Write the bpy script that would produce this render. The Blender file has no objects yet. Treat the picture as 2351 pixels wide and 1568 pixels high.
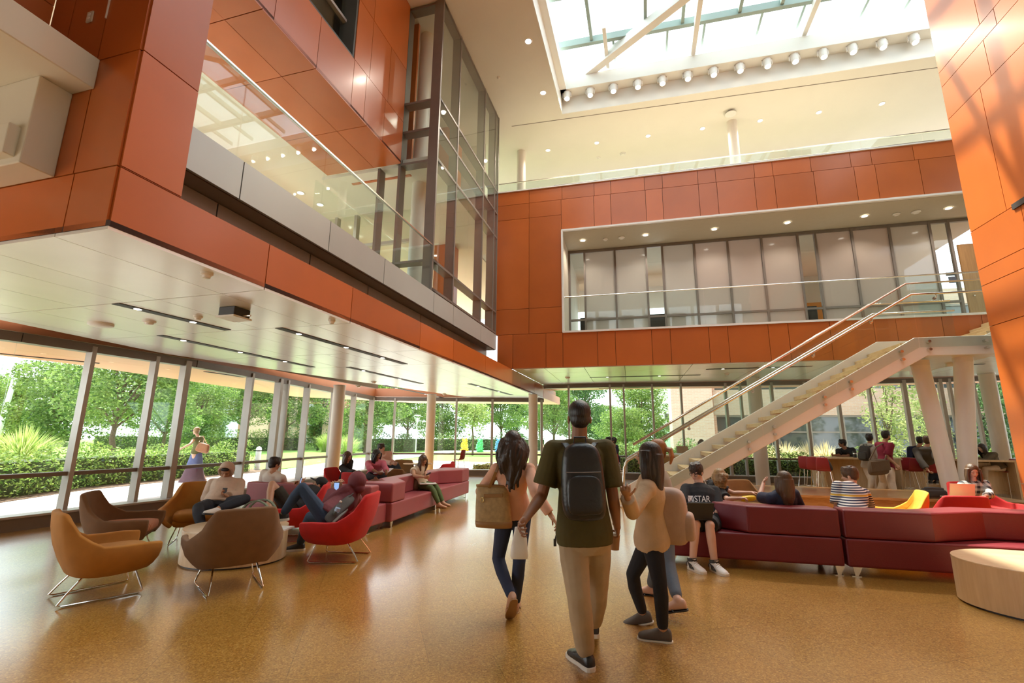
import bpy, bmesh, math, random
from mathutils import Vector, Matrix
random.seed(7)
V = Vector
R = math.radians
PI = math.pi
sc = bpy.context.scene
col = sc.collection

# ------------------------------------------------------------------ camera
IW, IH = 2351, 1568
FPX = 1077.3
PITCH, ROLL = R(11.56), R(.534)
EYE = V((0, 0, 1.55))
_f = V((0, math.cos(PITCH), math.sin(PITCH)))
_u = V((0, -math.sin(PITCH), math.cos(PITCH)))
_x = V((1, 0, 0))
CX = math.cos(ROLL) * _x + math.sin(ROLL) * _u
CU = -math.sin(ROLL) * _x + math.cos(ROLL) * _u
cam = bpy.data.cameras.new('camera')
cam.sensor_width = 36
cam.lens = 36 * FPX / IW
cam.clip_start, cam.clip_end = .05, 600
camo = bpy.data.objects.new('camera', cam)
col.objects.link(camo)
m3 = Matrix((CX, CU, -_f)).transposed()
camo.matrix_world = Matrix.Translation(EYE) @ m3.to_4x4()
sc.camera = camo

# ------------------------------------------------------------------ sky, sun, exposure
sc.view_settings.view_transform = 'Standard'
sc.view_settings.look = 'None'
sc.view_settings.gamma = 1
sc.view_settings.use_curve_mapping = False
sc.view_settings.exposure = 0.58
w = bpy.data.worlds.new('sky')
sc.world = w
w.use_nodes = True
nt = w.node_tree
nt.nodes.clear()
wo = nt.nodes.new('ShaderNodeOutputWorld')
bg = nt.nodes.new('ShaderNodeBackground')
tc = nt.nodes.new('ShaderNodeTexCoord')
sp = nt.nodes.new('ShaderNodeSeparateXYZ')
cr = nt.nodes.new('ShaderNodeValToRGB')
nz = nt.nodes.new('ShaderNodeTexNoise')
nz.inputs['Scale'].default_value = 2.2
nz.inputs['Detail'].default_value = 5
cr2 = nt.nodes.new('ShaderNodeValToRGB')
mx = nt.nodes.new('ShaderNodeMixRGB')
e = cr.color_ramp.elements
e[0].position, e[0].color = 0.0, (.86, .93, 1, 1)
e[1].position, e[1].color = .6, (.72, .86, 1, 1)
cr2.color_ramp.elements[0].position = .42
cr2.color_ramp.elements[1].position = .62
nt.links.new(tc.outputs['Generated'], sp.inputs[0])
nt.links.new(sp.outputs['Z'], cr.inputs[0])
nt.links.new(tc.outputs['Generated'], nz.inputs['Vector'])
nt.links.new(nz.outputs['Fac'], cr2.inputs[0])
nt.links.new(cr2.outputs['Color'], mx.inputs['Fac'])
nt.links.new(cr.outputs['Color'], mx.inputs['Color1'])
mx.inputs['Color2'].default_value = (1, 1, 1, 1)
nt.links.new(mx.outputs['Color'], bg.inputs['Color'])
bg.inputs['Strength'].default_value = 2.5
nt.links.new(bg.outputs[0], wo.inputs[0])

sun = bpy.data.lights.new('sun', 'SUN')
sun.energy = 9.0
sun.angle = R(1.0)
sun.color = (1, .94, .84)
suno = bpy.data.objects.new('sun', sun)
col.objects.link(suno)
SUND = V((.27, -.34, -.90)).normalized()
suno.rotation_euler = SUND.to_track_quat('-Z', 'Y').to_euler()

def area(name, loc, d, sx, sy, energy, colr=(1, 1, 1)):
    l = bpy.data.lights.new(name, 'AREA')
    l.shape = 'RECTANGLE'
    l.size, l.size_y = sx, sy
    l.energy = energy
    l.color = colr
    o = bpy.data.objects.new(name, l)
    o.location = loc
    o.rotation_euler = V(d).to_track_quat('-Z', 'Y').to_euler()
    col.objects.link(o)
    return o

cy = sc.cycles
cy.max_bounces = 7
cy.diffuse_bounces = 4
cy.glossy_bounces = 3
cy.transmission_bounces = 4
cy.transparent_max_bounces = 24
cy.sample_clamp_indirect = 6
cy.caustics_reflective = False
cy.caustics_refractive = False

# ------------------------------------------------------------------ geometry helpers
def ray(px, py):
    return CX * ((px - IW / 2) / FPX) - CU * ((py - IH / 2) / FPX) + _f

def atz(px, py, z=0.0):
    d = ray(px, py)
    return EYE + d * ((z - EYE.z) / d.z)

def aty(px, py, Y):
    d = ray(px, py)
    return EYE + d * (Y / d.y)

def vert(px, py, p, ang):
    n = V((math.cos(R(ang)), -math.sin(R(ang)), 0))
    d = ray(px, py)
    return EYE + d * ((p - EYE).dot(n) / d.dot(n))

def hdir(ang):
    return V((math.sin(R(ang)), math.cos(R(ang)), 0))

UP = V((0, 0, 1))
A = hdir(15.8)            # the wing on the left runs away along this
B = hdir(105.8)
C = hdir(104.0)           # the rear wall runs along this
CN = hdir(14.0)

# ------------------------------------------------------------------ materials
def mat(name, colr, rough=.5, metal=0.0, var=0.0, scale=6.0, bump=0.0, bscale=None, spec=.5, coat=0.0,
        stretch=(1, 1, 1), island=0.0, trans=0.0, sheen=0.0, hue=None):
    m = bpy.data.materials.new(name)
    m.use_nodes = True
    n, l = m.node_tree.nodes, m.node_tree.links
    b = n['Principled BSDF']
    c4 = (*colr, 1)
    b.inputs['Base Color'].default_value = c4
    b.inputs['Roughness'].default_value = rough
    b.inputs['Metallic'].default_value = metal
    b.inputs['Specular IOR Level'].default_value = spec
    b.inputs['Coat Weight'].default_value = coat
    b.inputs['Coat Roughness'].default_value = .15
    if sheen:
        b.inputs['Sheen Weight'].default_value = sheen
    if trans:
        b.inputs['Subsurface Weight'].default_value = trans
        b.inputs['Subsurface Radius'].default_value = (.02, .01, .005)
    t = n.new('ShaderNodeTexCoord')
    mp = n.new('ShaderNodeMapping')
    mp.inputs['Scale'].default_value = stretch
    l.new(t.outputs['Object'], mp.inputs['Vector'])
    out = None
    if var or island:
        nz = n.new('ShaderNodeTexNoise')
        nz.inputs['Scale'].default_value = scale
        nz.inputs['Detail'].default_value = 6
        l.new(mp.outputs[0], nz.inputs['Vector'])
        mr = n.new('ShaderNodeMapRange')
        mr.inputs['From Min'].default_value = .25
        mr.inputs['From Max'].default_value = .75
        mr.inputs['To Min'].default_value = 1 - var
        mr.inputs['To Max'].default_value = 1 + var
        l.new(nz.outputs['Fac'], mr.inputs['Value'])
        val = mr.outputs[0]
        if island:
            g = n.new('ShaderNodeNewGeometry')
            mr2 = n.new('ShaderNodeMapRange')
            mr2.inputs['To Min'].default_value = 1 - island
            mr2.inputs['To Max'].default_value = 1 + island
            l.new(g.outputs['Random Per Island'], mr2.inputs['Value'])
            mu = n.new('ShaderNodeMath')
            mu.operation = 'MULTIPLY'
            l.new(val, mu.inputs[0])
            l.new(mr2.outputs[0], mu.inputs[1])
            val = mu.outputs[0]
        hs = n.new('ShaderNodeHueSaturation')
        hs.inputs['Color'].default_value = c4
        l.new(val, hs.inputs['Value'])
        l.new(hs.outputs[0], b.inputs['Base Color'])
    if bump:
        nb = n.new('ShaderNodeTexNoise')
        nb.inputs['Scale'].default_value = bscale or scale * 8
        nb.inputs['Detail'].default_value = 4
        l.new(mp.outputs[0], nb.inputs['Vector'])
        bp = n.new('ShaderNodeBump')
        bp.inputs['Strength'].default_value = bump
        bp.inputs['Distance'].default_value = .01
        l.new(nb.outputs['Fac'], bp.inputs['Height'])
        l.new(bp.outputs[0], b.inputs['Normal'])
    return m

def glass_mat(name, tint=(.93, .98, .96), refl=1.0, rough=0.0):
    m = bpy.data.materials.new(name)
    m.use_nodes = True
    n, l = m.node_tree.nodes, m.node_tree.links
    n.clear()
    o = n.new('ShaderNodeOutputMaterial')
    mixs = n.new('ShaderNodeMixShader')
    tr = n.new('ShaderNodeBsdfTransparent')
    tr.inputs[0].default_value = (*tint, 1)
    gl = n.new('ShaderNodeBsdfGlossy')
    gl.inputs['Roughness'].default_value = rough
    fr = n.new('ShaderNodeFresnel')
    fr.inputs['IOR'].default_value = 1.5
    g = n.new('ShaderNodeNewGeometry')
    # same reflectance from both faces of the sheet
    ior = n.new('ShaderNodeMapRange')
    ior.inputs['To Min'].default_value = 1.5
    ior.inputs['To Max'].default_value = 1 / 1.5
    l.new(g.outputs['Backfacing'], ior.inputs['Value'])
    l.new(ior.outputs[0], fr.inputs['IOR'])
    mu = n.new('ShaderNodeMath')
    mu.operation = 'MULTIPLY'
    mu.use_clamp = True
    mu.inputs[1].default_value = refl
    l.new(fr.outputs[0], mu.inputs[0])
    l.new(mu.outputs[0], mixs.inputs[0])
    l.new(tr.outputs[0], mixs.inputs[1])
    l.new(gl.outputs[0], mixs.inputs[2])
    l.new(mixs.outputs[0], o.inputs[0])
    return m

def emit_mat(name, colr, s):
    m = bpy.data.materials.new(name)
    m.use_nodes = True
    b = m.node_tree.nodes['Principled BSDF']
    b.inputs['Base Color'].default_value = (*colr, 1)
    b.inputs['Emission Color'].default_value = (*colr, 1)
    b.inputs['Emission Strength'].default_value = s
    return m

def wood_mat(name, c1, c2, rough=.4, axis=2, sc_=1.0, coat=.2):
    m = bpy.data.materials.new(name)
    m.use_nodes = True
    n, l = m.node_tree.nodes, m.node_tree.links
    b = n['Principled BSDF']
    t = n.new('ShaderNodeTexCoord')
    mp = n.new('ShaderNodeMapping')
    s = [9, 9, 9]
    s[axis] = .7
    mp.inputs['Scale'].default_value = [k * sc_ for k in s]
    l.new(t.outputs['Object'], mp.inputs['Vector'])
    nz = n.new('ShaderNodeTexNoise')
    nz.inputs['Scale'].default_value = 2.5
    nz.inputs['Detail'].default_value = 7
    nz.inputs['Distortion'].default_value = .6
    l.new(mp.outputs[0], nz.inputs['Vector'])
    r = n.new('ShaderNodeValToRGB')
    r.color_ramp.elements[0].position = .32
    r.color_ramp.elements[0].color = (*c2, 1)
    r.color_ramp.elements[1].position = .68
    r.color_ramp.elements[1].color = (*c1, 1)
    l.new(nz.outputs['Fac'], r.inputs[0])
    l.new(r.outputs[0], b.inputs['Base Color'])
    b.inputs['Roughness'].default_value = rough
    b.inputs['Coat Weight'].default_value = coat
    return m

def frosted_mat(name, colr, alpha=.35):
    m = bpy.data.materials.new(name)
    m.use_nodes = True
    n, l = m.node_tree.nodes, m.node_tree.links
    n.clear()
    o = n.new('ShaderNodeOutputMaterial')
    p = n.new('ShaderNodeBsdfPrincipled')
    p.inputs['Base Color'].default_value = (*colr, 1)
    p.inputs['Roughness'].default_value = .08
    p.inputs['Specular IOR Level'].default_value = .8
    tl = n.new('ShaderNodeBsdfTranslucent')
    tl.inputs[0].default_value = (*colr, 1)
    tr = n.new('ShaderNodeBsdfTransparent')
    m1, m2 = n.new('ShaderNodeMixShader'), n.new('ShaderNodeMixShader')
    m1.inputs[0].default_value = .45
    l.new(p.outputs[0], m1.inputs[1])
    l.new(tl.outputs[0], m1.inputs[2])
    m2.inputs[0].default_value = alpha
    l.new(m1.outputs[0], m2.inputs[1])
    l.new(tr.outputs[0], m2.inputs[2])
    l.new(m2.outputs[0], o.inputs[0])
    return m

def leaf_mat(name, c1, c2):
    m = bpy.data.materials.new(name)
    m.use_nodes = True
    n, l = m.node_tree.nodes, m.node_tree.links
    n.clear()
    o = n.new('ShaderNodeOutputMaterial')
    g = n.new('ShaderNodeNewGeometry')
    r = n.new('ShaderNodeValToRGB')
    r.color_ramp.elements[0].color = (*c1, 1)
    r.color_ramp.elements[1].color = (*c2, 1)
    l.new(g.outputs['Random Per Island'], r.inputs[0])
    d = n.new('ShaderNodeBsdfPrincipled')
    d.inputs['Roughness'].default_value = .55
    tl = n.new('ShaderNodeBsdfTranslucent')
    mxs = n.new('ShaderNodeMixShader')
    mxs.inputs[0].default_value = .45
    l.new(r.outputs[0], d.inputs['Base Color'])
    l.new(r.outputs[0], tl.inputs[0])
    l.new(d.outputs[0], mxs.inputs[1])
    l.new(tl.outputs[0], mxs.inputs[2])
    l.new(mxs.outputs[0], o.inputs[0])
    return m

def floor_mat():
    m = bpy.data.materials.new('cork_floor')
    m.use_nodes = True
    n, l = m.node_tree.nodes, m.node_tree.links
    b = n['Principled BSDF']
    t = n.new('ShaderNodeTexCoord')
    mp = n.new('ShaderNodeMapping')
    mp.inputs['Rotation'].default_value = (0, 0, R(-15.8))
    l.new(t.outputs['Object'], mp.inputs['Vector'])
    vo = n.new('ShaderNodeTexVoronoi')
    vo.inputs['Scale'].default_value = 105
    l.new(mp.outputs[0], vo.inputs['Vector'])
    sx = n.new('ShaderNodeSeparateColor')
    l.new(vo.outputs['Color'], sx.inputs[0])
    r = n.new('ShaderNodeValToRGB')
    el = r.color_ramp.elements
    el[0].position, el[0].color = 0, (.27, .125, .020, 1)
    el[1].position, el[1].color = 1, (.56, .34, .09, 1)
    e2 = el.new(.45)
    e2.color = (.39, .20, .036, 1)
    e3 = el.new(.8)
    e3.color = (.44, .235, .046, 1)
    l.new(sx.outputs[0], r.inputs[0])
    br = n.new('ShaderNodeTexBrick')
    br.inputs['Scale'].default_value = 1
    br.inputs['Brick Width'].default_value = .92
    br.inputs['Row Height'].default_value = .92
    br.inputs['Mortar Size'].default_value = .003
    br.inputs['Color1'].default_value = (.93, .93, .93, 1)
    br.inputs['Color2'].default_value = (1.05, 1.04, 1.02, 1)
    br.inputs['Mortar'].default_value = (.7, .68, .66, 1)
    l.new(mp.outputs[0], br.inputs['Vector'])
    nz = n.new('ShaderNodeTexNoise')
    nz.inputs['Scale'].default_value = .9
    nz.inputs['Detail'].default_value = 5
    l.new(mp.outputs[0], nz.inputs['Vector'])
    mr = n.new('ShaderNodeMapRange')
    mr.inputs['To Min'].default_value = .82
    mr.inputs['To Max'].default_value = 1.18
    l.new(nz.outputs['Fac'], mr.inputs['Value'])
    mu = n.new('ShaderNodeMixRGB')
    mu.blend_type = 'MULTIPLY'
    mu.inputs[0].default_value = 1
    l.new(r.outputs[0], mu.inputs[1])
    l.new(br.outputs['Color'], mu.inputs[2])
    hs = n.new('ShaderNodeHueSaturation')
    l.new(mu.outputs[0], hs.inputs['Color'])
    l.new(mr.outputs[0], hs.inputs['Value'])
    l.new(hs.outputs[0], b.inputs['Base Color'])
    mr2 = n.new('ShaderNodeMapRange')
    mr2.inputs['To Min'].default_value = .22
    mr2.inputs['To Max'].default_value = .40
    b.inputs['Coat Weight'].default_value = 1.0
    b.inputs['Coat Roughness'].default_value = .17
    l.new(nz.outputs['Fac'], mr2.inputs['Value'])
    l.new(mr2.outputs[0], b.inputs['Roughness'])
    bp = n.new('ShaderNodeBump')
    bp.inputs['Strength'].default_value = .12
    bp.inputs['Distance'].default_value = .002
    l.new(vo.outputs['Distance'], bp.inputs['Height'])
    l.new(bp.outputs[0], b.inputs['Normal'])
    return m

def brick_mat(name, c1, c2, mortar, w_=.22, h_=.075, rough=.8):
    m = bpy.data.materials.new(name)
    m.use_nodes = True
    n, l = m.node_tree.nodes, m.node_tree.links
    b = n['Principled BSDF']
    t = n.new('ShaderNodeTexCoord')
    s = n.new('ShaderNodeSeparateXYZ')
    l.new(t.outputs['Object'], s.inputs[0])
    ad = n.new('ShaderNodeMath')
    l.new(s.outputs['X'], ad.inputs[0])
    l.new(s.outputs['Y'], ad.inputs[1])
    cb = n.new('ShaderNodeCombineXYZ')
    l.new(ad.outputs[0], cb.inputs['X'])
    l.new(s.outputs['Z'], cb.inputs['Y'])
    br = n.new('ShaderNodeTexBrick')
    br.inputs['Scale'].default_value = 1
    br.inputs['Brick Width'].default_value = w_
    br.inputs['Row Height'].default_value = h_
    br.inputs['Mortar Size'].default_value = h_ * .1
    br.inputs['Color1'].default_value = (*c1, 1)
    br.inputs['Color2'].default_value = (*c2, 1)
    br.inputs['Mortar'].default_value = (*mortar, 1)
    l.new(cb.outputs[0], br.inputs['Vector'])
    l.new(br.outputs['Color'], b.inputs['Base Color'])
    b.inputs['Roughness'].default_value = rough
    return m

def paver_mat(name, c1, c2, mortar, size=.6):
    m = bpy.data.materials.new(name)
    m.use_nodes = True
    n, l = m.node_tree.nodes, m.node_tree.links
    b = n['Principled BSDF']
    t = n.new('ShaderNodeTexCoord')
    br = n.new('ShaderNodeTexBrick')
    br.inputs['Scale'].default_value = 1
    br.inputs['Brick Width'].default_value = size
    br.inputs['Row Height'].default_value = size * .5
    br.inputs['Mortar Size'].default_value = .012
    br.inputs['Color1'].default_value = (*c1, 1)
    br.inputs['Color2'].default_value = (*c2, 1)
    br.inputs['Mortar'].default_value = (*mortar, 1)
    l.new(t.outputs['Object'], br.inputs['Vector'])
    l.new(br.outputs['Color'], b.inputs['Base Color'])
    b.inputs['Roughness'].default_value = .8
    return m

def stripe_mat(name, c1, c2, period, duty=.5, axis='Z', rough=.8, band=None):
    m = bpy.data.materials.new(name)
    m.use_nodes = True
    n, l = m.node_tree.nodes, m.node_tree.links
    b = n['Principled BSDF']
    t = n.new('ShaderNodeTexCoord')
    s = n.new('ShaderNodeSeparateXYZ')
    l.new(t.outputs['Object'], s.inputs[0])
    def fr(ax, per, d):
        mm = n.new('ShaderNodeMath')
        mm.operation = 'DIVIDE'
        l.new(s.outputs[ax], mm.inputs[0])
        mm.inputs[1].default_value = per
        f = n.new('ShaderNodeMath')
        f.operation = 'FRACT'
        l.new(mm.outputs[0], f.inputs[0])
        g = n.new('ShaderNodeMath')
        g.operation = 'LESS_THAN'
        l.new(f.outputs[0], g.inputs[0])
        g.inputs[1].default_value = d
        return g.outputs[0]
    mxn = n.new('ShaderNodeMixRGB')
    if axis == 'PLAID':
        a_, b_ = fr('Z', period, duty), fr('X', period, duty)
        ad = n.new('ShaderNodeMath')
        l.new(a_, ad.inputs[0])
        l.new(b_, ad.inputs[1])
        h = n.new('ShaderNodeMath')
        h.operation = 'MULTIPLY'
        h.inputs[1].default_value = .5
        l.new(ad.outputs[0], h.inputs[0])
        l.new(h.outputs[0], mxn.inputs[0])
    else:
        l.new(fr(axis, period, duty), mxn.inputs[0])
    mxn.inputs[1].default_value = (*c1, 1)
    mxn.inputs[2].default_value = (*c2, 1)
    outp = mxn.outputs[0]
    if band:
        z0, z1, bc = band
        g1 = n.new('ShaderNodeMath'); g1.operation = 'GREATER_THAN'
        l.new(s.outputs['Z'], g1.inputs[0]); g1.inputs[1].default_value = z0
        g2 = n.new('ShaderNodeMath'); g2.operation = 'LESS_THAN'
        l.new(s.outputs['Z'], g2.inputs[0]); g2.inputs[1].default_value = z1
        g3 = n.new('ShaderNodeMath'); g3.operation = 'MULTIPLY'
        l.new(g1.outputs[0], g3.inputs[0]); l.new(g2.outputs[0], g3.inputs[1])
        m2 = n.new('ShaderNodeMixRGB')
        l.new(g3.outputs[0], m2.inputs[0])
        l.new(outp, m2.inputs[1])
        m2.inputs[2].default_value = (*bc, 1)
        outp = m2.outputs[0]
    l.new(outp, b.inputs['Base Color'])
    b.inputs['Roughness'].default_value = rough
    return m

ORANGE = mat('orange_panel', (.50, .120, .020), .33, var=.07, scale=1.3, island=.10, coat=.15)
ORANGE_EXT = mat('canopy_panel', (.72, .33, .19), .4, var=.05, scale=1, island=.04)
JOINT = mat('panel_joint', (.05, .02, .012), .8, var=.1)
SILVER = mat('silver_panel', (.86, .84, .80), .27, metal=.12, spec=.8, var=.04, scale=1.5, island=.02)
GREYP = mat('grey_panel', (.46, .47, .44), .33, metal=.2, var=.04, scale=1.3, island=.03)
TAUPE = mat('taupe_panel', (.30, .25, .21), .4, metal=.2, var=.05, scale=2)
WHITE = mat('white_plaster', (.80, .77, .69), .75, var=.02, scale=1)
WELLW = mat('white_light_well', (.84, .84, .79), .6, var=.02, scale=1)
HALLW = mat('hall_plaster', (.36, .31, .25), .85, var=.03, scale=1)
BEIGE = mat('beige_plaster', (.68, .63, .51), .8, var=.03, scale=1.2)
ALU = mat('window_metal', (.50, .48, .45), .38, metal=.25, var=.05, scale=4)
ALUD = mat('window_metal_brown', (.22, .185, .16), .4, metal=.3, var=.06, scale=4)
ALUG = mat('skylight_metal', (.30, .40, .37), .45, var=.03, scale=3)
COLW = mat('column_paint', (.84, .77, .69), .38, var=.03, scale=2)
STEELW = mat('stair_paint', (.78, .71, .62), .35, var=.03, scale=3)
STEEL = mat('brushed_steel', (.72, .69, .64), .22, metal=1, var=.08, scale=20)
CHROME = mat('chrome', (.82, .80, .77), .08, metal=1, var=.03, scale=20)
DARK = mat('dark_slot', (.03, .022, .018), .6, var=.2)
GLASS = glass_mat('clear_glass', (.95, .985, .97), 1.0)
GLASSR = glass_mat('railing_glass', (.93, .975, .96), 1.0)
FROST = frosted_mat('frosted_glass', (.63, .60, .54), .22)
FROSTP = frosted_mat('frosted_glass_rosy', (.64, .56, .50), .22)
OAK = wood_mat('oak_tread', (.62, .44, .24), (.50, .33, .16), .45, axis=1)
MAPLE = wood_mat('maple_veneer', (.72, .52, .30), (.63, .43, .23), .4, axis=2)
BENCHW = wood_mat('platform_wood', (.60, .34, .14), (.46, .24, .09), .3, axis=0, coat=.4)
DOORW = wood_mat('door_wood', (.50, .27, .09), (.40, .20, .06), .45, axis=2)
LIT = emit_mat('lamp_glow', (1, .93, .80), 7)
LITS = emit_mat('soft_lamp_glow', (1, .95, .86), 2.2)
WPLAST = mat('white_plastic', (.82, .80, .76), .4, var=.02)
BLACKP = mat('black_plastic', (.025, .024, .024), .45, var=.1)
CORK = floor_mat()
CONC = paver_mat('paver_stone', (.62, .61, .60), (.72, .70, .68), (.5, .49, .48), 1.0)

# ------------------------------------------------------------------ mesh builder
INV = {}
class MB:
    def __init__(s):
        s.v, s.f, s.m = [], [], []
    def add(s, vs, fs, mi=0):
        b = len(s.v)
        s.v += [V(x) for x in vs]
        for f in fs:
            s.f.append([b + i for i in f])
            s.m.append(mi)
        return s
    def hexa(s, p, mi=0):        # 8 corners: bottom ring then top ring
        return s.add(p, [(3, 2, 1, 0), (4, 5, 6, 7), (0, 1, 5, 4), (1, 2, 6, 5), (2, 3, 7, 6), (3, 0, 4, 7)], mi)
    def box(s, c, x, y, z, mi=0):   # centre and three half vectors
        c = V(c)
        return s.hexa([c - x - y - z, c + x - y - z, c + x + y - z, c - x + y - z,
                       c - x - y + z, c + x - y + z, c + x + y + z, c - x + y + z], mi)
    def bar(s, p, q, side, hw, hd, mi=0):   # rectangular bar p->q; side vector = half width hw, other = hd
        p, q = V(p), V(q)
        a = (q - p)
        sd = V(side)
        sd = (sd - a * (sd.dot(a) / a.dot(a))).normalized()
        o = a.cross(sd).normalized()
        if o.dot(UP) < 0: pass
        return s.box((p + q) / 2, sd * hw, o * hd, a / 2, mi)
    def prism(s, poly, vec, mi=0):
        n = len(poly)
        vec = V(vec)
        vs = [V(p) for p in poly] + [V(p) + vec for p in poly]
        fs = [list(range(n))[::-1], list(range(n, 2 * n))] + [(i, (i + 1) % n, (i + 1) % n + n, i + n) for i in range(n)]
        return s.add(vs, fs, mi)
    def rings(s, rings, caps=True, mi=0):
        n = len(rings[0])
        vs = [p for r in rings for p in r]
        fs = []
        for k in range(len(rings) - 1):
            for i in range(n):
                j = (i + 1) % n
                fs.append((k * n + i, k * n + j, (k + 1) * n + j, (k + 1) * n + i))
        if caps:
            fs.append(list(range(n))[::-1])
            fs.append([(len(rings) - 1) * n + i for i in range(n)])
        return s.add(vs, fs, mi)
    def cyl(s, p, q, r0, r1=None, n=16, mi=0):
        p, q = V(p), V(q)
        r1 = r0 if r1 is None else r1
        a = (q - p).normalized()
        x = a.orthogonal().normalized()
        y = a.cross(x)
        mk = lambda c, r: [c + x * (r * math.cos(2 * PI * i / n)) + y * (r * math.sin(2 * PI * i / n)) for i in range(n)]
        return s.rings([mk(p, r0), mk(q, r1)], True, mi)
    def tube(s, pts, r, n=8, closed=False, mi=0):
        pts = [V(p) for p in pts]
        k = len(pts)
        rr = r if isinstance(r, (list, tuple)) else [r] * k
        rings = []
        ref = None
        for i, p in enumerate(pts):
            if closed:
                t = pts[(i + 1) % k] - pts[i - 1]
            else:
                t = pts[min(i + 1, k - 1)] - pts[max(i - 1, 0)]
            t.normalize()
            if ref is None:
                ref = t.orthogonal().normalized()
            x = (ref - t * ref.dot(t))
            x = x.normalized() if x.length > 1e-6 else t.orthogonal().normalized()
            ref = x
            y = t.cross(x)
            rings.append([p + x * (rr[i] * math.cos(2 * PI * j / n)) + y * (rr[i] * math.sin(2 * PI * j / n)) for j in range(n)])
        if closed:
            rings.append(rings[0])
            return s.rings(rings, False, mi)
        return s.rings(rings, True, mi)
    def ell(s, c, x, y, z, nu=16, nv=10, mi=0):     # ellipsoid with three half axes
        c, x, y, z = V(c), V(x), V(y), V(z)
        vs = [c - z]
        for k in range(1, nv):
            t = -PI / 2 + PI * k / nv
            for i in range(nu):
                a = 2 * PI * i / nu
                vs.append(c + x * (math.cos(t) * math.cos(a)) + y * (math.cos(t) * math.sin(a)) + z * math.sin(t))
        vs.append(c + z)
        fs = []
        for i in range(nu):
            fs.append((0, 1 + (i + 1) % nu, 1 + i))
            for k in range(nv - 2):
                a = 1 + k * nu
                fs.append((a + i, a + (i + 1) % nu, a + nu + (i + 1) % nu, a + nu + i))
            a = 1 + (nv - 2) * nu
            fs.append((a + i, a + (i + 1) % nu, len(vs) - 1))
        return s.add(vs, fs, mi)
    def sph(s, c, r, nu=12, nv=8, mi=0):
        return s.ell(c, V((r, 0, 0)), V((0, r, 0)), V((0, 0, r)), nu, nv, mi)
    def cap(s, p, q, r0, r1, n=12):     # tapered capsule
        p, q = V(p), V(q)
        if (q - p).length < 1e-5:
            return s.sph(p, max(r0, r1))
        s.cyl(p, q, r0, r1, n)
        s.sph(p, r0 * .999, n, 8)
        s.sph(q, r1 * .999, n, 8)
        return s
    def lathe(s, c, prof, n=20, mi=0, ax=UP):
        ax = V(ax).normalized()
        x = ax.orthogonal().normalized()
        y = ax.cross(x)
        c = V(c)
        rg = [[c + ax * h + x * (r * math.cos(2 * PI * i / n)) + y * (r * math.sin(2 * PI * i / n)) for i in range(n)] for r, h in prof]
        return s.rings(rg, True, mi)
    def mesh(s, name, mats, inv=None):
        me = bpy.data.meshes.new(name)
        vs = [inv @ p for p in s.v] if inv else s.v
        me.from_pydata([tuple(p) for p in vs], [], s.f)
        for m in (mats if isinstance(mats, (list, tuple)) else [mats]):
            me.materials.append(m)
        if any(s.m):
            me.polygons.foreach_set('material_index', s.m)
        return me
    def build(s, name, mats, parent=None, smooth=False, bevel=0, sub=0, loc=None, seg=2, angle=40):
        inv = INV.get(parent.name) if parent else None
        if loc is not None and parent is None:
            inv = Matrix.Translation(-V(loc))
        me = s.mesh(name, mats, inv)
        bm = bmesh.new()
        bm.from_mesh(me)
        bmesh.ops.recalc_face_normals(bm, faces=bm.faces)
        bm.to_mesh(me)
        bm.free()
        o = bpy.data.objects.new(name, me)
        if loc is not None and parent is None:
            o.location = loc
        col.objects.link(o)
        if parent:
            o.parent = parent
            INV[o.name] = INV[parent.name]
        else:
            INV[o.name] = inv or Matrix.Identity(4)
        if bevel:
            b = o.modifiers.new('bevel', 'BEVEL')
            b.width, b.segments, b.limit_method, b.angle_limit = bevel, seg, 'ANGLE', R(35)
        if sub:
            q = o.modifiers.new('sub', 'SUBSURF')
            q.levels = q.render_levels = sub
        if smooth:
            for p in me.polygons:
                p.use_smooth = True
            if smooth != 'all':
                me.set_sharp_from_angle(angle=R(angle))
        return o

def tag(o, label=None, cat=None, group=None, kind=None):
    if label: o['label'] = label
    if cat: o['category'] = cat
    if group: o['group'] = group
    if kind: o['kind'] = kind
    return o

def thing(name, label, cat, loc=(0, 0, 0), rz=0.0, group=None, kind=None):
    o = bpy.data.objects.new(name, None)
    o.empty_display_size = .1
    o.location = loc
    o.rotation_euler = (0, 0, rz)
    col.objects.link(o)
    INV[o.name] = (Matrix.Translation(V(loc)) @ Matrix.Rotation(rz, 4, 'Z')).inverted()
    return tag(o, label, cat, group, kind)

def local(o):      # parts of this thing are given in the thing's own coordinates
    INV[o.name] = Matrix.Identity(4)
    return o

KIDS = {}
def copy_tree(o, loc=None, rz=None, label=None, group=None, parent=None):
    c = o.copy()
    col.objects.link(c)
    if parent: c.parent = parent
    if loc is not None: c.location = loc
    if rz is not None: c.rotation_euler = (0, 0, rz)
    if label: c['label'] = label
    if group: c['group'] = group
    for ch in list(o.children):
        copy_tree(ch, parent=c)
    return c

def struct(name, mb, m, smooth=False, bevel=0, label=None, cat=None):
    return tag(mb.build(name, m, None, smooth, bevel), label, cat, None, 'structure')

class Plane:      # a vertical plane with u along d and v up
    def __init__(s, p, ang):
        s.p, s.ang, s.d = V(p), ang, hdir(ang)
        s.p0 = V((s.p.x, s.p.y, 0))
    def px(s, x, y):
        return vert(x, y, s.p, s.ang)
    def uz(s, x, y):
        q = s.px(x, y)
        return (q - s.p0).dot(s.d), q.z
    def u(s, x, y):
        return s.uz(x, y)[0]
    def at(s, u, z, off=0.0):
        return s.p0 + s.d * u + UP * z + V((s.d.y, -s.d.x, 0)) * off   # off along the right-hand normal

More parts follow.
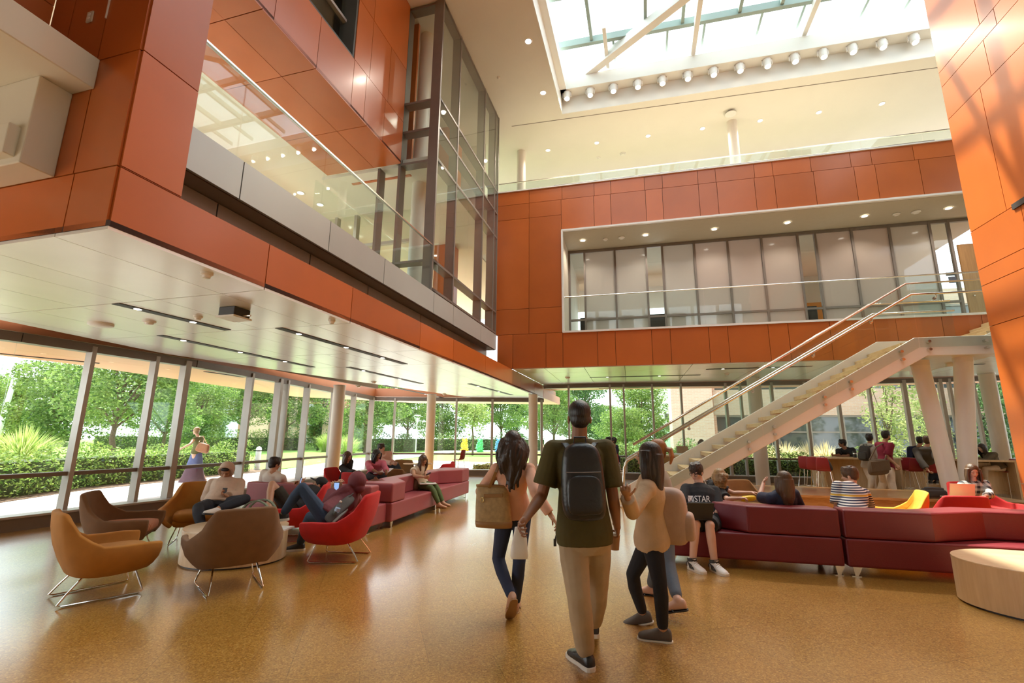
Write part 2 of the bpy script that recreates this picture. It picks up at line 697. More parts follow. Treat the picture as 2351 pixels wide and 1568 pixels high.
def panels(mb, pl, rects, t=.05, gap=.012, side=1, mi=0, mj=1, back=True):
    """cladding: every panel its own slab, dark joint behind; side=+1 faces the right-hand normal"""
    nrm = V((pl.d.y, -pl.d.x, 0)) * side
    us = [r[0] for r in rects] + [r[1] for r in rects]
    zs = [r[2] for r in rects] + [r[3] for r in rects]
    for u0, u1, z0, z1 in rects:
        g = gap / 2
        c = pl.at((u0 + u1) / 2, (z0 + z1) / 2) - nrm * (t / 2)
        mb.box(c, pl.d * ((u1 - u0) / 2 - g), nrm * (t / 2), UP * ((z1 - z0) / 2 - g), mi)
        if back:
            c = pl.at((u0 + u1) / 2, (z0 + z1) / 2) - nrm * (t * .7 + .04)
            mb.box(c, pl.d * ((u1 - u0) / 2), nrm * .04, UP * ((z1 - z0) / 2), mj)

def hpanels(mb, quads, z, t=.05, gap=.012, down=True):
    """horizontal panels (soffits): quads of plan points"""
    for q in quads:
        c = sum((V((p[0], p[1], 0)) for p in q), V()) / len(q)
        pts = []
        for p in q:
            p = V((p[0], p[1], 0))
            dd = (c - p)
            pts.append(p + dd.normalized() * gap * .7)
        mb.prism([V((p.x, p.y, z)) for p in pts], UP * t, 0)
        mb.prism([V((p[0], p[1], z + t * .6)) for p in q], UP * .05, 1)
# ================================================================== the building
ZS, ZB = 3.2, 3.77                       # underside of the left wing, underside of the rear wing
K0 = atz(245, 524.6, ZS)
KP, KB = Plane(K0, 15.8), Plane(K0, 105.8)
B0 = atz(1250, 845.6, ZB)
BW = Plane(B0, 104)
G0 = BW.px(1139, 785)
GP = Plane(G0, 15.8)
C0 = GP.px(1000, 500)
CB = Plane(C0, 105.8)
WP = Plane(CB.px(935, 200), 15.8)
ZC = 13.25
Z2 = 4.96                                # level two floor
Z3 = 10.2                                # top of the rear parapet

def clip(poly, p, n):
    out = []
    for i in range(len(poly)):
        a, b = poly[i], poly[(i + 1) % len(poly)]
        da, db = (a - p).dot(n), (b - p).dot(n)
        if da >= 0: out.append(a)
        if da * db < 0: out.append(a + (b - a) * (da / (da - db)))
    return out

# ---- plan of the window walls
LW = [V(p) for p in ((-9.75, 5.0, 0), (-8.30, 7.75, 0), (-7.22, 10.55, 0), (-6.72, 13.75, 0), (-5.86, 20.2, 0))]
KE = KP.p0 + KP.d * ((20.1 - KP.p0.y) / KP.d.y)       # where the wing's fascia meets the far windows
FW = [LW[-1], V((KE.x + .05, 20.25, 0))]
RW = [V((KE.x + .05, 20.1, 0)), V((4.06, 19.35, 0)), V((9.4, 18.25, 0)), V((14.2, 17.0, 0)), V((17.6, 15.6, 0)), V((20.5, 13.6, 0))]

# ---- floor
fl = MB()
fp = [V((-11.5, -1.5, 0))] + LW[0:] + [RW[0]] + RW[1:] + [V((20.5, -1.5, 0))]
fl.prism(fp, V((0, 0, -.06)))
struct('floor', fl, CORK)

# ---- left wing soffit
def soffit(mb, poly_in, o, d, n, us, vs, z):
    for i in range(len(us) - 1):
        for j in range(len(vs) - 1):
            q = [o + d * us[i] + n * vs[j], o + d * us[i + 1] + n * vs[j], o + d * us[i + 1] + n * vs[j + 1], o + d * us[i] + n * vs[j + 1]]
            for p, nn in poly_in:
                q = clip(q, p, nn) if len(q) > 2 else q
            if len(q) > 2:
                hpanels(mb, [q], z)
def halfs(pts, inside):
    hs = []
    for a, b in zip(pts[:-1], pts[1:]):
        n = V((b.y - a.y, -(b.x - a.x), 0)).normalized()
        if (inside - a).dot(n) < 0: n = -n
        hs.append((a, n))
    return hs
fus = [0] + [KP.u(x, 524.6 + .3868 * (x - 245)) for x in (607, 804, 963, 1040, 1114, 1177, 1195, 1227)] 
ls = MB()
usoff = [0] + fus[1:5] + [11.5, 13.5, 15.5, 18.5]
soffit(ls, halfs(LW + [FW[1]], V((-3, 12, 0))), KP.p0, A, -B, [-.0] + usoff[1:], [0, .62, 1.62, 2.15, 3.0, 3.9, 4.8, 5.7, 6.6, 7.5], ZS)
struct('ceiling_left_wing', ls, [SILVER, JOINT])
rs = MB()
RIN = halfs(RW, V((8, 14, 0))) + [(BW.p0 + CN * .02, CN), (KP.p0, B)]
soffit(rs, RIN, BW.p0, C, CN, [-3, .0, 1.28, 2.55, 4.55, 6.55, 8.5, 10.5, 12.5, 15, 18, 21], [0, 1.1, 2.2, 3.3, 5.2], ZB)
struct('ceiling_rear_wing', rs, [SILVER, JOINT])

# ---- left wing fascia
fa = MB()
panels(fa, KP, [(max(.012, fus[i]), fus[i + 1], ZS + .025, ZB) for i in range(len(fus) - 1)] + [(fus[-1], 17.2, ZS + .025, ZB), (17.2, 18.6, ZS + .025, ZB), (18.6, 20.2, ZS + .025, ZB)], t=.08)
fa.box(KP.at(8.7, ZB - .03, -.22), A * 8.5, B * .14, UP * .02, 1)
struct('wall_left_fascia', fa, [ORANGE, JOINT])
z1, z2 = KB.uz(168, 399)[1], KB.uz(231, 138)[1]
pier = MB()
pw = KP.u(418, 450)
panels(pier, KP, [(.012, pw, ZB, z1), (.012, pw, z1, z2), (.012, pw, z2, 6.55), (.012, pw, 6.55, 9.5)], t=.08)
pier.box(KP.at(pw / 2 + .08, 6.6, -.40), A * (pw / 2 - .085), B * .3, UP * 2.9, 1)
struct('wall_left_pier', pier, [ORANGE, JOINT])
wb = MB()
ua, ub_ = KB.u(142, 535), KB.u(168, 399)
uc, ud, ue = KB.u(240, 60), KB.u(163, 50), KB.u(117, 50)
panels(wb, KB, [(ua, -.02, ZS + .025, z1), (ua - 1.3, ua, ZS + .025, z1), (ua - 3.2, ua - 1.3, ZS + .025, z1), (ua - 6, ua - 3.2, ZS + .025, z1),
                (ub_, -.02, z1, z2), (ub_ - .32, ub_, z1, z2), (ub_ - 2.5, ub_ - .32, z1, z2), (uc, -.02, z2, 7.6), (ud, uc, z2, 7.6), (ue, ud, z2, 6.05), (ue, ud, 6.05, 7.6)], t=.08)
q = KB.at(uc, 6.5, .004)
wb.box(q, B * .006, -A * .006, UP * 1.1, 2)
struct('wall_left_front', wb, [ORANGE, JOINT, WPLAST])
ws = MB()
SP = Plane(KB.at(ue, 0), 15.8)
panels(ws, SP, [(-1.1, 0, z2, 5.75), (-1.1, 0, 5.75, 7.6), (-2.6, -1.1, z2, 5.75), (-2.6, -1.1, 5.75, 7.6), (-4.2, -2.6, z2, 7.6)], t=.08)
struct('wall_left_return', ws, [ORANGE, JOINT])

# ---- cream bulkhead hung from the left wall
bk = MB()
u12, u3 = KB.u(231, 138), KB.u(168, 217)
zt, zb_ = KB.uz(231, 138)[1], KB.uz(215, 205)[1]
zl = KB.uz(126, 407)[1]
bk.box(KB.at((u12 + u3 - 3) / 2, (zt + zb_) / 2, 1.75), B * ((u12 - u3 + 3) / 2), A * 1.75, UP * ((zt - zb_) / 2))
fr = atz(85, 382, zl)
dep = max(.25, min(.9, (KB.at(u3, 0) - V((fr.x, fr.y, 0))).dot(A)))
bk.box(KB.at(u3 - 1.5, (zl + zb_) / 2 + .0, dep / 2), B * 1.5, A * (dep / 2), UP * ((zb_ - zl) / 2))
bk.box(KB.at(u3 - 1.5, zl + .2, dep + .02), B * 1.42, A * .06, UP * ((zb_ - zl) / 2 - .28))
struct('trim_bulkhead', bk, BEIGE, bevel=.01)
ot = thing('wall_outlet', 'cream electrical outlet plate on the orange wall at the upper left', 'outlet', KB.px(208, 40))
oc = KB.px(208, 40) - A * .006
m = MB(); m.box(oc, B * .037, A * .006, UP * .058); m.build('cover_plate', BEIGE, ot, bevel=.002)
m = MB()
for s in (-1, 1):
    m.cyl(oc - A * .005 + UP * .021 * s, oc - A * .009 + UP * .021 * s, .016, n=14)
m.build('socket', WPLAST, ot)

# ---- grey spandrel with its recess, level two edge
gb = MB()
gz0, gz1 = 4.43, 4.96
gu = [(KB.p0 - GP.p0).dot(A) + .16] + [GP.u(*p) for p in ((556, 410), (757, 540), (882, 625), (996, 690), (1041, 720), (1104, 760), (1139, 785))]
panels(gb, GP, [(gu[i], gu[i + 1], gz0, gz1) for i in range(len(gu) - 1)], t=.06, gap=.016)
gl_ = (gu[0] + gu[-1]) / 2
gb.box(GP.at(gl_, gz0 + .02, -.2), A * ((gu[-1] - gu[0]) / 2), B * .15, UP * .02, 2)
RP = Plane(GP.p0 - B * .33, 15.8)
panels(gb, RP, [(gu[i], gu[i + 1], 3.6, gz0) for i in range(len(gu) - 1)], t=.05, gap=.02, mi=2)
struct('wall_left_spandrel', gb, [GREYP, JOINT, TAUPE])
fz = MB()
fz.prism([GP.at(gu[0], gz1 - .12, -.35), GP.at(gu[-1], gz1 - .12, -.35), GP.at(gu[-1], gz1 - .12, -5.4), GP.at(gu[0], gz1 - .12, -5.4)], UP * .1)
struct('floor_upper_left', fz, BEIGE)

# ---- level two behind the balustrade: bright window wall, white ceiling, column
l2 = MB()
l2.prism([GP.at(gu[0], 8.5, -1.2), GP.at(11.0, 8.5, -1.2), GP.at(11.0, 8.5, -5.4), GP.at(gu[0], 8.5, -5.4)], UP * .06)
struct('ceiling_upper_left', l2, WHITE)
LP = Plane(GP.p0 - B * 5.2, 15.8)
l2w = thing('window_11', None, None, LP.at(0, Z2), kind='structure')
m = MB()
u0_, u1_ = gu[0] + .05, 1.0
k = 0
uu = u0_
while uu < u1_:
    m.box(LP.at(uu, 6.75), A * .06, B * .1, UP * 1.8)
    uu += 1.45
for zz in (5.05, 6.15, 8.3):
    m.box(LP.at((u0_ + u1_) / 2, zz), A * ((u1_ - u0_) / 2), B * .07, UP * .05)
m.build('frame', ALUD, l2w)
m = MB()
m.box(LP.at((u0_ + u1_) / 2, 6.7), A * ((u1_ - u0_) / 2), B * .01, UP * 1.7)
m.build('glass_pane', GLASS, l2w)

# ---- upper wing: orange soffit and wall
zs2 = 8.42
WU0, WU1 = WP.u(626, 50) - 6.0, WP.u(920, 377)
us_ = MB()
ju = [WP.u(*p) for p in ((604, 10), (725, 157), (842, 290))]
for i, (a, b) in enumerate(zip([WU0] + ju, ju + [WU1])):
    cuts = [0, .78, 2.2] if i else [0, .78, 2.2]
    for v0, v1 in zip(cuts[:-1], cuts[1:]):
        hpanels(us_, [[WP.at(a, 0, -v0), WP.at(b, 0, -v0), WP.at(b, 0, -v1), WP.at(a, 0, -v1)]], zs2)
struct('ceiling_upper_wing', us_, [ORANGE, JOINT])
uw = MB()
wz0 = WP.uz(812, 133)[1]
wu0, wu1 = WP.u(715, 2) - 1.6, WP.u(814, 133)
zr = WP.uz(812, 133)[1]
vj = [WP.u(*p) for p in ((632, 20), (732, 100), (810, 190), (838, 230), (880, 300))]
rows = [(WU0, vj[0], zs2 + .02, zr), (vj[0], vj[1], zs2 + .02, zr), (vj[1], vj[2], zs2 + .02, zr), (vj[2], vj[3], zs2 + .02, zr), (vj[3], vj[4], zs2 + .02, zr), (vj[4], WU1, zs2 + .02, zr)]
zr2 = 11.2
rows += [(wu1, vj[3] + .1, zr, zr2), (vj[3] + .1, vj[4] + .1, zr, zr2), (vj[4] + .1, WU1, zr, zr2),
         (wu1, vj[3] + .1, zr2, ZC), (vj[3] + .1, WU1, zr2, ZC), (WU0, wu0, zr, ZC), (wu0, wu1, 12.4, ZC)]
panels(uw, WP, rows, t=.07)
struct('wall_upper_wing', uw, [ORANGE, JOINT])
w12 = thing('window_12', None, None, WP.at(wu1, zr), kind='structure')
m = MB()
for a, b, z0, z1_ in ((wu0, wu1, zr, zr + .06), (wu0, wu1, 12.34, 12.4)):
    m.box(WP.at((a + b) / 2, (z0 + z1_) / 2, -.22), A * ((b - a) / 2), B * .2, UP * ((z1_ - z0) / 2))
m.box(WP.at(wu1 - .02, (zr + 12.4) / 2, -.22), A * .03, B * .2, UP * ((12.4 - zr) / 2))
m.build('reveal', mat('dark_reveal', (.10, .10, .09), .5, var=.05), w12)
m = MB()
for uu in (wu0 + .5, wu0 + 1.45):
    m.box(WP.at(uu, (zr + 12.4) / 2, -.3), A * .035, B * .05, UP * ((12.4 - zr) / 2))
m.box(WP.at((wu0 + wu1) / 2, zr + 1.0, -.3), A * ((wu1 - wu0) / 2), B * .05, UP * .035)
m.build('frame', ALU, w12)
m = MB()
m.box(WP.at((wu0 + wu1) / 2, (zr + 12.4) / 2, -.32), A * ((wu1 - wu0) / 2), B * .008, UP * ((12.4 - zr) / 2))
m.build('glass_pane', GLASS, w12)
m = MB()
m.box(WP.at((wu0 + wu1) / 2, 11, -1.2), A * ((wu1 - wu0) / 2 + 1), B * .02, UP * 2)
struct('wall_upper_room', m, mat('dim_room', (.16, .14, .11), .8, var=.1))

# ---- glass bay (tall curtain-wall box)
bay = thing('window_13', None, None, GP.at(GP.u(993, 640), Z2), kind='structure')
uC = GP.u(1003, 400)
uE = GP.u(1139, 765)
CBB = Plane(GP.at(uC, 0), 105.8)
wB = (CBB.p0 - CB.px(935, 200)).dot(B) + .06
Lb = (CBB.p0 - CB.px(870, 420)).dot(B)
trz = [GP.uz(1010, 222)[1], GP.uz(1008, 290)[1], GP.uz(1003, 362)[1], GP.uz(996, 597)[1]]
m = MB()
for uu in (uC, GP.u(1041, 640), GP.u(1104, 700), GP.u(1131, 730), uE - .04):
    m.box(GP.at(uu, (Z2 + ZC) / 2, -.13), A * .035, B * .13, UP * ((ZC - Z2) / 2))
for off, z0 in ((-wB, zs2), (-wB, Z2), (-Lb, Z2)):
    top = ZC if z0 == zs2 else zs2
    m.box(CBB.at(off, (z0 + top) / 2, -.0) + A * .13, B * .035, A * .13, UP * ((top - z0) / 2))
m.build('mullion', ALUD, bay)
m = MB()
for zz in trz + [ZC - .06, Z2 + .05]:
    m.box(GP.at((uC + uE) / 2, zz, -.13), A * ((uE - uC) / 2), B * .13, UP * .03)
    left = wB if zz > zs2 - .3 else Lb + 1.2
    m.box(CBB.at(-left / 2, zz) + A * .13, B * (left / 2), A * .13, UP * .03)
m.build('transom', ALUD, bay)
m = MB()
m.box(GP.at((uC + uE) / 2, (Z2 + ZC) / 2, -.012), A * ((uE - uC) / 2), B * .006, UP * ((ZC - Z2) / 2))
m.build('glass_pane', GLASS, bay)
m = MB()
m.box(CBB.at(-wB / 2, (Z2 + ZC) / 2) + A * .012, B * (wB / 2), A * .006, UP * ((ZC - Z2) / 2))
m.build('glass_pane', GLASS, bay)
# inside of the bay
m = MB()
q = CBB.at(-1.0, 0) + A * 1.0
cb_ = thing('column', 'tall cream round column standing inside the glass bay', 'column', (q.x, q.y, Z2))
m.cyl((q.x, q.y, Z2), (q.x, q.y, ZC), .2, n=28)
m.build('shaft', COLW, cb_, smooth=True)
m = MB()
m.prism([CBB.at(-.0, Z2) + A * 5.6 - B * 2.4, CBB.at(0, Z2) + A * 5.6 - B * 1.7, CBB.at(0, Z2) + A * 5.0 - B * 1.7, CBB.at(0, Z2) + A * 5.0 - B * 2.4], UP * (ZC - Z2))
m.box(CBB.at(-1.9, 10.8) + A * .5, B * .9, A * .04, UP * 2.4)
struct('wall_bay_core', m, ORANGE)
m = MB()
m.prism([CBB.at(-6, 8.5) + A * 6.4, CBB.at(-1, 8.5) + A * 6.4, CBB.at(-1, 8.5) + A * 6.5, CBB.at(-6, 8.5) + A * 6.5], UP * (ZC - 8.5))
struct('wall_bay_rear', m, WHITE)
w17 = thing('window_17', None, None, CBB.at(-5.2, Z2) + A * 2.2, kind='structure')
m = MB()
for k in range(6):
    m.box(CBB.at(-5.2 + k * .72, (Z2 + 8.4) / 2) + A * 2.2, B * .05, A * .09, UP * ((8.4 - Z2) / 2))
for zz in (Z2 + .05, Z2 + 1.1, Z2 + 2.4):
    m.box(CBB.at(-3.4, zz) + A * 2.2, B * 1.8, A * .06, UP * .045)
m.build('frame', ALU, w17)
m = MB(); m.box(CBB.at(-3.4, (Z2 + 8.4) / 2) + A * 2.2, B * 1.8, A * .01, UP * ((8.4 - Z2) / 2)); m.build('glass_pane', GLASS, w17)
m = MB()
m.box(CBB.at(-3.6, (Z2 + 8.4) / 2) + A * 3.0, B * .02, A * 3.0, UP * ((8.4 - Z2) / 2 - .02))
struct('wall_bay_glazing', m, GLASS)
m = MB()
m.box(CBB.at(-1.8, 8.52) + A * 3.2, B * 1.7, A * 3.1, UP * .1)
struct('floor_bay_upper', m, WHITE)

# ---- balustrade of level two left
br = thing('glass_balustrade', 'frameless glass balustrade along the grey level two edge at the left', 'balustrade', GP.at(gu[0], gz1))
zr_ = GP.uz(740, 333)[1]
cuts = [gu[0]] + [GP.u(*p) for p in ((558, 280), (746, 420), (880, 540))] + [GP.u(993, 600)]
for a, b in zip(cuts[:-1], cuts[1:]):
    m = MB(); m.box(GP.at((a + b) / 2, (gz1 + zr_) / 2, -.03), A * ((b - a) / 2 - .006), B * .007, UP * ((zr_ - gz1) / 2)); m.build('glass_panel', GLASSR, br)
m = MB(); m.box(GP.at((cuts[0] + cuts[-1]) / 2, zr_ + .012, -.03), A * ((cuts[-1] - cuts[0]) / 2), B * .022, UP * .014); m.build('top_rail', STEEL, br)

# ---- rear wall
rw = MB()
uj = lambda xs, y: [BW.u(x, y + (1700 - x) * .06) for x in xs]
zA, zB_, zC_, zD = BW.uz(1200, 459)[1], BW.uz(1200, 502)[1], BW.uz(1200, 709)[1], BW.uz(1200, 767)[1]
ul, um = BW.u(1141, 600), BW.u(1214.6, 600)
uo = BW.u(1290.5, 650)
zo0, zo1 = 4.95, 8.52
zJ = BW.uz(1700, 412)[1]
row = uj((1288, 1363, 1401.6, 1482, 1521, 1604.6, 1647, 1734, 1780, 1871.6, 1966, 2015, 2117), 440)
top = uj((1215, 1290, 1363, 1401, 1478, 1519, 1600, 1641, 1730, 1772, 1860, 1952, 2000, 2098), 380)
rects = [(row[i], (row + [BW.u(2330, 400)])[i + 1], zo1, zJ) for i in range(len(row))]
rects += [(top[i], (top + [BW.u(2330, 400)])[i + 1], zJ, Z3) for i in range(1, len(top))]
rects += [(ul, um, zJ, Z3), (um, top[1], zJ, Z3), (ul, um, zB_, zJ), (um, row[0], zB_, zJ), (ul, um, zC_, zB_), (um, uo, zC_, zB_), (ul, um, zD, zC_), (um, uo, zD, zC_)]
bot = uj((1141, 1177, 1253.6, 1292.5, 1372.5, 1414, 1498, 1541, 1629.7, 1674, 1767.5, 1813.4, 1909, 2010, 2062, 2168, 2260), 795)
rects += [(bot[i], (bot + [BW.u(2420, 780)])[i + 1], ZB + .02, zD) for i in range(len(bot))]
panels(rw, BW, rects, t=.07)
struct('wall_rear', rw, [ORANGE, JOINT])
uR = BW.u(2330, 600)
tr = MB()
for z in (zo0, zo1):
    tr.box(BW.at((uo + uR) / 2, z, .0), C * ((uR - uo) / 2), CN * .05, UP * .03)
tr.box(BW.at(uo + .02, (zo0 + zo1) / 2, .0), C * .03, CN * .05, UP * ((zo1 - zo0) / 2))
tr.box(BW.at((ul + uR) / 2, Z3, -.02), C * ((uR - ul) / 2), CN * .07, UP * .02)
struct('trim_1', tr, WPLAST)
# gallery behind the opening
m = MB(); m.box(BW.at((uo + uR) / 2, zo0 - .17, -2.4), C * ((uR - uo) / 2 + 1), CN * 2.3, UP * .15); struct('floor_gallery', m, BEIGE)
m = MB(); m.box(BW.at((uo + uR) / 2, zo1 + .06, -3.6), C * ((uR - uo) / 2 + 1), CN * 3.5, UP * .05); struct('ceiling_gallery', m, mat('gallery_ceiling', (.50, .45, .35), .8, var=.02))
m = MB()
m.box(BW.at(uo - .06, (zo0 + zo1) / 2, -3.0), C * .05, CN * 2.9, UP * ((zo1 - zo0) / 2 + .05))
m.box(BW.at((uo + uR) / 2, (zo0 + zo1) / 2, -7.0), C * ((uR - uo) / 2 + 1), CN * .05, UP * ((zo1 - zo0) / 2 + .05))
struct('wall_gallery', m, mat('gallery_wall', (.62, .56, .46), .8, var=.03))
pf = atz(1310, 578, zo1)
PP = Plane(pf, 104)
po = -(pf - B0).dot(V((C.y, -C.x, 0)))        # partition depth behind the rear wall
wg = thing('window_14', None, None, PP.at(PP.u(1311, 700), zo0), kind='structure')
mx_ = [1306.6, 1341, 1410, 1481, 1518, 1591, 1667, 1744.5, 1827, 1867, 1950.5, 2036, 2128, 2171]
pu = [PP.u(x, 560 + (1310 - x) * .075) for x in mx_]
zrail = PP.uz(1600, 722)[1]
m = MB()
for uu in pu:
    m.box(PP.at(uu, (zo0 + zo1) / 2), C * .035, CN * .05, UP * ((zo1 - zo0) / 2))
m.box(PP.at((pu[0] + pu[-1]) / 2, zrail), C * ((pu[-1] - pu[0]) / 2), CN * .045, UP * .035)
m.box(PP.at((pu[0] + pu[-1]) / 2 + 2, zo1 - .05), C * ((pu[-1] - pu[0]) / 2 + 2), CN * .045, UP * .05)
m.build('frame', ALUD, wg)
for i in range(len(pu) - 1):
    clear = i in (0, 3, 8, 12)
    m = MB(); m.box(PP.at((pu[i] + pu[i + 1]) / 2, (zo0 + zo1) / 2), C * ((pu[i + 1] - pu[i]) / 2 - .03), CN * .008, UP * ((zo1 - zo0) / 2))
    tag(m.build('glass_pane', GLASS if clear else (FROSTP if i in (5, 6, 7, 9, 10) else FROST), wg), 'clear glass pane' if clear else 'frosted glass pane')
d2 = thing('door_1', None, None, PP.at(pu[-1] + .1, zo0), kind='structure')
m = MB(); m.box(PP.at(pu[-1] + .75, zo0 + 1.35), C * .6, CN * .03, UP * 1.35); m.build('leaf', DOORW, d2)
m = MB(); m.cyl(PP.at(pu[-1] + .3, zo0 + 1.0, .03), PP.at(pu[-1] + .3, zo0 + 1.0, .1), .02); m.build('handle', STEEL, d2)
m = MB(); m.box(PP.at(pu[-1] + 2.6, (zo0 + zo1) / 2, -.1), C * 1.25, CN * .03, UP * ((zo1 - zo0) / 2)); struct('wall_gallery_end', m, WHITE)
d3 = thing('door_2', None, None, PP.at(pu[0] - .6, zo0), kind='structure')
m = MB(); m.box(PP.at(pu[0] - .42, zo0 + 1.35), C * .34, CN * .03, UP * 1.35); m.build('leaf', DOORW, d3)
m = MB(); m.cyl(PP.at(pu[0] - .16, zo0 + 1.0, .03), PP.at(pu[0] - .16, zo0 + 1.0, .12), .03); m.build('handle', STEEL, d3)
# meeting rooms behind: orange accent wall, self-lit window panes, low white ceiling
m = MB(); m.box(PP.at(pu[8] + .9, zo0 + .95, -3.2), C * 1.3, CN * .04, UP * .95); struct('wall_accent', m, mat('accent_wall', (.85, .30, .03), .6, var=.03))
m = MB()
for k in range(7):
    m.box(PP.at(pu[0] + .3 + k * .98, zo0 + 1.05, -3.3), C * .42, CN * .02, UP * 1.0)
struct('window_15', m, emit_mat('daylight_glow_pane', (.86, .92, 1), 2.0))  # panes emit light themselves, in place of daylight from behind
# gallery railing
gr = thing('gallery_balustrade', 'glass balustrade with steel handrail across the level two opening', 'balustrade', BW.at(uo, zo0))
cu = [uo + .03, BW.u(1618, 700), BW.u(1893, 690), BW.u(2050, 680), uR]
zgr = BW.uz(1700, 656.5)[1]
for a, b in zip(cu[:-1], cu[1:]):
    m = MB(); m.box(BW.at((a + b) / 2, (zo0 + zgr) / 2, -.05), C * ((b - a) / 2 - .006), CN * .007, UP * ((zgr - zo0) / 2)); m.build('glass_panel', GLASSR, gr)
m = MB(); m.tube([BW.at(cu[0], zgr, -.05), BW.at(cu[-1], zgr, -.05)], .022); m.build('handrail', STEEL, gr, smooth=True)
# level three
m = MB(); m.box(BW.at((ul + uR) / 2 - 1, Z3 - .45, -3.2), C * ((uR - ul) / 2 + 3), CN * 3.1, UP * .1); struct('floor_level_three', m, BEIGE)
m = MB(); m.box(BW.at((ul + uR) / 2 - 2, (Z3 + ZC) / 2 - .2, -7.6), C * ((uR - ul) / 2 + 4), CN * .06, UP * ((ZC - Z3) / 2 + .3)); struct('wall_level_three', m, WHITE)
g3 = thing('terrace_balustrade', 'glass balustrade with thin steel rail on top of the orange parapet', 'balustrade', BW.at(ul, Z3))
zg3 = BW.uz(1700, 352)[1]
c3 = [ul, BW.u(1370, 395), BW.u(1560, 380), BW.u(1715, 362), BW.u(1843, 345), BW.u(1980, 330), BW.u(2122, 310), uR]
for a, b in zip(c3[:-1], c3[1:]):
    m = MB(); m.box(BW.at((a + b) / 2, (Z3 + zg3) / 2, -.1), C * ((b - a) / 2 - .006), CN * .007, UP * ((zg3 - Z3) / 2)); m.build('glass_panel', GLASSR, g3)
m = MB(); m.box(BW.at((c3[0] + c3[-1]) / 2, zg3, -.1), C * ((c3[-1] - c3[0]) / 2), CN * .02, UP * .012); m.build('top_rail', STEEL, g3)
m = MB(); m.tube([BW.at(BW.u(1270, 420), zg3 - .25, -.18), BW.at(BW.u(2155, 320), zg3 - .25, -.18)], .018); m.build('handrail', ALUD, g3)
for px_, zz, lab in ((1680, 280, 'cream round column on the top terrace under a small ceiling speaker'), (1197, 349, 'cream round column on the top terrace beside the glass bay')):
    q = atz(px_, zz, ZC)
    t = thing('column', lab, 'column', (q.x, q.y, Z3 - .35))
    m = MB(); m.cyl((q.x, q.y, Z3 - .35), (q.x, q.y, ZC), .18, n=24); m.build('shaft', COLW, t, smooth=True)

# ---- right-hand pier
RP0 = aty(2211, 450, 8.6)
RPP = Plane(RP0, 14.5)
pe = 0.0
zp = [RPP.uz(*p)[1] for p in ((2158, 166), (2166, 196.6), (2180, 272), (2231, 532), (2248, 620), (2257, 656), (2275, 749), (2340, 1110))]
zk = RPP.uz(2140, 95)[1]
up_ = [RPP.u(2326, 450), RPP.u(2290, 640)]
rp = MB()
lv = [0] + zp[::-1] + [zk + 1.2]
for i in range(len(lv) - 1):
    c1 = -.95 if i % 2 else -1.25
    if lv[i + 1] - lv[i] < .45: c1 = -1.6
    for a, b in ((c1, 0), (c1 - 1.9, c1), (c1 - 3.6, c1 - 1.9), (c1 - 6.0, c1 - 3.6)):
        panels(rp, RPP, [(a, b, lv[i], lv[i + 1])], t=.07, side=-1)
rp.box(RPP.at(-3.4, ZC / 2, .5), A * 3.38, B * .42, UP * (ZC / 2), 1)
struct('wall_right_pier', rp, [ORANGE, JOINT])
m = MB()
for a, b in ((0.05, -1.1), (-1.1, -2.7), (-2.7, -4.6)):
    panels(m, RPP, [(b, a, zk + 1.2, ZC - .75), (b, a, ZC - .75, ZC + 1)], t=.07, side=-1)
struct('wall_right_upper', m, [ORANGE, JOINT])
m = MB(); q = RPP.px(2343, 466); m.box(q - V((.01, 0, 0)), A * .16, B * .02, UP * .05); struct('trim_2', m, DARK)

# ---- upper ceiling with the roof light
cl = MB()
S0 = atz(1289.5, 262.6, ZC)
S0.z = 0
far = 12.2
near = -13.5
P_ = lambda a, c: S0 + A * a + C * c         # a: along the wing, c: to the right
cl.prism([P_(0, -9), P_(0, 16), P_(9, 16), P_(9, -9)], UP * .1)
cl.prism([P_(0, -9), P_(0, 0), P_(near, 0), P_(near, -9)], UP * .1)
cl.v = [v + UP * ZC for v in cl.v]
struct('ceiling', cl, WHITE)
wl = MB()
ZL = 13.9
ov = .46
def wall4(mb, c0, c1, a0, a1, z0, z1_, t):
    pts = [P_(a0, c0), P_(a1, c0), P_(a1, c1), P_(a0, c1)]
# far side lower face, underside strip, upper face
wl.prism([P_(0, 0), P_(0, far), P_(-.03, far), P_(-.03, 0)], UP * (ZL - ZC + .01))
wl.prism([P_(0, .03), P_(0, 0), P_(near, 0), P_(near, .03)], UP * (ZL - ZC + .01))
wl.v = [v + UP * (ZC - .01) for v in wl.v]
n0 = len(wl.v)
wl.prism([P_(.1, -.1), P_(.1, far), P_(-ov, far), P_(-ov, -.1)], UP * .5)
wl.prism([P_(.1, -.1), P_(.1, ov * .55), P_(near, ov * .55), P_(near, -.1)], UP * .5)
wl.v = wl.v[:n0] + [v + UP * ZL for v in wl.v[n0:]]
struct('ceiling_light_well', wl, WELLW)
slot = MB()
d0, d1 = atz(1175, 290, ZC - .004), atz(2155, 155, ZC - .004)
slot.bar(d0, d1, (d1 - d0).cross(UP), .012, .004)
d0, d1 = atz(1175, 292, ZC - .004), atz(2155, 168, ZC - .004)
struct('trim_3', slot, ALUD)
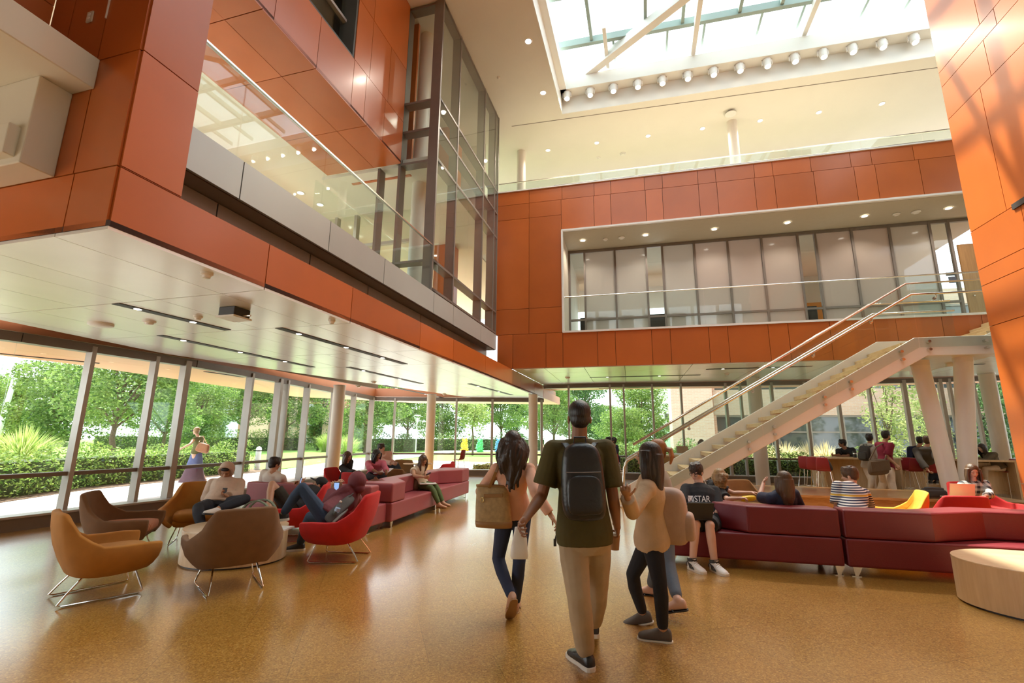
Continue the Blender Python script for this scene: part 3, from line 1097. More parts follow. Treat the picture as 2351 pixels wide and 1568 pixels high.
# roof-light frame and glass
sky = thing('window_16', None, None, P_(0, 0) + UP * ZL, kind='structure')
ZG = 14.75
def on(px_, py_, z=ZG): return atz(px_, py_, z)
gm = MB()
for aa in (-1.5, -3.4, -6.2, -9.0, -11.8):
    gm.bar(P_(aa, -.1) + UP * ZG, P_(aa, far) + UP * ZG, UP, .12, .07)
for i, cc in enumerate((1.3, 3.05, 4.2, 5.9, 7.1, 8.9, 10.1, 11.6)):
    gm.bar(P_(-1.5, cc) + UP * (ZG + .02), P_(near, cc) + UP * (ZG + .02), UP, .09, .05)
    gm.bar(P_(-1.5, cc + .7) + UP * (ZG + .02), P_(-.3, cc + .7) + UP * (ZG + .02), UP, .07, .035)
gm.build('mullion', ALUG, sky)
bmz = ZG - .22
bm1 = MB()
p0, p1 = atz(1325, 185, bmz), atz(1560, 0, bmz)
dirb = (p1 - p0); dirb.normalize()
bm1.bar(p0 - dirb * .4, p0 + dirb * 9, UP, .16, .13)
for c0_ in (4.6, 8.0):
    bm1.bar(P_(-.3, c0_) + UP * bmz, P_(near, c0_ + .2) + UP * bmz, UP, .11, .075)
bm1.bar(P_(-.3, 1.75) + UP * bmz, P_(-2.2, 1.75) + UP * bmz, UP, .08, .06)
bm1.build('beam', WELLW, sky, bevel=.01)
gp = MB()
gp.prism([P_(0, -.3), P_(0, far + .5), P_(near, far + .5), P_(near, -.3)], UP * .012)
gp.v = [v + UP * (ZG + .12) for v in gp.v]
gp.build('glass_pane', GLASS, sky)

# ---- the rest of the hall, round and behind the camera
m = MB(); m.box(V((4.2, -4.0, 6.7)), V((16.6, 0, 0)), V((0, .1, 0)), UP * 6.7); struct('wall_near', m, HALLW)
m = MB(); m.box(V((20.9, 4.8, 6.7)), V((.1, 0, 0)), V((0, 8.9, 0)), UP * 6.7); struct('wall_right_outer', m, HALLW)
m = MB()
uk = (KB.p0 - LP.p0).dot(A) + .12
for z0, z1_ in ((3.35, 4.85), (8.56, ZC)):
    m.box(LP.at((uk + 1.2) / 2, (z0 + z1_) / 2), A * ((1.2 - uk) / 2), B * .06, UP * ((z1_ - z0) / 2))
q = KB.at(-6, 0)
m.box(V((q.x, (q.y - 4) / 2, (ZS + ZC) / 2)), V((.08, 0, 0)), V((0, (q.y + 4) / 2, 0)), UP * ((ZC - ZS) / 2))
struct('wall_left_light_block', m, HALLW)  # unseen outer walls, added to keep sun and sky light out
m = MB()
m.prism([P_(near, -9) + UP * ZC, P_(near, 18) + UP * ZC, P_(near - 9, 18) + UP * ZC, P_(near - 9, -9) + UP * ZC], UP * .1)
m.prism([P_(near, far) + UP * ZC, P_(near, 18) + UP * ZC, P_(0, 18) + UP * ZC, P_(0, far) + UP * ZC], UP * .1)
struct('ceiling_near', m, HALLW)

# ---- window walls
def window_wall(idx, P, Q, mull, z0, z1_, zrail, m_frame=ALU, wide=(), inside=1, ym=None, split=True):
    t = thing('window_%d' % idx, None, None, P, kind='structure')
    d = (Q - P).normalized()
    L = (Q - P).length
    n = V((d.y, -d.x, 0)) * inside
    mid = (P + Q) / 2
    def bx(nm, a, b, za, zb2, depth, off=0.0, mm=m_frame, bev=0):
        mb = MB()
        mb.box(P + d * ((a + b) / 2) + UP * ((za + zb2) / 2) + n * off, d * ((b - a) / 2), n * (depth / 2), UP * ((zb2 - za) / 2))
        return mb.build(nm, mm, t, bevel=bev)
    bx('sill', 0, L, 0, .20, .30, .08, ALUD)
    bx('sill_cap', 0, L, .20, .235, .34, .09, ALU)
    bx('head', 0, L, z1_ - .16, z1_, .2, 0, ALUD)
    bx('rail', 0, L, zrail - .035, zrail + .035, .12, .02, ALUD)
    us = []
    for x in mull:
        dd = ray(x[0], x[1]); dd = V((dd.x, dd.y, 0)); o = V((0, 0, 0))
        den = dd.x * d.y - dd.y * d.x
        s_ = (dd.x * (0 - P.y) - dd.y * (0 - P.x)) / den if abs(den) > 1e-9 else 0
        us.append((s_, x[2] if len(x) > 2 else .035))
    for s_, hw in us:
        if -.05 < s_ < L + .05:
            bx('mullion', s_ - hw, s_ + hw, .2, z1_ - .05, .20, .03)
    bx('glass_pane', 0, L, .2, z1_ - .1, .016, -.05, GLASS)
    return t
left_m = [(-160, 740), (210.5, 796), (356, 817), (427, 827, .06), (574, 856), (640, 869, .06), (656, 873), (704, 884), (766, 896), (811, 905), (853, 912, .05)]
ZR = .85
for i in range(len(LW) - 1):
    window_wall(i + 1, LW[i], LW[i + 1], left_m, 0, ZS, ZR)
window_wall(5, FW[0], FW[1], [(857, 913, .05), (908.5, 917), (1049, 920), (1131, 920, .05), (1243, 900, .05)], 0, ZS, ZR)
right_m = [(1246, 885, .05), (1306, 885), (1400, 882), (1431, 882), (1496, 881), (1561.6, 880), (1663, 878, .045), (1697, 876), (1768, 874, .045), (1843, 873, .045), (1917, 871, .045), (1990, 871), (2070.7, 870, .05), (2154, 867.6, .05), (2175, 867), (2229, 866), (2300, 866)]
for i in range(len(RW) - 1):
    window_wall(6 + i, RW[i], RW[i + 1], right_m, 0, ZB, ZR)

# ---- canopies outside
cn_ = MB()
def offs(pts, k):
    out = []
    for i, p in enumerate(pts):
        a = pts[max(i - 1, 0)]; b = pts[min(i + 1, len(pts) - 1)]
        d = (b - a).normalized()
        out.append(p + V((-d.y, d.x, 0)) * k)
    return out
lo = offs(LW, 3.7)
cps = []
for i in range(len(LW) - 1):
    cps.append([LW[i], LW[i + 1], lo[i + 1], lo[i]])
ce = FW[1] + A * 4.0
cps.append([LW[-1], FW[1], ce, LW[-1] + A * 4.0, lo[-1]])
for q_ in cps:
    cn_.prism([p + UP * (ZS + .02) for p in q_], UP * .35)
struct('trim_canopy_left', cn_, ORANGE_EXT)
cn2 = MB()
ro = [p + V((.62, 2.55, 0)) for p in RW]
for i in range(len(RW) - 1):
    cn2.prism([p + UP * (ZB + .02) for p in (RW[i], RW[i + 1], ro[i + 1], ro[i])], UP * .35)
struct('trim_canopy_rear', cn2, ORANGE_EXT)
m = MB()
for a, b, z in ((atz(0, 812, ZS + .015), atz(228, 834, ZS + .015), 0), (atz(470, 853, ZS + .015), atz(560, 866, ZS + .015), 0), (atz(583, 870, ZS + .015), atz(700, 884, ZS + .015), 0)):
    m.bar(a, b, (b - a).cross(UP), .05, .008)
for a, b in ((atz(1375, 892, ZB + .012), atz(1584, 887, ZB + .012)), (atz(1590, 884, ZB + .012), atz(1660, 882, ZB + .012))):
    m.bar(a, b, (b - a).cross(UP), .04, .008)
struct('trim_4', m, DARK)
# ================================================================== outdoors
GRASS = mat('lawn_grass', (.20, .36, .06), .9, var=.25, scale=3, bump=.6, bscale=60)
MULCH = mat('bark_mulch', (.17, .11, .075), .95, var=.45, scale=14, bump=.8, bscale=40)
BARK = mat('tree_bark', (.14, .10, .07), .9, var=.3, scale=12, bump=.5)
L_MID = leaf_mat('leaf_mid_green', (.055, .135, .025), (.30, .42, .11))
L_LIGHT = leaf_mat('leaf_light_green', (.17, .27, .06), (.50, .54, .22))
L_DARK = leaf_mat('leaf_dark_green', (.05, .13, .04), (.16, .27, .09))
L_HEDGE = leaf_mat('hedge_leaf', (.09, .20, .03), (.38, .50, .12))
L_GRASS = leaf_mat('ornamental_grass_blade', (.26, .40, .07), (.62, .70, .26))
L_BUFF = leaf_mat('grass_plume', (.55, .46, .24), (.80, .72, .46))
BRICK = brick_mat('brick_red', (.58, .26, .17), (.68, .34, .23), (.62, .5, .42))
BRICKP = brick_mat('brick_pale', (.72, .46, .36), (.78, .52, .42), (.75, .62, .55), .3, .1)
TANB = brick_mat('brick_tan', (.50, .33, .24), (.56, .38, .28), (.5, .42, .36), .3, .1)
DWIN = mat('dark_window', (.05, .06, .065), .08, var=.2, scale=.5, spec=.9)
BLDW = mat('pale_building', (.62, .65, .66), .6, var=.05)
GWHITE = mat('lamp_post_paint', (.80, .82, .82), .4, var=.02)

def flat(name, pts, z, m, t=.04, **k):
    mb = MB()
    mb.prism([V((p[0], p[1], z - t)) for p in pts], UP * t)
    return struct(name, mb, m, **k)
flat('ground', [(-160, -30), (160, -30), (160, 230), (-160, 230)], -.16, mat('gravel_ground', (.52, .50, .46), .9, var=.1, scale=2))
flat('ground_lawn', [(-90, 23.5), (-12, 23.5), (-11, 30), (20, 30), (20, 26), (60, 26), (60, 130), (-120, 130)], -.12, GRASS)
def G(x, y): return atz(x, y, 0)
# paving round the building: the wing's terrace, the path beyond
flat('ground_paving', [(-22, -6), (-11.6, 9.0), (-12.4, 14), (-11.0, 23), (-11.5, 34), (-4, 33), (2.5, 30), (8, 27), (9, 24), (22, 20), (30, 14), (24, -6)], -.07, CONC)
flat('ground_path', [(-11.5, 33.9), (-8, 58), (-3, 62), (8, 66), (8, 60), (-2, 57), (-6, 52), (-8.4, 33.6)], -.065, CONC)
flat('ground_mulch', [(-22, -4), (-11.6, 9.0), (-12.4, 14), (-11.0, 23), (-14.5, 24), (-17, 14), (-24, 2)], -.05, MULCH)
flat('ground_bed', [p[:2] for p in (RW[1] + V((-1.9, .9, 0)), RW[1] + V((0, .4, 0)), RW[2] + V((0, .4, 0)), RW[3] + V((0, .4, 0)), RW[4] + V((.2, .6, 0)), RW[4] + V((2, 5, 0)), RW[2] + V((1, 5, 0)), RW[1] + V((-1, 6, 0)))], -.04, MULCH)

rnd = random.Random(3)
def leaf(mb, p, s, nrm=None):
    a = V((rnd.gauss(0, 1), rnd.gauss(0, 1), rnd.gauss(0, .7)))
    a = a.normalized() if a.length > 0 else V((1, 0, 0))
    b = a.orthogonal().normalized()
    b.rotate(Matrix.Rotation(rnd.random() * 6.28, 3, a))
    k = len(mb.v)
    mb.v += [p - a * s, p - b * s * .45, p + a * s, p + b * s * .45]
    mb.f.append((k, k + 1, k + 2, k + 3))
    mb.m.append(0)

def tree_meshes(h, cr, n, ls, mleaf, conifer=False, trunk=.16, base=.25):
    tm = MB()
    pts = [V((0, 0, -.16)), V((.05, .02, h * base * .6)), V((-.06, .05, h * base)), V((.08, -.05, h * .55)), V((0, 0, h * .85))]
    tm.tube(pts, [trunk * 1.3, trunk, trunk * .85, trunk * .5, trunk * .15], 8)
    blobs = []
    nb = 16
    for i in range(nb):
        t = rnd.random()
        if conifer:
            z = h * (base * .4 + (1 - base * .4) * t)
            r = cr * (1 - t) * .8
            a = rnd.random() * 6.28
            blobs.append((V((r * math.cos(a) * .6, r * math.sin(a) * .6, z)), V((max(.4, r * .7), max(.4, r * .7), h * .09))))
        else:
            a = rnd.random() * 6.28
            rr = cr * (.25 + .5 * rnd.random())
            z = h * (base + .02) + (h * (1 - base) - .6) * (.02 + .88 * t)
            k = math.sin(PI * min(.9, max(.25, (z - h * base) / (h * (1 - base)))))
            c = V((rr * math.cos(a) * k, rr * math.sin(a) * k, z))
            blobs.append((c, V((cr * .42, cr * .42, h * .11)) * (.75 + .5 * rnd.random())))
            if i % 2 == 0:
                tm.tube([V((0, 0, h * base + (z - h * base) * .3)), c * .6 + V((0, 0, z * .36)), c], [trunk * .45, trunk * .25, trunk * .08], 5)
    cm = MB()
    for i in range(n):
        c, r = blobs[i % nb]
        d = V((rnd.gauss(0, 1), rnd.gauss(0, 1), rnd.gauss(0, 1))).normalized() * (.55 + .5 * rnd.random() ** .5)
        leaf(cm, c + V((d.x * r.x, d.y * r.y, d.z * r.z)), ls * (.7 + .6 * rnd.random()))
    return tm.mesh('trunk', BARK), cm.mesh('crown', mleaf)

TR = {
    'mid': tree_meshes(8.5, 4.0, 15000, .115, L_MID, base=.16),
    'mid2': tree_meshes(7.0, 3.7, 13000, .11, L_MID, base=.14),
    'light': tree_meshes(5.2, 1.9, 2600, .12, L_LIGHT, trunk=.07, base=.4),
    'dark': tree_meshes(13, 5.5, 12000, .17, L_DARK, base=.08),
    'con': tree_meshes(16, 4.2, 5200, .28, L_DARK, conifer=True),
    'slim': tree_meshes(5.8, 1.5, 3200, .085, L_LIGHT, trunk=.06, base=.12),
}
SPOTS = []
def clear_spot(px, Y, r):
    # step back along the line of sight until the crown stands clear of its neighbours
    d = ray(px, 1000)
    while any((V((d.x / d.y * Y, Y, 0)) - q).length < (r + rq) * .98 for q, rq in SPOTS) and Y < 150:
        Y += .5
    SPOTS.append((V((d.x / d.y * Y, Y, 0)), r))
    return Y
RAD = dict(mid=4.4, mid2=4.1, light=2.2, dark=6.2, con=3.6, slim=1.7)
def tree(kind, px, Y, s, label, rz=0.0, sz=None):
    Y0 = Y
    Y = clear_spot(px, Y, RAD[kind] * s * .95)
    s *= (Y / Y0) ** .5
    d = ray(px, 1000)
    t = thing('tree', label, 'tree', (d.x / d.y * Y, Y, 0), rz, 'trees outside the windows')
    t.scale = (s, s, sz or s)
    for nm, me in zip(('trunk', 'crown'), TR[kind]):
        o = bpy.data.objects.new(nm, me)
        o.parent = t
        col.objects.link(o)
    return t
tree('mid', 262, 25.5, .95, 'big broad tree with forked trunk behind the hedge, between the two leftmost window posts', 1)
tree('mid2', 120, 33, 1.0, 'leafy green tree left of the big forked tree, behind the grass clump', 2)
tree('mid2', 30, 38, .9, 'leftmost green tree, beside the leaning white light mast', 4)
tree('mid', 378, 34, .78, 'yellow-green tree seen just left of the woman walking outside', 3)
tree('mid2', 455, 30, .8, 'small tree directly behind the woman walking outside', 5.5)
tree('con', 452, 62, .88, 'tall dark conifer rising behind the woman walking outside', .4)
tree('mid', 560, 34, 1.0, 'tree whose crown fills the pane above the seated boy in the white hoodie', 2.2)
tree('mid', 655, 43, 1.12, 'tree with leaning trunk behind the bollard nearest the lawn', 5)
tree('dark', 722, 52, .82, 'dark tree in front of the brick building, left of the round column', 1.2)
tree('mid2', 842, 48, 1.25, 'tree behind the corner where the window wall turns', .2)
tree('mid', 935, 56, 1.15, 'tree behind the white lamp post, left of the second column', 2.9)
tree('mid2', 1015, 62, 1.3, 'tree in the background just right of the second column', 4.4)
tree('light', 1086, 45, 1.15, 'young light green tree between the yellow and green sculptures', .7)
tree('mid', 1150, 70, 1.35, 'tall tree in the far background left of the woman in pink', 3.6)
tree('con', 1188, 78, .75, 'dark green conifer in the far background behind the woman in pink', 1.4)
tree('mid', 1272, 50, .95, 'tree behind the slatted screen, left of the man with the black backpack', 1.9)
tree('dark', 1345, 58, 1.0, 'large dark round tree directly above the head of the man with the black backpack', 3.3)
tree('mid2', 1400, 52, .85, 'smaller tree right of the man with the black backpack', .9)
tree('mid2', 1472, 42, 1.02, 'reddish dark bush-like tree left of the white gable beside the brick wall', 2.6)
tree('mid2', 1435, 36, .6, 'low light tree below the distant house roof', 4.9)
tree('slim', 2042, 24.5, 1.06, 'slender light green tree outside the window right of the stair', .8)
tree('slim', 2140, 25.5, .8, 'second slender tree outside, half hidden by the leaning column', 2.8)
tree('dark', 2330, 25, .5, 'dark shrub tree behind the rightmost window panes', 2.8)
for i, (px, Y, s) in enumerate(((-60, 75, 1.4), (150, 85, 1.6), (420, 110, 1.9), (600, 95, 1.7), (860, 105, 1.8), (1240, 100, 1.7))):
    tree('mid', px, Y, s, 'hazy green tree in the far background treeline', i * 1.3)

def hedge(name, label, pts, width, h, n, ls, m, group=None, cat='hedge'):
    mb = MB()
    segs = [(a, b, (b - a).length) for a, b in zip(pts[:-1], pts[1:])]
    tot = sum(s[2] for s in segs)
    for i in range(n):
        t = rnd.random() * tot
        for a, b, L in segs:
            if t <= L: break
            t -= L
        d = (b - a).normalized()
        nn = V((-d.y, d.x, 0))
        s_ = rnd.random() * 2 - 1
        if rnd.random() < .6: s_ = math.copysign(.85 + .2 * rnd.random(), s_)
        zz = rnd.random() ** .85
        p = a + d * t
        hh = h * (.80 + .16 * math.sin(p.x * 2.3 + p.y * 1.7) + .10 * math.sin(p.x * 5.1 - p.y * 3.3))
        wv = width * (1 - .45 * zz ** 2.5)
        p = p + nn * (s_ * wv / 2) + UP * (zz * hh + .03)
        leaf(mb, p, ls * (.7 + .6 * rnd.random()))
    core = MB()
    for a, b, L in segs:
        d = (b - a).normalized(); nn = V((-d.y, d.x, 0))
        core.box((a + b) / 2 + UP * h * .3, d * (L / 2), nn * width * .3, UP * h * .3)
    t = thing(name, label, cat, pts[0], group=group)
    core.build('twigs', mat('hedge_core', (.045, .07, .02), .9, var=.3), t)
    mb.build('foliage', m, t)
    return t
hedge('hedge', 'bright green clipped hedge along the terrace outside the left windows', [V((-17.5, 2.5, -.05)), V((-13.0, 10.2, -.05)), V((-13.6, 15, -.05)), V((-12.4, 22, -.05))], 1.9, 1.42, 24000, .05, L_HEDGE)
hedge('hedge', 'bright green hedge outside the rear windows behind the bar tables', [RW[1] + V((.6, 1.6, -.05)), RW[2] + V((.3, 1.7, -.05)), RW[3] + V((.4, 1.7, -.05)), RW[4] + V((.5, 1.7, -.05))], 1.7, 1.3, 22000, .045, L_HEDGE)
hedge('hedge', 'low planting bed outside the window left of the man with the black backpack', [V((2.0, 23.5, -.05)), V((4.4, 23.2, -.05))], 1.2, .9, 2600, .05, L_HEDGE)
hedge('shrub', 'pink flowering shrubs beyond the path, left of the man with the black backpack', [V((3.0, 46, -.05)), V((8.0, 45, -.05))], 1.5, 1.2, 1800, .08, leaf_mat('flower_pink', (.75, .35, .28), (.85, .62, .5)), cat='shrub')
hedge('shrub', 'pale round shrub on the terrace beyond the far end of the mauve sofa', [V((-1.7, 23.0, -.07)), V((-.9, 22.8, -.07))], .8, .55, 900, .05, leaf_mat('shrub_pale', (.4, .42, .12), (.7, .66, .3)), cat='shrub')
for px, Y, n, lab in ((70, 60, 1400, 'rose bed far behind the hedge at the left'), (330, 55, 1400, 'low white-flowering bed across the lawn behind the big forked tree'), (520, 52, 1500, 'pale flowering bed beside the park bench'), (668, 56, 1500, 'low plants at the foot of the brick building'), (850, 54, 1500, 'dark clipped hedge far across the lawn at the corner'), (1010, 60, 1300, 'round clipped bushes beyond the path by the walking figure'), (1160, 62, 1300, 'dark ornamental bushes behind the green sculpture')):
    d = ray(px, 1000)
    SPOTS.append((V((d.x / d.y * Y, Y, 0)), 1))
    c = V((d.x / d.y * Y, Y, -.1))
    hedge('shrub', lab, [c - V((5, 0, 0)), c + V((5, 0, 0))], 2.2, 2.3, n * 2, .11, L_DARK if 'dark' in lab else L_MID, cat='shrub')
hedge('shrub', 'mixed green garden beds outside the rear windows beyond the hedge', [V((5.0, 25.5, -.1)), V((12.0, 25.0, -.1))], 2.5, 1.6, 5000, .07, L_MID, cat='shrub')

def grass_clump(px, Y, r, h, label, m=L_GRASS, n=900):
    Y = clear_spot(px, Y, r * .95)
    d = ray(px, 1000)
    c = V((d.x / d.y * Y, Y, -.1))
    mb = MB()
    for i in range(n):
        a = rnd.random() * 6.28
        rr = r * rnd.random() ** .6
        o = c + V((math.cos(a), math.sin(a), 0)) * rr * .35
        hh = h * (.6 + .5 * rnd.random())
        tip = c + V((math.cos(a), math.sin(a), 0)) * rr * 1.25 + UP * hh * (.95 - .35 * rr / r)
        mid = o.lerp(tip, .5) + UP * hh * .22
        w_ = V((-math.sin(a), math.cos(a), 0)) * .022
        k = len(mb.v)
        mb.v += [o - w_, o + w_, mid + w_ * .8, mid - w_ * .8, tip]
        mb.f += [(k, k + 1, k + 2, k + 3), (k + 3, k + 2, k + 4)]
        mb.m += [0, 0]
    return tag(mb.build('ornamental_grass', m, loc=c), label, 'grass clump')
grass_clump(60, 17.5, 1.15, 2.15, 'big fountain-like ornamental grass clump behind the hedge at the far left')
grass_clump(-10, 16.5, 1.0, 1.9, 'paler ornamental grass clump cut by the left edge of the photo')
grass_clump(752, 46, 1.5, 2.3, 'round grass clump left of the first round column', n=600)
grass_clump(800, 40, 1.3, 2.1, 'round grass clump behind the map sign', n=600)
for i, px in enumerate((1760, 1800, 1850, 1890, 1690)):
    grass_clump(px, 25.5 - .3 * i, 1.0, 1.75, 'buff feathery grass clump outside, %s' % ('right of the column behind the stair', 'third from the column behind the stair', 'behind the red bar stools', 'rightmost of the feathery clumps, behind the boy in black at the bar table', 'left of the column behind the stair')[i], L_BUFF, 450)

# ---- far buildings
def building(name, label, p, ang, L, depth, rows, mats_, group=None):
    """rows: (z0, z1, kind) kind 0 wall, 1 window band"""
    pl = Plane(p, ang)
    nrm = V((pl.d.y, -pl.d.x, 0))
    t = thing(name, label, 'building', p)
    wall = MB()
    for z0, z1_, k in rows:
        if k == 0:
            wall.box(pl.at(L / 2, (z0 + z1_) / 2, -depth / 2), pl.d * (L / 2), nrm * (depth / 2), UP * ((z1_ - z0) / 2))
    wall.box(pl.at(L / 2, rows[-1][1] / 2 - .1, -depth / 2 - .3), pl.d * (L / 2 - .2), nrm * (depth / 2), UP * (rows[-1][1] / 2))
    wall.build('wall', mats_[0], t)
    for z0, z1_, k in rows:
        if k == 1:
            m = MB()
            m.box(pl.at(L / 2, (z0 + z1_) / 2, -.25), pl.d * (L / 2), nrm * .05, UP * ((z1_ - z0) / 2))
            f = m.build('window_band', mats_[1], t)
            m = MB()
            x = .0
            while x <= L:
                m.box(pl.at(x, (z0 + z1_) / 2, -.17), pl.d * .05, nrm * .06, UP * ((z1_ - z0) / 2))
                x += 1.9
            m.box(pl.at(L / 2, z0 + (z1_ - z0) * .62, -.17), pl.d * (L / 2), nrm * .05, UP * .045)
            m.box(pl.at(L / 2, z1_ - .06, -.12), pl.d * (L / 2), nrm * .07, UP * .06)
            m.build('mullion', ALUD, f)
    return t
building('campus_building', 'long building with dark ribbon windows and tan spandrels outside the right-hand windows', aty(1640, 950, 31.0), 101, 34, 8,
         [(0, .35, 0), (.35, 3.1, 1), (3.1, 4.75, 0), (4.75, 6.6, 1), (6.6, 8.2, 0), (8.2, 10, 1), (10, 11, 0)], (TANB, DWIN))
pb = aty(1543, 950, 31.5)
t = thing('brick_wall', 'pale sunlit brick gable wall seen beyond the stair handrails', 'building', pb)
m = MB(); m.box(V((pb.x + 1.27, pb.y + .1, 5.4)), V((1.27, -.25, 0)), V((.1, .6, 0)), UP * 5.5); m.build('wall', BRICKP, t)
m = MB(); m.box(V((pb.x + 2.62, pb.y - .16, 5.4)), V((.14, -.03, 0)), V((.03, .3, 0)), UP * 5.5); m.build('corner_strip', BRICK, t)
pg = aty(1522, 950, 60)
t = thing('gable_house', 'white gable with small windows just left of the pale brick wall', 'building', pg)
m = MB(); m.box(V((pg.x + 1.6, pg.y, 4.2)), V((2.4, 0, 0)), V((0, 2, 0)), UP * 4.3); m.build('wall', BLDW, t)
m = MB()
for zz in (3.0, 4.2):
    m.box(V((pg.x - .1, pg.y - 2.03, zz)), V((.35, 0, 0)), V((0, .03, 0)), UP * .38)
m.build('window', DWIN, t)
pr_ = aty(1395, 945, 110)
t = thing('house', 'distant grey-roofed house above the trees right of the man with the black backpack', 'house', pr_)
m = MB(); m.box(V((pr_.x, pr_.y, 2.7)), V((6, 0, 0)), V((0, 4, 0)), UP * 3); m.build('wall', BLDW, t)
m = MB(); m.prism([V((pr_.x - 6.5, pr_.y - 4.5, 5.6)), V((pr_.x + 6.5, pr_.y - 4.5, 5.6)), V((pr_.x + 6.5, pr_.y, 8.6)), V((pr_.x - 6.5, pr_.y, 8.6))], V((0, 0, -.3))); m.build('roof', mat('slate_roof', (.33, .36, .40), .7, var=.1), t)
for dx in (-3, 3):
    m = MB(); m.box(V((pr_.x + dx, pr_.y - 4, 6.6)), V((1.1, 0, 0)), V((0, 1, 0)), UP * 1.0); m.prism([V((pr_.x + dx - 1.3, pr_.y - 5.1, 7.5)), V((pr_.x + dx + 1.3, pr_.y - 5.1, 7.5)), V((pr_.x + dx, pr_.y - 5.1, 8.5))], V((0, 2, 0))); dm = m.build('dormer', BLDW, t)
    m = MB(); m.box(V((pr_.x + dx, pr_.y - 5.02, 6.6)), V((.6, 0, 0)), V((0, .03, 0)), UP * .6); m.build('window', DWIN, dm)
pt = aty(497, 950, 128)
t = thing('tower_building', 'pale tall building with vertical fins behind the trees left of the hooded boy', 'building', pt)
m = MB(); m.box(V((pt.x, pt.y + 3, 6)), V((3, 0, 0)), V((0, 3, 0)), UP * 9); m.build('wall', mat('blue_grey_wall', (.42, .47, .53), .5, var=.06), t)
m = MB()
for k in range(6):
    m.box(V((pt.x - 2.1 + .84 * k, pt.y - .2, 7)), V((.16, 0, 0)), V((0, .25, 0)), UP * 5.4)
m.build('fin', BLDW, t)
m = MB(); m.box(V((pt.x - .7, pt.y - .06, .9)), V((.6, 0, 0)), V((0, .05, 0)), UP * 1.1); m.build('door', DWIN, t)
pk = aty(655, 990, 66)
t = thing('brick_building', 'red brick building with tall piers seen between the window posts left of the round column', 'building', pk)
m = MB()
for a, b in ((-5.0, -2.2), (.6, 3.4), (5.2, 7.0), (8.6, 10.0)):
    m.box(V((pk.x + (a + b) / 2, pk.y, 3.0)), V(((b - a) / 2, 0, 0)), V((0, .4, 0)), UP * 3.3)
m.build('pier', BRICKP, t)
m = MB(); m.box(V((pk.x + 2, pk.y + 1.2, 3.4)), V((9, 0, 0)), V((0, .5, 0)), UP * 3.8); m.build('wall', BRICK, t)
m = MB()
for a in (-1.2, 4.2, 7.8):
    m.box(V((pk.x + a, pk.y + .6, 2.6)), V((.7, 0, 0)), V((0, .12, 0)), UP * 2.4)
m.build('window', DWIN, t)

# ---- bollards, lamp posts, benches, sign, sculptures
def bollard(px, py, label):
    c = atz(px, py, -.07)
    t = thing('bollard_light', label, 'bollard', c, group='concrete bollards on the terrace')
    m = MB(); m.cyl(c, c + UP * .86, .125, n=20); m.build('post', mat('bollard_concrete', (.62, .64, .65), .7, var=.05), t, smooth=True)
    m = MB(); m.cyl(c + UP * .86, c + UP * .92, .09, n=16); m.build('lens', BLACKP, t, smooth=True)
    m = MB(); m.lathe(c + UP * .92, [(.128, 0), (.128, .05), (.10, .12), (.05, .16), (.005, .175)], 20); m.build('cap', GWHITE, t, smooth=True)
bollard(589, 1079, 'pale round-topped bollard on the terrace behind the hooded boy')
bollard(317, 1104, 'pale round-topped bollard standing in the hedge left of the walking woman')
def lamp_post(px, py, ytop, label, Y=None):
    c = atz(px, py, -.1)
    top = aty(px, ytop, c.y).z
    t = thing('lamp_post', label, 'lamp post', c)
    m = MB(); m.cyl(c, V((c.x, c.y, top - .8)), .075, .055, n=12); m.build('post', GWHITE, t, smooth=True)
    m = MB()
    for k in range(4):
        a = k * PI / 2
        m.tube([V((c.x, c.y, top - .85)), V((c.x + .22 * math.cos(a), c.y + .22 * math.sin(a), top - .55)), V((c.x + .33 * math.cos(a), c.y + .33 * math.sin(a), top - .1))], .025, 6)
    m.cyl(V((c.x, c.y, top - .8)), V((c.x, c.y, top - .3)), .12, .2, n=12)
    m.build('lantern', GWHITE, t)
    m = MB(); m.lathe(V((c.x, c.y, top - .1)), [(.36, 0), (.38, .05), (.2, .12), (.02, .14)], 16); m.build('hood', GWHITE, t, smooth=True)
lamp_post(954, 1038, 953, 'white lamp post on the lawn left of the second round column')
lamp_post(1283, 1032, 942, 'white lamp post outside, left of the head of the man with the black backpack')
lamp_post(331, 1035, 868, 'white lamp post half hidden by the tree crown left of the fourth window post')
c = aty(-16, 1030, 34)
t = thing('light_mast', 'tall white stadium light mast at the far left edge', 'light mast', (c.x, c.y, -.15))
top = aty(30, 800, 34)
m = MB(); m.cyl((c.x, c.y, -.15), (c.x + 1.15, c.y, 15), .17, .1, n=12); m.build('mast', GWHITE, t, smooth=True)
m = MB(); lp = aty(4, 838, 34)
for r_ in range(3):
    for k in range(5):
        m.box(lp + V((-.75 + .3 * k, -.1, .3 - .28 * r_)), V((.1, 0, 0)), V((0, .1, 0)), V((0, 0, .08)))
m.bar(lp + V((-.8, 0, .0)), lp + V((.9, 0, .0)), UP, .03, .03)
m.build('floodlight', BLDW, t)
def bench(px, py, label, L=1.8):
    c = atz(px, py, -.12)
    t = thing('park_bench', label, 'bench', c)
    bmat_ = mat('bench_slat', (.06, .09, .08), .6, var=.1)
    m = MB()
    for k in range(4): m.box(c + V((0, -.2 + .13 * k, .45)), V((L / 2, 0, 0)), V((0, .05, 0)), UP * .02)
    m.build('seat', bmat_, t)
    m = MB()
    for k in range(3): m.box(c + V((0, .3, .58 + .13 * k)), V((L / 2, 0, 0)), V((0, .02, 0)), UP * .05)
    m.build('backrest', bmat_, t)
    for s in (-1, 1):
        m = MB(); m.box(c + V((s * L * .4, 0, .22)), V((.03, 0, 0)), V((0, .25, 0)), UP * .22); m.build('leg', bmat_, t)
bench(503, 1016, 'dark slatted park bench across the lawn, right of the walking woman')
bench(470, 1015, 'dark slatted park bench across the lawn, hidden partly by the walking woman')
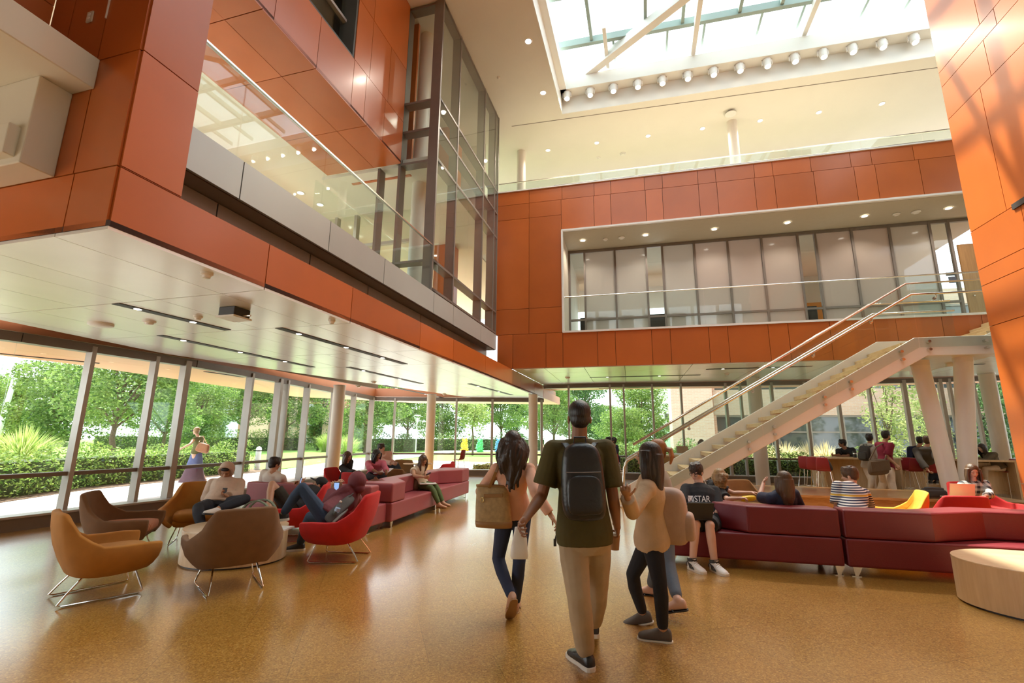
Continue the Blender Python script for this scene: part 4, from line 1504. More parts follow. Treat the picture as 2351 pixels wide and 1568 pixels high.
bench(888, 1014, 'dark slatted bench below the trees behind the corner of the window wall', 5)
c = atz(150, 1022, -.12)
t = thing('picnic_table', 'wooden picnic table on the lawn above the hedge at the left', 'table', c)
m = MB(); m.box(c + UP * .74, V((.95, 0, 0)), V((0, .38, 0)), UP * .03); m.build('tabletop', OAK, t)
for s in (-1, 1):
    m = MB(); m.box(c + V((0, s * .7, .45)), V((.95, 0, 0)), V((0, .13, 0)), UP * .025); m.build('seat', OAK, t)
    m = MB(); m.bar(c + V((s * .7, -.6, 0)), c + V((s * .7, .25, .72)), V((1, 0, 0)), .04, .04); m.bar(c + V((s * .7, .6, 0)), c + V((s * .7, -.25, .72)), V((1, 0, 0)), .04, .04); m.build('leg', OAK, t)
c = atz(817, 1030, -.1)
t = thing('map_sign', 'pale standing map sign on two posts by the path, right of the first column', 'sign', c)
m = MB(); m.box(c + UP * 1.45, V((.45, 0, 0)), V((0, .04, 0)), UP * .75); m.build('panel', mat('sign_panel', (.62, .74, .74), .4, var=.1, scale=3), t)
for s in (-1, 1):
    m = MB(); m.cyl(c + V((s * .35, 0, 0)), c + V((s * .35, 0, .75)), .035); m.build('post', ALU, t)
def sculpture(px, py, h, c1, c2, label):
    c = atz(px, py, -.12)
    m = MB()
    prof = [(0, .13, .40), (0, .38, .43), (.0, .62, .36), (.0, .86, .27)]
    for dx, z, r in prof:
        m.ell(c + V((dx, 0, z * h)), V((r * h * .62, 0, 0)), V((0, r * h * .5, 0)), UP * (r * h * .52))
    r2 = random.Random(px)
    for k in range(40):
        a = r2.random() * 6.28; z = r2.random() * .85
        r = (.29 - .13 * z) * h
        m.sph(c + V((r * math.cos(a), r * math.sin(a) * .8, z * h + .07)), .07 * h, 8, 6)
    for s in (-1, 1):
        m.sph(c + V((s * .14 * h, 0, .98 * h)), .07 * h, 8, 6)
    mm = mat('sculpture_' + label.split()[0], c1, .3, var=.35, scale=5, bump=.5)
    tag(m.build('sculpture', mm, loc=c, smooth='all'), label, 'sculpture', 'lumpy coloured sculptures on the lawn')
sculpture(1066, 1037, 1.5, (.85, .52, .04), 0, 'yellow lumpy sculpture on the lawn, left of the young tree')
sculpture(1101, 1038, 1.45, (.12, .58, .25), 0, 'green lumpy sculpture on the lawn, right of the young tree')
sculpture(1145, 1038, 1.5, (.12, .35, .75), 0, 'blue lumpy sculpture on the lawn, behind the head of the woman in pink')
c = atz(1286, 1020, -.1)
t = thing('slatted_screen', 'slatted garden screen behind the lamp post left of the man with the black backpack', 'screen', c)
m = MB()
for k in range(9): m.box(c + V((0, 0, 1.1 + .36 * k)), V((1.9, 0, 0)), V((0, .05, 0)), UP * .07)
m.build('slat', mat('screen_slat', (.33, .33, .24), .7, var=.1), t)
for s in (-1, 0, 1):
    m = MB(); m.cyl(c + V((s * 1.7, 0, 0)), c + V((s * 1.7, 0, 4.2)), .06); m.build('post', ALUD, t)
# ================================================================== lamps and ceiling fittings
def spot(name, loc, d, energy, size=2.2, blend=.8, colr=(1, .90, .76), parent=None, r=.05):
    l = bpy.data.lights.new(name, 'SPOT')
    l.energy, l.spot_size, l.spot_blend, l.color, l.shadow_soft_size = energy, size, blend, colr, r
    l.specular_factor = .12
    o = bpy.data.objects.new(name, l)
    o.location = loc
    o.rotation_euler = V(d).to_track_quat('-Z', 'Y').to_euler()
    col.objects.link(o)
    return o
ORD = ('first', 'second', 'third', 'fourth', 'fifth', 'sixth', 'seventh', 'eighth', 'ninth', 'tenth', 'eleventh', 'twelfth', 'thirteenth', 'fourteenth')
def downlight(px, py, z, r, label, group, power=0, m=LITS):
    c = atz(px, py, z)
    t = thing('downlight', label, 'ceiling light', c, group=group)
    b = MB()
    n = 24
    ring = lambda rr, zz: [c + V((rr * math.cos(2 * PI * i / n), rr * math.sin(2 * PI * i / n), zz)) for i in range(n)]
    b.rings([ring(r * .82, -.006), ring(r * 1.1, -.012), ring(r * 1.15, -.001)], False)
    b.build('trim_ring', WPLAST, t, smooth=True)
    b = MB(); b.cyl(c + V((0, 0, -.005)), c + V((0, 0, -.001)), r * .86, n=20); b.build('lens', m, t)
    if power:
        spot('downlight_lamp', c + V((0, 0, -.05)), (0, 0, -1), power, 2.4)
    return t
for i, (x, y) in enumerate(((1213, 95), (1247, 213))):
    downlight(x, y, ZC, .11, ('nearer' if i == 0 else 'farther') + ' of two bright downlights left of the roof light', 'downlights beside the roof light', 170, LIT)
for i, (x, y) in enumerate(((1258, 345), (1370, 328), (1488, 312), (1613, 295), (1745, 277), (1880, 258), (2025, 238))):
    downlight(x, y, ZC, .10, 'recessed downlight above the terrace, %s from the left' % ORD[i], 'downlights above the terrace', 130)
for i, (x, y) in enumerate(((1338, 552), (1482, 539.5), (1640, 526), (1808, 511), (1985, 496), (2178, 478))):
    downlight(x, y, zo1, .10, 'bright gallery downlight in the brownish ceiling, %s from the left' % ORD[i], 'gallery downlights', 70, LIT)
for i, (x, y) in enumerate(((690, 443), (795, 427), (735, 470))):
    downlight(x, y, 8.5, .11, 'downlight in the level two ceiling behind the balustrade, %s' % ('leftmost', 'large bright one on the right', 'middle')[i], 'downlights behind the left balustrade', 35)
for i, (x, y) in enumerate(((1302, 213), (1355, 205), (1408, 196), (1464, 186.5), (1520, 178), (1578, 167.5), (1637, 158), (1697.5, 148.5), (1760, 138), (1823, 127), (1888, 116), (1955, 105), (2023, 94), (2096, 82))):
    c = atz(x, y, ZL)
    t = thing('spotlight', 'white canister spotlight on the roof-light ledge, %s from the left' % ORD[i], 'spotlight', c, group='spotlights along the roof light')
    d = (-A * .25 - UP).normalized()
    m = MB(); m.cyl(c, c - UP * .05, .13, n=20); m.build('base', WPLAST, t, smooth=True)
    m = MB(); m.lathe(c - UP * .05, [(.135, 0), (.14, .05), (.12, .12), (.115, .2), (.10, .26)], 20, ax=d); m.build('canister', WPLAST, t, smooth=True)
    m = MB()
    for s in (-1, 1): m.box(c + C * s * .15 - UP * .1, C * .012, A * .03, UP * .09)
    m.box(c - UP * .02, C * .16, A * .03, UP * .012)
    m.build('yoke', WPLAST, t)
    m = MB(); e_ = c - UP * .05 + d * .262; m.cyl(e_ - d * .004, e_ + d * .002, .085, n=18); m.build('lens', LIT, t)
    spot('spotlight_lamp', e_ + d * .06, d + C * .02, 250, 1.9)

def slot_light(a, b, z, label, group, nb=2):
    p, q = atz(*a, z - .004), atz(*b, z - .004)
    t = thing('slot_light', label, 'ceiling light', (p + q) / 2, group=group)
    d = (q - p).normalized(); sd = d.cross(UP)
    m = MB(); m.bar(p, q, sd, .075, .004); m.build('slot', DARK, t)
    m = MB()
    for k in range(nb):
        c = p.lerp(q, (k + .35) / (nb + .1)) - UP * .004
        m.cyl(c, c - UP * .006, .045, n=14)
    m.build('lamp', LITS, t)
SG = 'black linear light slots in the soffits'
for a, b, lab, nb in (((265, 697), (523, 758), 'black light slot nearest the left corner of the silver soffit', 2), ((367, 770), (718, 843), 'long black light slot running beside the left windows', 3),
                      ((640, 753), (930, 836), 'black light slot midway along the orange fascia', 3), ((800, 843), (968, 881), 'black light slot above the round column at the left windows', 2),
                      ((882, 885), (1017, 913), 'black light slot touching the second round column', 2), ((1078, 881), (1175, 907), 'black light slot at the far end of the left soffit', 2)):
    slot_light(a, b, ZS, lab, SG, nb)
for a, b, lab in (((1354, 866.5), (1608, 861), 'long thin light slot in the rear soffit left of the stair'), ((1621, 848), (1865, 841), 'thin light slot in the rear soffit crossed by the stair rails'), ((2040, 846), (2260, 836), 'thin light slot in the rear soffit under the landing')):
    slot_light(a, b, ZB, lab, SG, 2)
def fitting(px, py, z, kind, label, r=.07):
    c = atz(px, py, z)
    m = MB()
    m.lathe(c, [(r, 0), (r, .018), (r * .7, .03), (r * .6, .055), (r * .1, .06)], 18, ax=-UP)
    tag(m.build(kind, WPLAST, loc=c, smooth=True), label, 'ceiling fitting')
fitting(343, 737, ZS, 'smoke_detector', 'white smoke detector on the silver soffit beside the first light slot', .085)
fitting(455, 726, ZS, 'ceiling_sensor', 'small round sensor on the silver soffit, left of the dark speaker box', .06)
fitting(475, 627, ZS, 'ceiling_sensor', 'round white sensor near the orange fascia edge of the silver soffit', .06)
fitting(762, 735, ZS, 'ceiling_sensor', 'small round sensor close to the fascia, right of the speaker box', .05)
fitting(823, 885.5, ZS, 'security_camera', 'dark dome camera on the soffit right of the first round column', .09)
fitting(858, 876, ZS, 'smoke_detector', 'smoke detector near the far corner of the left soffit', .08)
fitting(1020, 904, ZS, 'smoke_detector', 'smoke detector on the soffit right of the second round column', .08)
fitting(1303, 866, ZB, 'smoke_detector', 'smoke detector at the left end of the rear soffit', .1)
fitting(1668, 857, ZB, 'smoke_detector', 'smoke detector in the rear soffit beside the stair rails', .1)
fitting(1390, 549, zo1, 'smoke_detector', 'white detector on the gallery ceiling right of the first downlight', .09)
fitting(1427, 545, zo1, 'ceiling_speaker', 'round white speaker grille in the gallery ceiling near the left end', .11)
fitting(2058, 491, zo1, 'smoke_detector', 'white detector on the gallery ceiling between the last two downlights', .1)
fitting(2103, 486, zo1, 'ceiling_speaker', 'round white speaker grille in the gallery ceiling near the right end', .12)
fitting(1430, 353, ZC, 'ceiling_speaker', 'round speaker in the white ceiling above the orange parapet', .13)
fitting(1374, 362, ZC, 'smoke_detector', 'smoke detector in the white ceiling left of the round speaker', .09)
fitting(1145, 178, ZC, 'ceiling_sensor', 'small sensor on the cream ceiling just right of the glass bay', .06)
c = atz(232, 743, ZS)
m = MB(); m.lathe(c, [(.16, 0), (.16, .03), (.12, .05), (.01, .055)], 24, ax=-UP); tag(m.build('wireless_hub', WPLAST, loc=c, smooth=True), 'flat white disc fitting on the silver soffit above the left windows', 'ceiling fitting')
c = atz(540, 709, ZS)
t = thing('ceiling_speaker', 'dark square speaker box with white face hanging from the silver soffit', 'speaker', c)
m = MB(); m.box(c - UP * .06, A * .13, B * .13, UP * .06); m.build('body', BLACKP, t, bevel=.01)
m = MB(); m.box(c - UP * .13, A * .15, B * .15, UP * .012); m.build('grille', WPLAST, t, bevel=.006)
m = MB(); m.tube([c - UP * .1 + B * .13, c - UP * .11 + B * .27], .012); m.build('bracket', STEEL, t)
c = atz(1677, 256, ZC)
t = thing('ceiling_speaker', 'white disc fitting with dark mount above the terrace column', 'ceiling fitting', c)
m = MB(); m.cyl(c, c - UP * .07, .10); m.build('mount', BLACKP, t)
m = MB(); m.lathe(c - UP * .07, [(.17, 0), (.19, .04), (.1, .08), (.01, .09)], 20, ax=-UP); m.build('body', WPLAST, t, smooth=True)

# ================================================================== round columns
def column(px, py, Y, r, top, label):
    d = ray(px, py)
    c = V((d.x / d.y * Y, Y, 0))
    t = thing('column', label, 'column', c, group='round cream columns on the ground floor')
    m = MB(); m.cyl(c, c + UP * top, r, n=32); m.build('shaft', COLW, t, smooth=True)
    m = MB(); m.cyl(c + UP * (top - .04), c + UP * top, r * 1.06, n=32); m.build('collar', SILVER, t, smooth=True)
column(774, 960, 15.6, .19, ZS, 'cream round column at the left windows, nearest to the camera')
column(989, 960, 18.6, .175, ZS, 'cream round column behind the mauve sofa, in front of the far windows')
column(1224, 960, 18.3, .175, ZS - .0, 'cream round column at the end of the orange fascia, right of the woman in pink')
column(1742, 1000, 17.0, .23, ZB, 'cream round column behind the stair')
column(2288, 980, 15.4, .21, ZB, 'cream round column beside the orange pier at the right')

# ================================================================== stair
S_0 = atz(1430, 1165, 0)
NP = Plane(S_0, 104)
u1543, zs1543 = NP.uz(1543, 1096)
uL0, zL = NP.uz(2100, 775)
uL1 = NP.u(2275, 770) + .35
sl = (zL - zs1543) / (uL0 - uL0 + (uL0 - u1543))
ust = u1543 - zs1543 / sl                  # where the stringer top meets the floor
WS = 1.55
NR = 22
stair = thing('staircase', 'cream steel stair with oak treads and glass balustrades rising to the right', 'stair', NP.at(ust, 0))
SD, DPT = C, .40
def stringer(off, th=.06, up=0):
    m = MB()
    zl0 = zL + up
    a = [(ust + .12, .04), (ust + .02, .0), (ust + .55, 0), (uL0 + .12, zl0 - DPT - .0), (uL1, zl0 - DPT), (uL1, zl0), (uL0, zl0)]
    poly = [NP.at(ust - .06, 0, -off), NP.at(ust + .75, 0, -off), NP.at(uL0 + .17, zl0 - DPT - up, -off), NP.at(uL1, zl0 - DPT, -off), NP.at(uL1, zl0, -off), NP.at(uL0, zl0, -off), NP.at(ust - .02, .02 + up, -off)]
    m.prism(poly, CN * th)
    return m.build('stringer', STEELW, stair, bevel=.012)
stringer(0)
stringer(WS, up=.22)
rise = zL / NR
for k in range(1, NR):
    z = rise * k
    uu = ust + z / sl + .05
    m = MB(); m.box(NP.at(uu + .12, z + .02, -WS / 2 - .0), C * .16, CN * (WS / 2 - .03), UP * .045)
    m.build('tread', OAK, stair, bevel=.006)
m = MB(); m.box(NP.at((uL0 + uL1) / 2 + .1, zL - .14, -WS / 2 - .8), C * ((uL1 - uL0) / 2 + .1), CN * (WS / 2 + .75), UP * .05); m.build('landing', OAK, stair)
m = MB(); m.box(NP.at((uL0 + uL1) / 2 + .2, zL - .27, -WS / 2 - .8), C * ((uL1 - uL0) / 2 - .1), CN * (WS / 2 + .75), UP * .06); m.build('landing_plate', STEELW, stair)
# upper flight beyond the landing, running up behind the pier
OFF2 = WS + .25
uF = NP.u(2222, 772) + .55
for off in (OFF2, OFF2 + WS):
    m = MB()
    m.prism([NP.at(uF, zL, -off), NP.at(uF, zL - DPT, -off), NP.at(uF + .3, zL - DPT, -off), NP.at(uF + 3.0, zL + 1.3 - DPT, -off), NP.at(uF + 3.0, zL + 1.35, -off), NP.at(uF + .2, zL + .02, -off)], CN * .06)
    m.build('stringer', STEELW, stair, bevel=.01)
for k in range(1, 8):
    m = MB(); m.box(NP.at(uF + .25 + .28 * k, zL - .06 + .155 * k, -OFF2 - WS / 2), C * .16, CN * (WS / 2 - .03), UP * .045); m.build('tread', OAK, stair, bevel=.006)
# balustrades
zcap = NP.uz(1750, 847)[1] - (zs1543 + (NP.u(1750, 847) - u1543) * sl)
zhr = NP.uz(1750, 876)[1] - (zs1543 + (NP.u(1750, 876) - u1543) * sl)
zt = lambda u: min(zs1543 + (u - u1543) * sl, zL)
for off, sgn in ((-.03, 1), (WS + .09, -1)):
    us = [ust + .45, NP.u(1745, 930), NP.u(1912, 830), uL0 + .05]
    m = MB()
    for a, b in zip(us[:-1], us[1:]):
        m = MB()
        m.prism([NP.at(a + .006, zt(a) - .22 if a > ust + .5 else .05, -off), NP.at(b - .006, zt(b) - .22, -off), NP.at(b - .006, zt(b) + zcap, -off), NP.at(a + .006, zt(a) + zcap, -off)], CN * .012)
        m.build('glass_panel', GLASSR, stair)
    m = MB(); m.prism([NP.at(uL0 + .06, zL - .22, -off), NP.at(uL1, zL - .22, -off), NP.at(uL1, zL + zcap, -off), NP.at(uL0 + .06, zL + zcap, -off)], CN * .012); m.build('glass_panel', GLASSR, stair)
    m = MB(); m.tube([NP.at(us[0] - .1, zt(us[0] - .1) + zcap, -off), NP.at(uL0 - .02, zL + zcap, -off), NP.at(uL1, zL + zcap, -off)], .021); m.build('cap_rail', STEEL, stair, smooth=True)
    o2 = off + sgn * -.085 if sgn > 0 else off - .085 + .0
    o2 = off - .085 if sgn > 0 else off - .085
    m = MB(); m.tube([NP.at(ust + .05, .02, -o2), NP.at(ust + .12, zt(ust + .12) + zhr - .1, -o2), NP.at(ust + .2, zt(ust + .2) + zhr, -o2), NP.at(uL0, zL + zhr, -o2), NP.at(uL1, zL + zhr, -o2)], .026, 10); m.build('handrail', STEEL, stair, smooth=True)
    if sgn > 0:
        for u in (ust + 1.6, ust + 3.0, ust + 4.3, ust + 5.5, uL0 + .45):
            m = MB()
            zz = zt(u) + zhr
            m.tube([NP.at(u, zz - .02, -o2), NP.at(u, zz - .08, -o2), NP.at(u, zz - .09, -off)], .012, 6); m.cyl(NP.at(u, zz - .09, -off), NP.at(u, zz - .09, -off + .02), .035, n=12)
            m.build('rail_bracket', STEEL, stair)
        for px_ in ((1718, 1014), (1720, 1031), (1776, 980), (1778, 997), (1891, 912), (1892.5, 930), (1951, 877), (1953, 894), (2066, 808), (2070, 826), (2129, 785), (2131.5, 803), (2259, 783), (2263, 799)):
            q = NP.px(*px_)
            m = MB(); m.cyl(q + CN * .02, q - CN * .09, .03, n=14); m.build('standoff', STEEL, stair, smooth=True)
# slanting support struts
def strut(a, b, Yt, label, r0=.16, r1=.15):
    tp = aty(*a, Yt)
    bt = V((b[0], b[1], .45))
    t = thing('strut', label, 'column', bt)
    m = MB(); m.cyl(bt, tp, r1, r0, n=28); m.build('shaft', COLW, t, smooth=True)
    m = MB(); m.cyl(tp - UP * .02, tp + UP * .10, r0 * 1.05, n=28); m.build('collar', STEELW, t, smooth=True)
mid = NP.at((uL0 + uL1) / 2, 0, -WS * .5)
bx_ = aty(2200, 1100, mid.y + .02)
strut((2112, 838), (bx_.x - .17, bx_.y), mid.y + .25, 'cream leaning strut carrying the stair landing, left arm of the V', .17, .16)
strut((2211, 830), (bx_.x + .17, bx_.y), mid.y - .0, 'cream upright strut carrying the stair landing, right arm of the V', .17, .16)
# glass panel post foot at the stair start
# ================================================================== timber platform under the stair
pf0 = atz(1690, 1131, .45)
PFP = Plane(pf0, 104)
plat = thing('timber_platform', 'long low polished timber platform running under the stair behind the burgundy sofa', 'platform', PFP.at(0, 0))
pu0, pu1 = -.75, PFP.u(2343, 1147) + .3
m = MB(); m.box(PFP.at((pu0 + pu1) / 2, .425, -1.0), C * ((pu1 - pu0) / 2), CN * 1.0, UP * .025); m.build('top', BENCHW, plat, bevel=.004)
m = MB(); m.box(PFP.at((pu0 + pu1) / 2, .2, -1.02), C * ((pu1 - pu0) / 2 - .02), CN * .97, UP * .2); m.build('body', BENCHW, plat)
# ================================================================== furniture
def fabric(name, c, rough=.9, var=.10, sheen=.3):
    return mat(name, c, rough, var=var, scale=9, bump=.25, bscale=350, sheen=.06)
F_ORANGE = fabric('ochre_wool', (.46, .20, .035))
F_BROWN = fabric('brown_wool', (.19, .10, .045))
F_TAN = fabric('tan_wool', (.27, .15, .055))
F_RED = fabric('red_wool', (.52, .015, .014))
F_YEL = fabric('yellow_wool', (.66, .36, .03))
F_RUST = stripe_mat('striped_seat_fabric', (.40, .15, .08), (.52, .26, .16), .03, .5, 'X')
L_MAUVE = mat('mauve_leather', (.33, .075, .085), .42, var=.06, scale=3, bump=.12, bscale=90)
L_BURG = mat('burgundy_leather', (.17, .012, .018), .45, var=.08, scale=3, bump=.12, bscale=90)
STOOLRED = mat('red_stool_plastic', (.36, .035, .05), .35, var=.03)
CHROMEF = CHROME

def make_armchair(fab, seat=None):
    """shell chair on a steel sled base; faces +Y in its own coordinates"""
    t = local(thing('armchair', None, None))
    st = [((-.25, .29, .285), (-.37, .345, .50)), ((-.262, .18, .265), (-.392, .20, .51)), ((-.27, .02, .255), (-.392, .03, .505)),
          ((-.268, -.08, .255), (-.38, -.09, .51)), ((-.258, -.14, .257), (-.345, -.17, .56)), ((-.245, -.18, .26), (-.295, -.25, .625)), ((-.232, -.195, .26), (-.258, -.31, .73)),
          ((-.215, -.205, .262), (-.238, -.345, .805)), ((-.20, -.213, .265), (-.222, -.355, .818)), ((-.11, -.228, .265), (-.13, -.372, .822)), ((0, -.232, .265), (0, -.377, .823))]
    st = st + [((-b[0], b[1], b[2]), (-t_[0], t_[1], t_[2])) for b, t_ in st[-2::-1]]
    m = MB()
    nv = 5
    n = len(st)
    vs = []
    for k in range(nv):
        f = k / (nv - 1)
        for b, tp in st:
            b, tp = V(b), V(tp)
            p = b.lerp(tp, f)
            o = V((p.x, p.y * .6, 0))
            if o.length > 0:
                p += o.normalized() * .05 * math.sin(PI * f * .9) + UP * -.01 * math.sin(PI * f)
            vs.append(p)
    fs = []
    for k in range(nv - 1):
        for i in range(n - 1):
            fs.append((k * n + i, k * n + i + 1, (k + 1) * n + i + 1, (k + 1) * n + i))
    m.add(vs, fs)
    o = m.build('shell', fab, t, smooth=True, angle=50)
    sm = o.modifiers.new('solid', 'SOLIDIFY'); sm.thickness = .06; sm.offset = 1
    bv = o.modifiers.new('bevel', 'BEVEL'); bv.width = .018; bv.segments = 3; bv.limit_method = 'ANGLE'; bv.angle_limit = R(50)
    bt = [V(b) for b, _ in st]
    m = MB()
    ring = lambda s_, z: [V((p.x * s_, p.y * s_, z)) for p in bt]
    m.rings([ring(.8, .235), ring(.97, .255), ring(1.06, .30), ring(1.02, .33)])
    m.build('seat_pan', fab, t, smooth=True)
    m = MB()
    cu = lambda sx, sy, z: [V((math.copysign(abs(math.cos(a)) ** .45, math.cos(a)) * sx, .045 + math.copysign(abs(math.sin(a)) ** .45, math.sin(a)) * sy, z)) for a in [2 * PI * i / 28 for i in range(28)]]
    m.rings([cu(.25, .28, .32), cu(.275, .305, .34), cu(.28, .31, .39), cu(.27, .30, .42), cu(.22, .25, .435)])
    m.build('seat_cushion', seat or fab, t, smooth='all')
    for s in (-1, 1):
        m = MB()
        pts = [V((s * .2, .20, .27)), V((s * .255, .26, .10)), V((s * .275, .285, .025)), V((s * .275, .255, .010)), V((s * .26, 0, .010)), V((s * .245, -.30, .010)), V((s * .243, -.335, .022)), V((s * .225, -.28, .10)), V((s * .19, -.14, .27))]
        m.tube(pts, .0085, 8)
        m.build('sled_leg', CHROMEF, t, smooth=True)
    return t
def place(o, label, x, y, heading, cat='armchair', group=None, name=None):
    o.location = (x, y, 0)
    o.rotation_euler = (0, 0, -R(heading))
    tag(o, label, cat, group)
    return o
def chair(fab, label, x, y, heading, seat=None, proto={}):
    key = (fab.name, seat.name if seat else '')
    if key not in proto:
        proto[key] = o = make_armchair(fab, seat)
    else:
        o = copy_tree(proto[key])
    return place(o, label, x, y, heading, group='lounge armchairs')
chair(F_ORANGE, 'empty ochre armchair in the left foreground, seen from behind its side', -4.06, 5.05, 40)
chair(F_BROWN, 'empty brown armchair with rust striped seat behind the ochre one by the window', -5.02, 6.45, 66, seat=F_RUST)
chair(F_BROWN, 'empty brown armchair seen from behind in front of the oval table', -2.95, 5.36, -40)
chair(F_ORANGE, 'ochre armchair holding the seated boy in the white hoodie', -4.72, 7.45, 152)
chair(F_RED, 'red armchair in the foreground holding the person in the maroon hood', -2.22, 6.52, -88)
chair(F_RED, 'red armchair holding the reclining man in the black cap', -3.28, 7.62, -104)
pq = lambda px, py, z=0: atz(px, py, z)
def chair_at(fab, label, px, Y, heading, seat=None):
    d = ray(px, 1050)
    return chair(fab, label, d.x / d.y * Y, Y, heading, seat)
chair_at(F_RED, 'red armchair holding the woman in the black cardigan near the first column', 797, 11.4, 100)
chair_at(F_RED, 'red armchair seen from behind in front of the woman in the pink top', 842, 10.3, 25)
chair_at(F_TAN, 'tan armchair seen from behind left of the girl in the white blouse', 925, 11.6, 20)
chair_at(F_TAN, 'tan armchair holding the boy in the pale shirt by the far window', 897, 13.6, 60)
chair_at(F_TAN, 'empty tan armchair farther back, beside the boy in the pale shirt', 921, 15.2, 180)
chair_at(F_RED, 'empty red armchair facing left behind the end of the mauve sofa', 1010, 14.6, -100)
chair_at(F_RED, 'second empty red armchair, seen from behind just above the mauve sofa end', 1005, 13.7, -60)
chair_at(F_YEL, 'yellow armchair beside the boy in the striped shirt', 2030, 7.55, -62)
chair_at(F_RED, 'red armchair seen from behind in front of the timber platform', 2152, 7.15, 8)
chair_at(F_RED, 'red armchair holding the woman in the plaid shirt', 2240, 8.7, 190)
chair_at(F_TAN, 'tan armchair seen from behind between the curly haired woman and the brown haired one', 1722, 8.7, 165)
chair_at(F_ORANGE, 'orange armchair holding the curly haired woman in black', 1637, 8.0, 80)
chair_at(F_RED, 'red armchair at the right edge, barely showing above the burgundy sofa', 2350, 7.3, -20)

def oval_table(cx, cy, a, b, rot, h, label):
    t = local(thing('oval_table', label, 'table', (cx, cy, 0), -R(rot), 'drum-shaped maple coffee tables'))
    n = 56
    ring = lambda s_, z: [V((a * s_ * math.cos(2 * PI * i / n), b * s_ * math.sin(2 * PI * i / n), z)) for i in range(n)]
    m = MB(); m.rings([ring(.965, 0), ring(.965, .02)]); m.build('plinth', BLACKP, t, smooth=True)
    m = MB(); m.rings([ring(1, .018), ring(1, h - .012)]); m.build('drum', MAPLE, t, smooth=True)
    m = MB(); m.rings([ring(1, h - .014), ring(1.003, h - .008), ring(1.0, h)]); m.build('top', wood_mat('maple_top', (.74, .57, .36), (.66, .47, .27), .28, axis=0, sc_=.6, coat=.5), t, smooth=True)
    return t
oval_table(-3.52, 6.42, .62, .54, 5, .405, 'low oval maple drum table among the armchairs at the left')
oval_table(5.18, 4.78, .76, .60, 20, .42, 'low oval maple drum table cut by the right edge of the photo')

# ---- modular sofas
def sofa(label, org, d, n, base, back, m_, legs, group, seat_h=.42, top=.74, seams=()):
    P2 = lambda p, z: org + d * p[0] + n * p[1] + UP * z
    t = thing('sofa_module', label, 'sofa', org, group=group)
    m = MB(); m.prism([P2(p, .105) for p in base], UP * (seat_h - .105)); m.build('seat_base', m_, t, bevel=.028, seg=3)
    m = MB()
    c = sum((V((p[0], p[1], 0)) for p in back), V()) / len(back)
    m.prism([P2(p, seat_h + .004) for p in back], UP * (top - seat_h)); m.build('backrest', m_, t, bevel=.028, seg=3)
    for p in legs:
        m = MB()
        q = P2(p, 0)
        m.box(q + UP * .004, d * .05, n * .03, UP * .004)
        m.prism([q + UP * .008 - d * .015 - n * .03, q + UP * .008 + d * .02 - n * .03, q + UP * .107 + d * .07 - n * .03, q + UP * .107 - d * .03 - n * .03], n * .012)
        m.build('leg', CHROME, t)
    return t
so = atz(1945, 1302, .105); so.z = 0
SG2 = 'burgundy modular sofa'
BW_ = [(-2.05, 0), (-.012, 0), (-.012, .74), (-2.05, .74)]
sofa('burgundy sofa module on which the boy in the black printed shirt sits, with angled backrest', so, C, CN, BW_,
     [(-1.02, .004), (-.014, .004), (-.014, .30), (-.86, .30), (-1.45, .735), (-2.05, .735), (-2.05, .42), (-1.55, .42)], L_BURG, [(-.08, .06), (-.08, .68), (-1.95, .06), (-1.95, .68)], SG2)
sofa('burgundy sofa module right of the seam, its angled back running out of the photo', so, C, CN, [(.02, 0), (2.75, 0), (2.75, .74), (.02, .74)],
     [(.022, .004), (.92, .004), (1.62, .37), (2.74, .37), (2.74, .73), (1.48, .73), (.80, .30), (.022, .30)], L_BURG, [(.1, .06), (.1, .68), (2.6, .06), (2.6, .68)], SG2)
D12 = hdir(12.0); N12 = V((-D12.y, D12.x, 0))
sm0 = atz(897, 1207, .05); sm0.z = 0
SG3 = 'mauve modular sofa'
sofa('mauve sofa section nearest the corner, where the girl in the cream blouse sits', sm0, D12, N12, [(0, 0), (2.3, 0), (2.3, .74), (0, .74)],
     [(.004, .004), (.52, .004), (1.12, .42), (2.29, .42), (2.29, .735), (.9, .735), (.45, .40), (.3, .735), (.004, .735)], L_MAUVE, [(.08, .06), (.08, .68), (2.2, .06), (2.2, .68)], SG3)
sofa('mauve sofa section at the far end, closed by a high end block', sm0, D12, N12, [(2.32, 0), (4.55, 0), (4.55, .74), (2.32, .74)],
     [(2.33, .42), (3.35, .42), (3.95, .004), (4.545, .004), (4.545, .735), (2.33, .735)], L_MAUVE, [(2.45, .06), (2.45, .68), (4.4, .06), (4.4, .68)], SG3)
sc0 = atz(845, 1222, .04); sc0.z = 0
DB = hdir(104.5); NB = V((-DB.y, DB.x, 0))
sofa('mauve corner sofa section, plain high back turned to the camera', sc0, DB, NB, [(-2.45, 0), (0, 0), (0, .56), (-2.45, .56)],
     [(-2.45, .004), (-.004, .004), (-.004, .28), (-2.45, .28)], L_MAUVE, [(-.08, .06), (-.08, .5), (-2.3, .06), (-2.3, .5)], SG3)

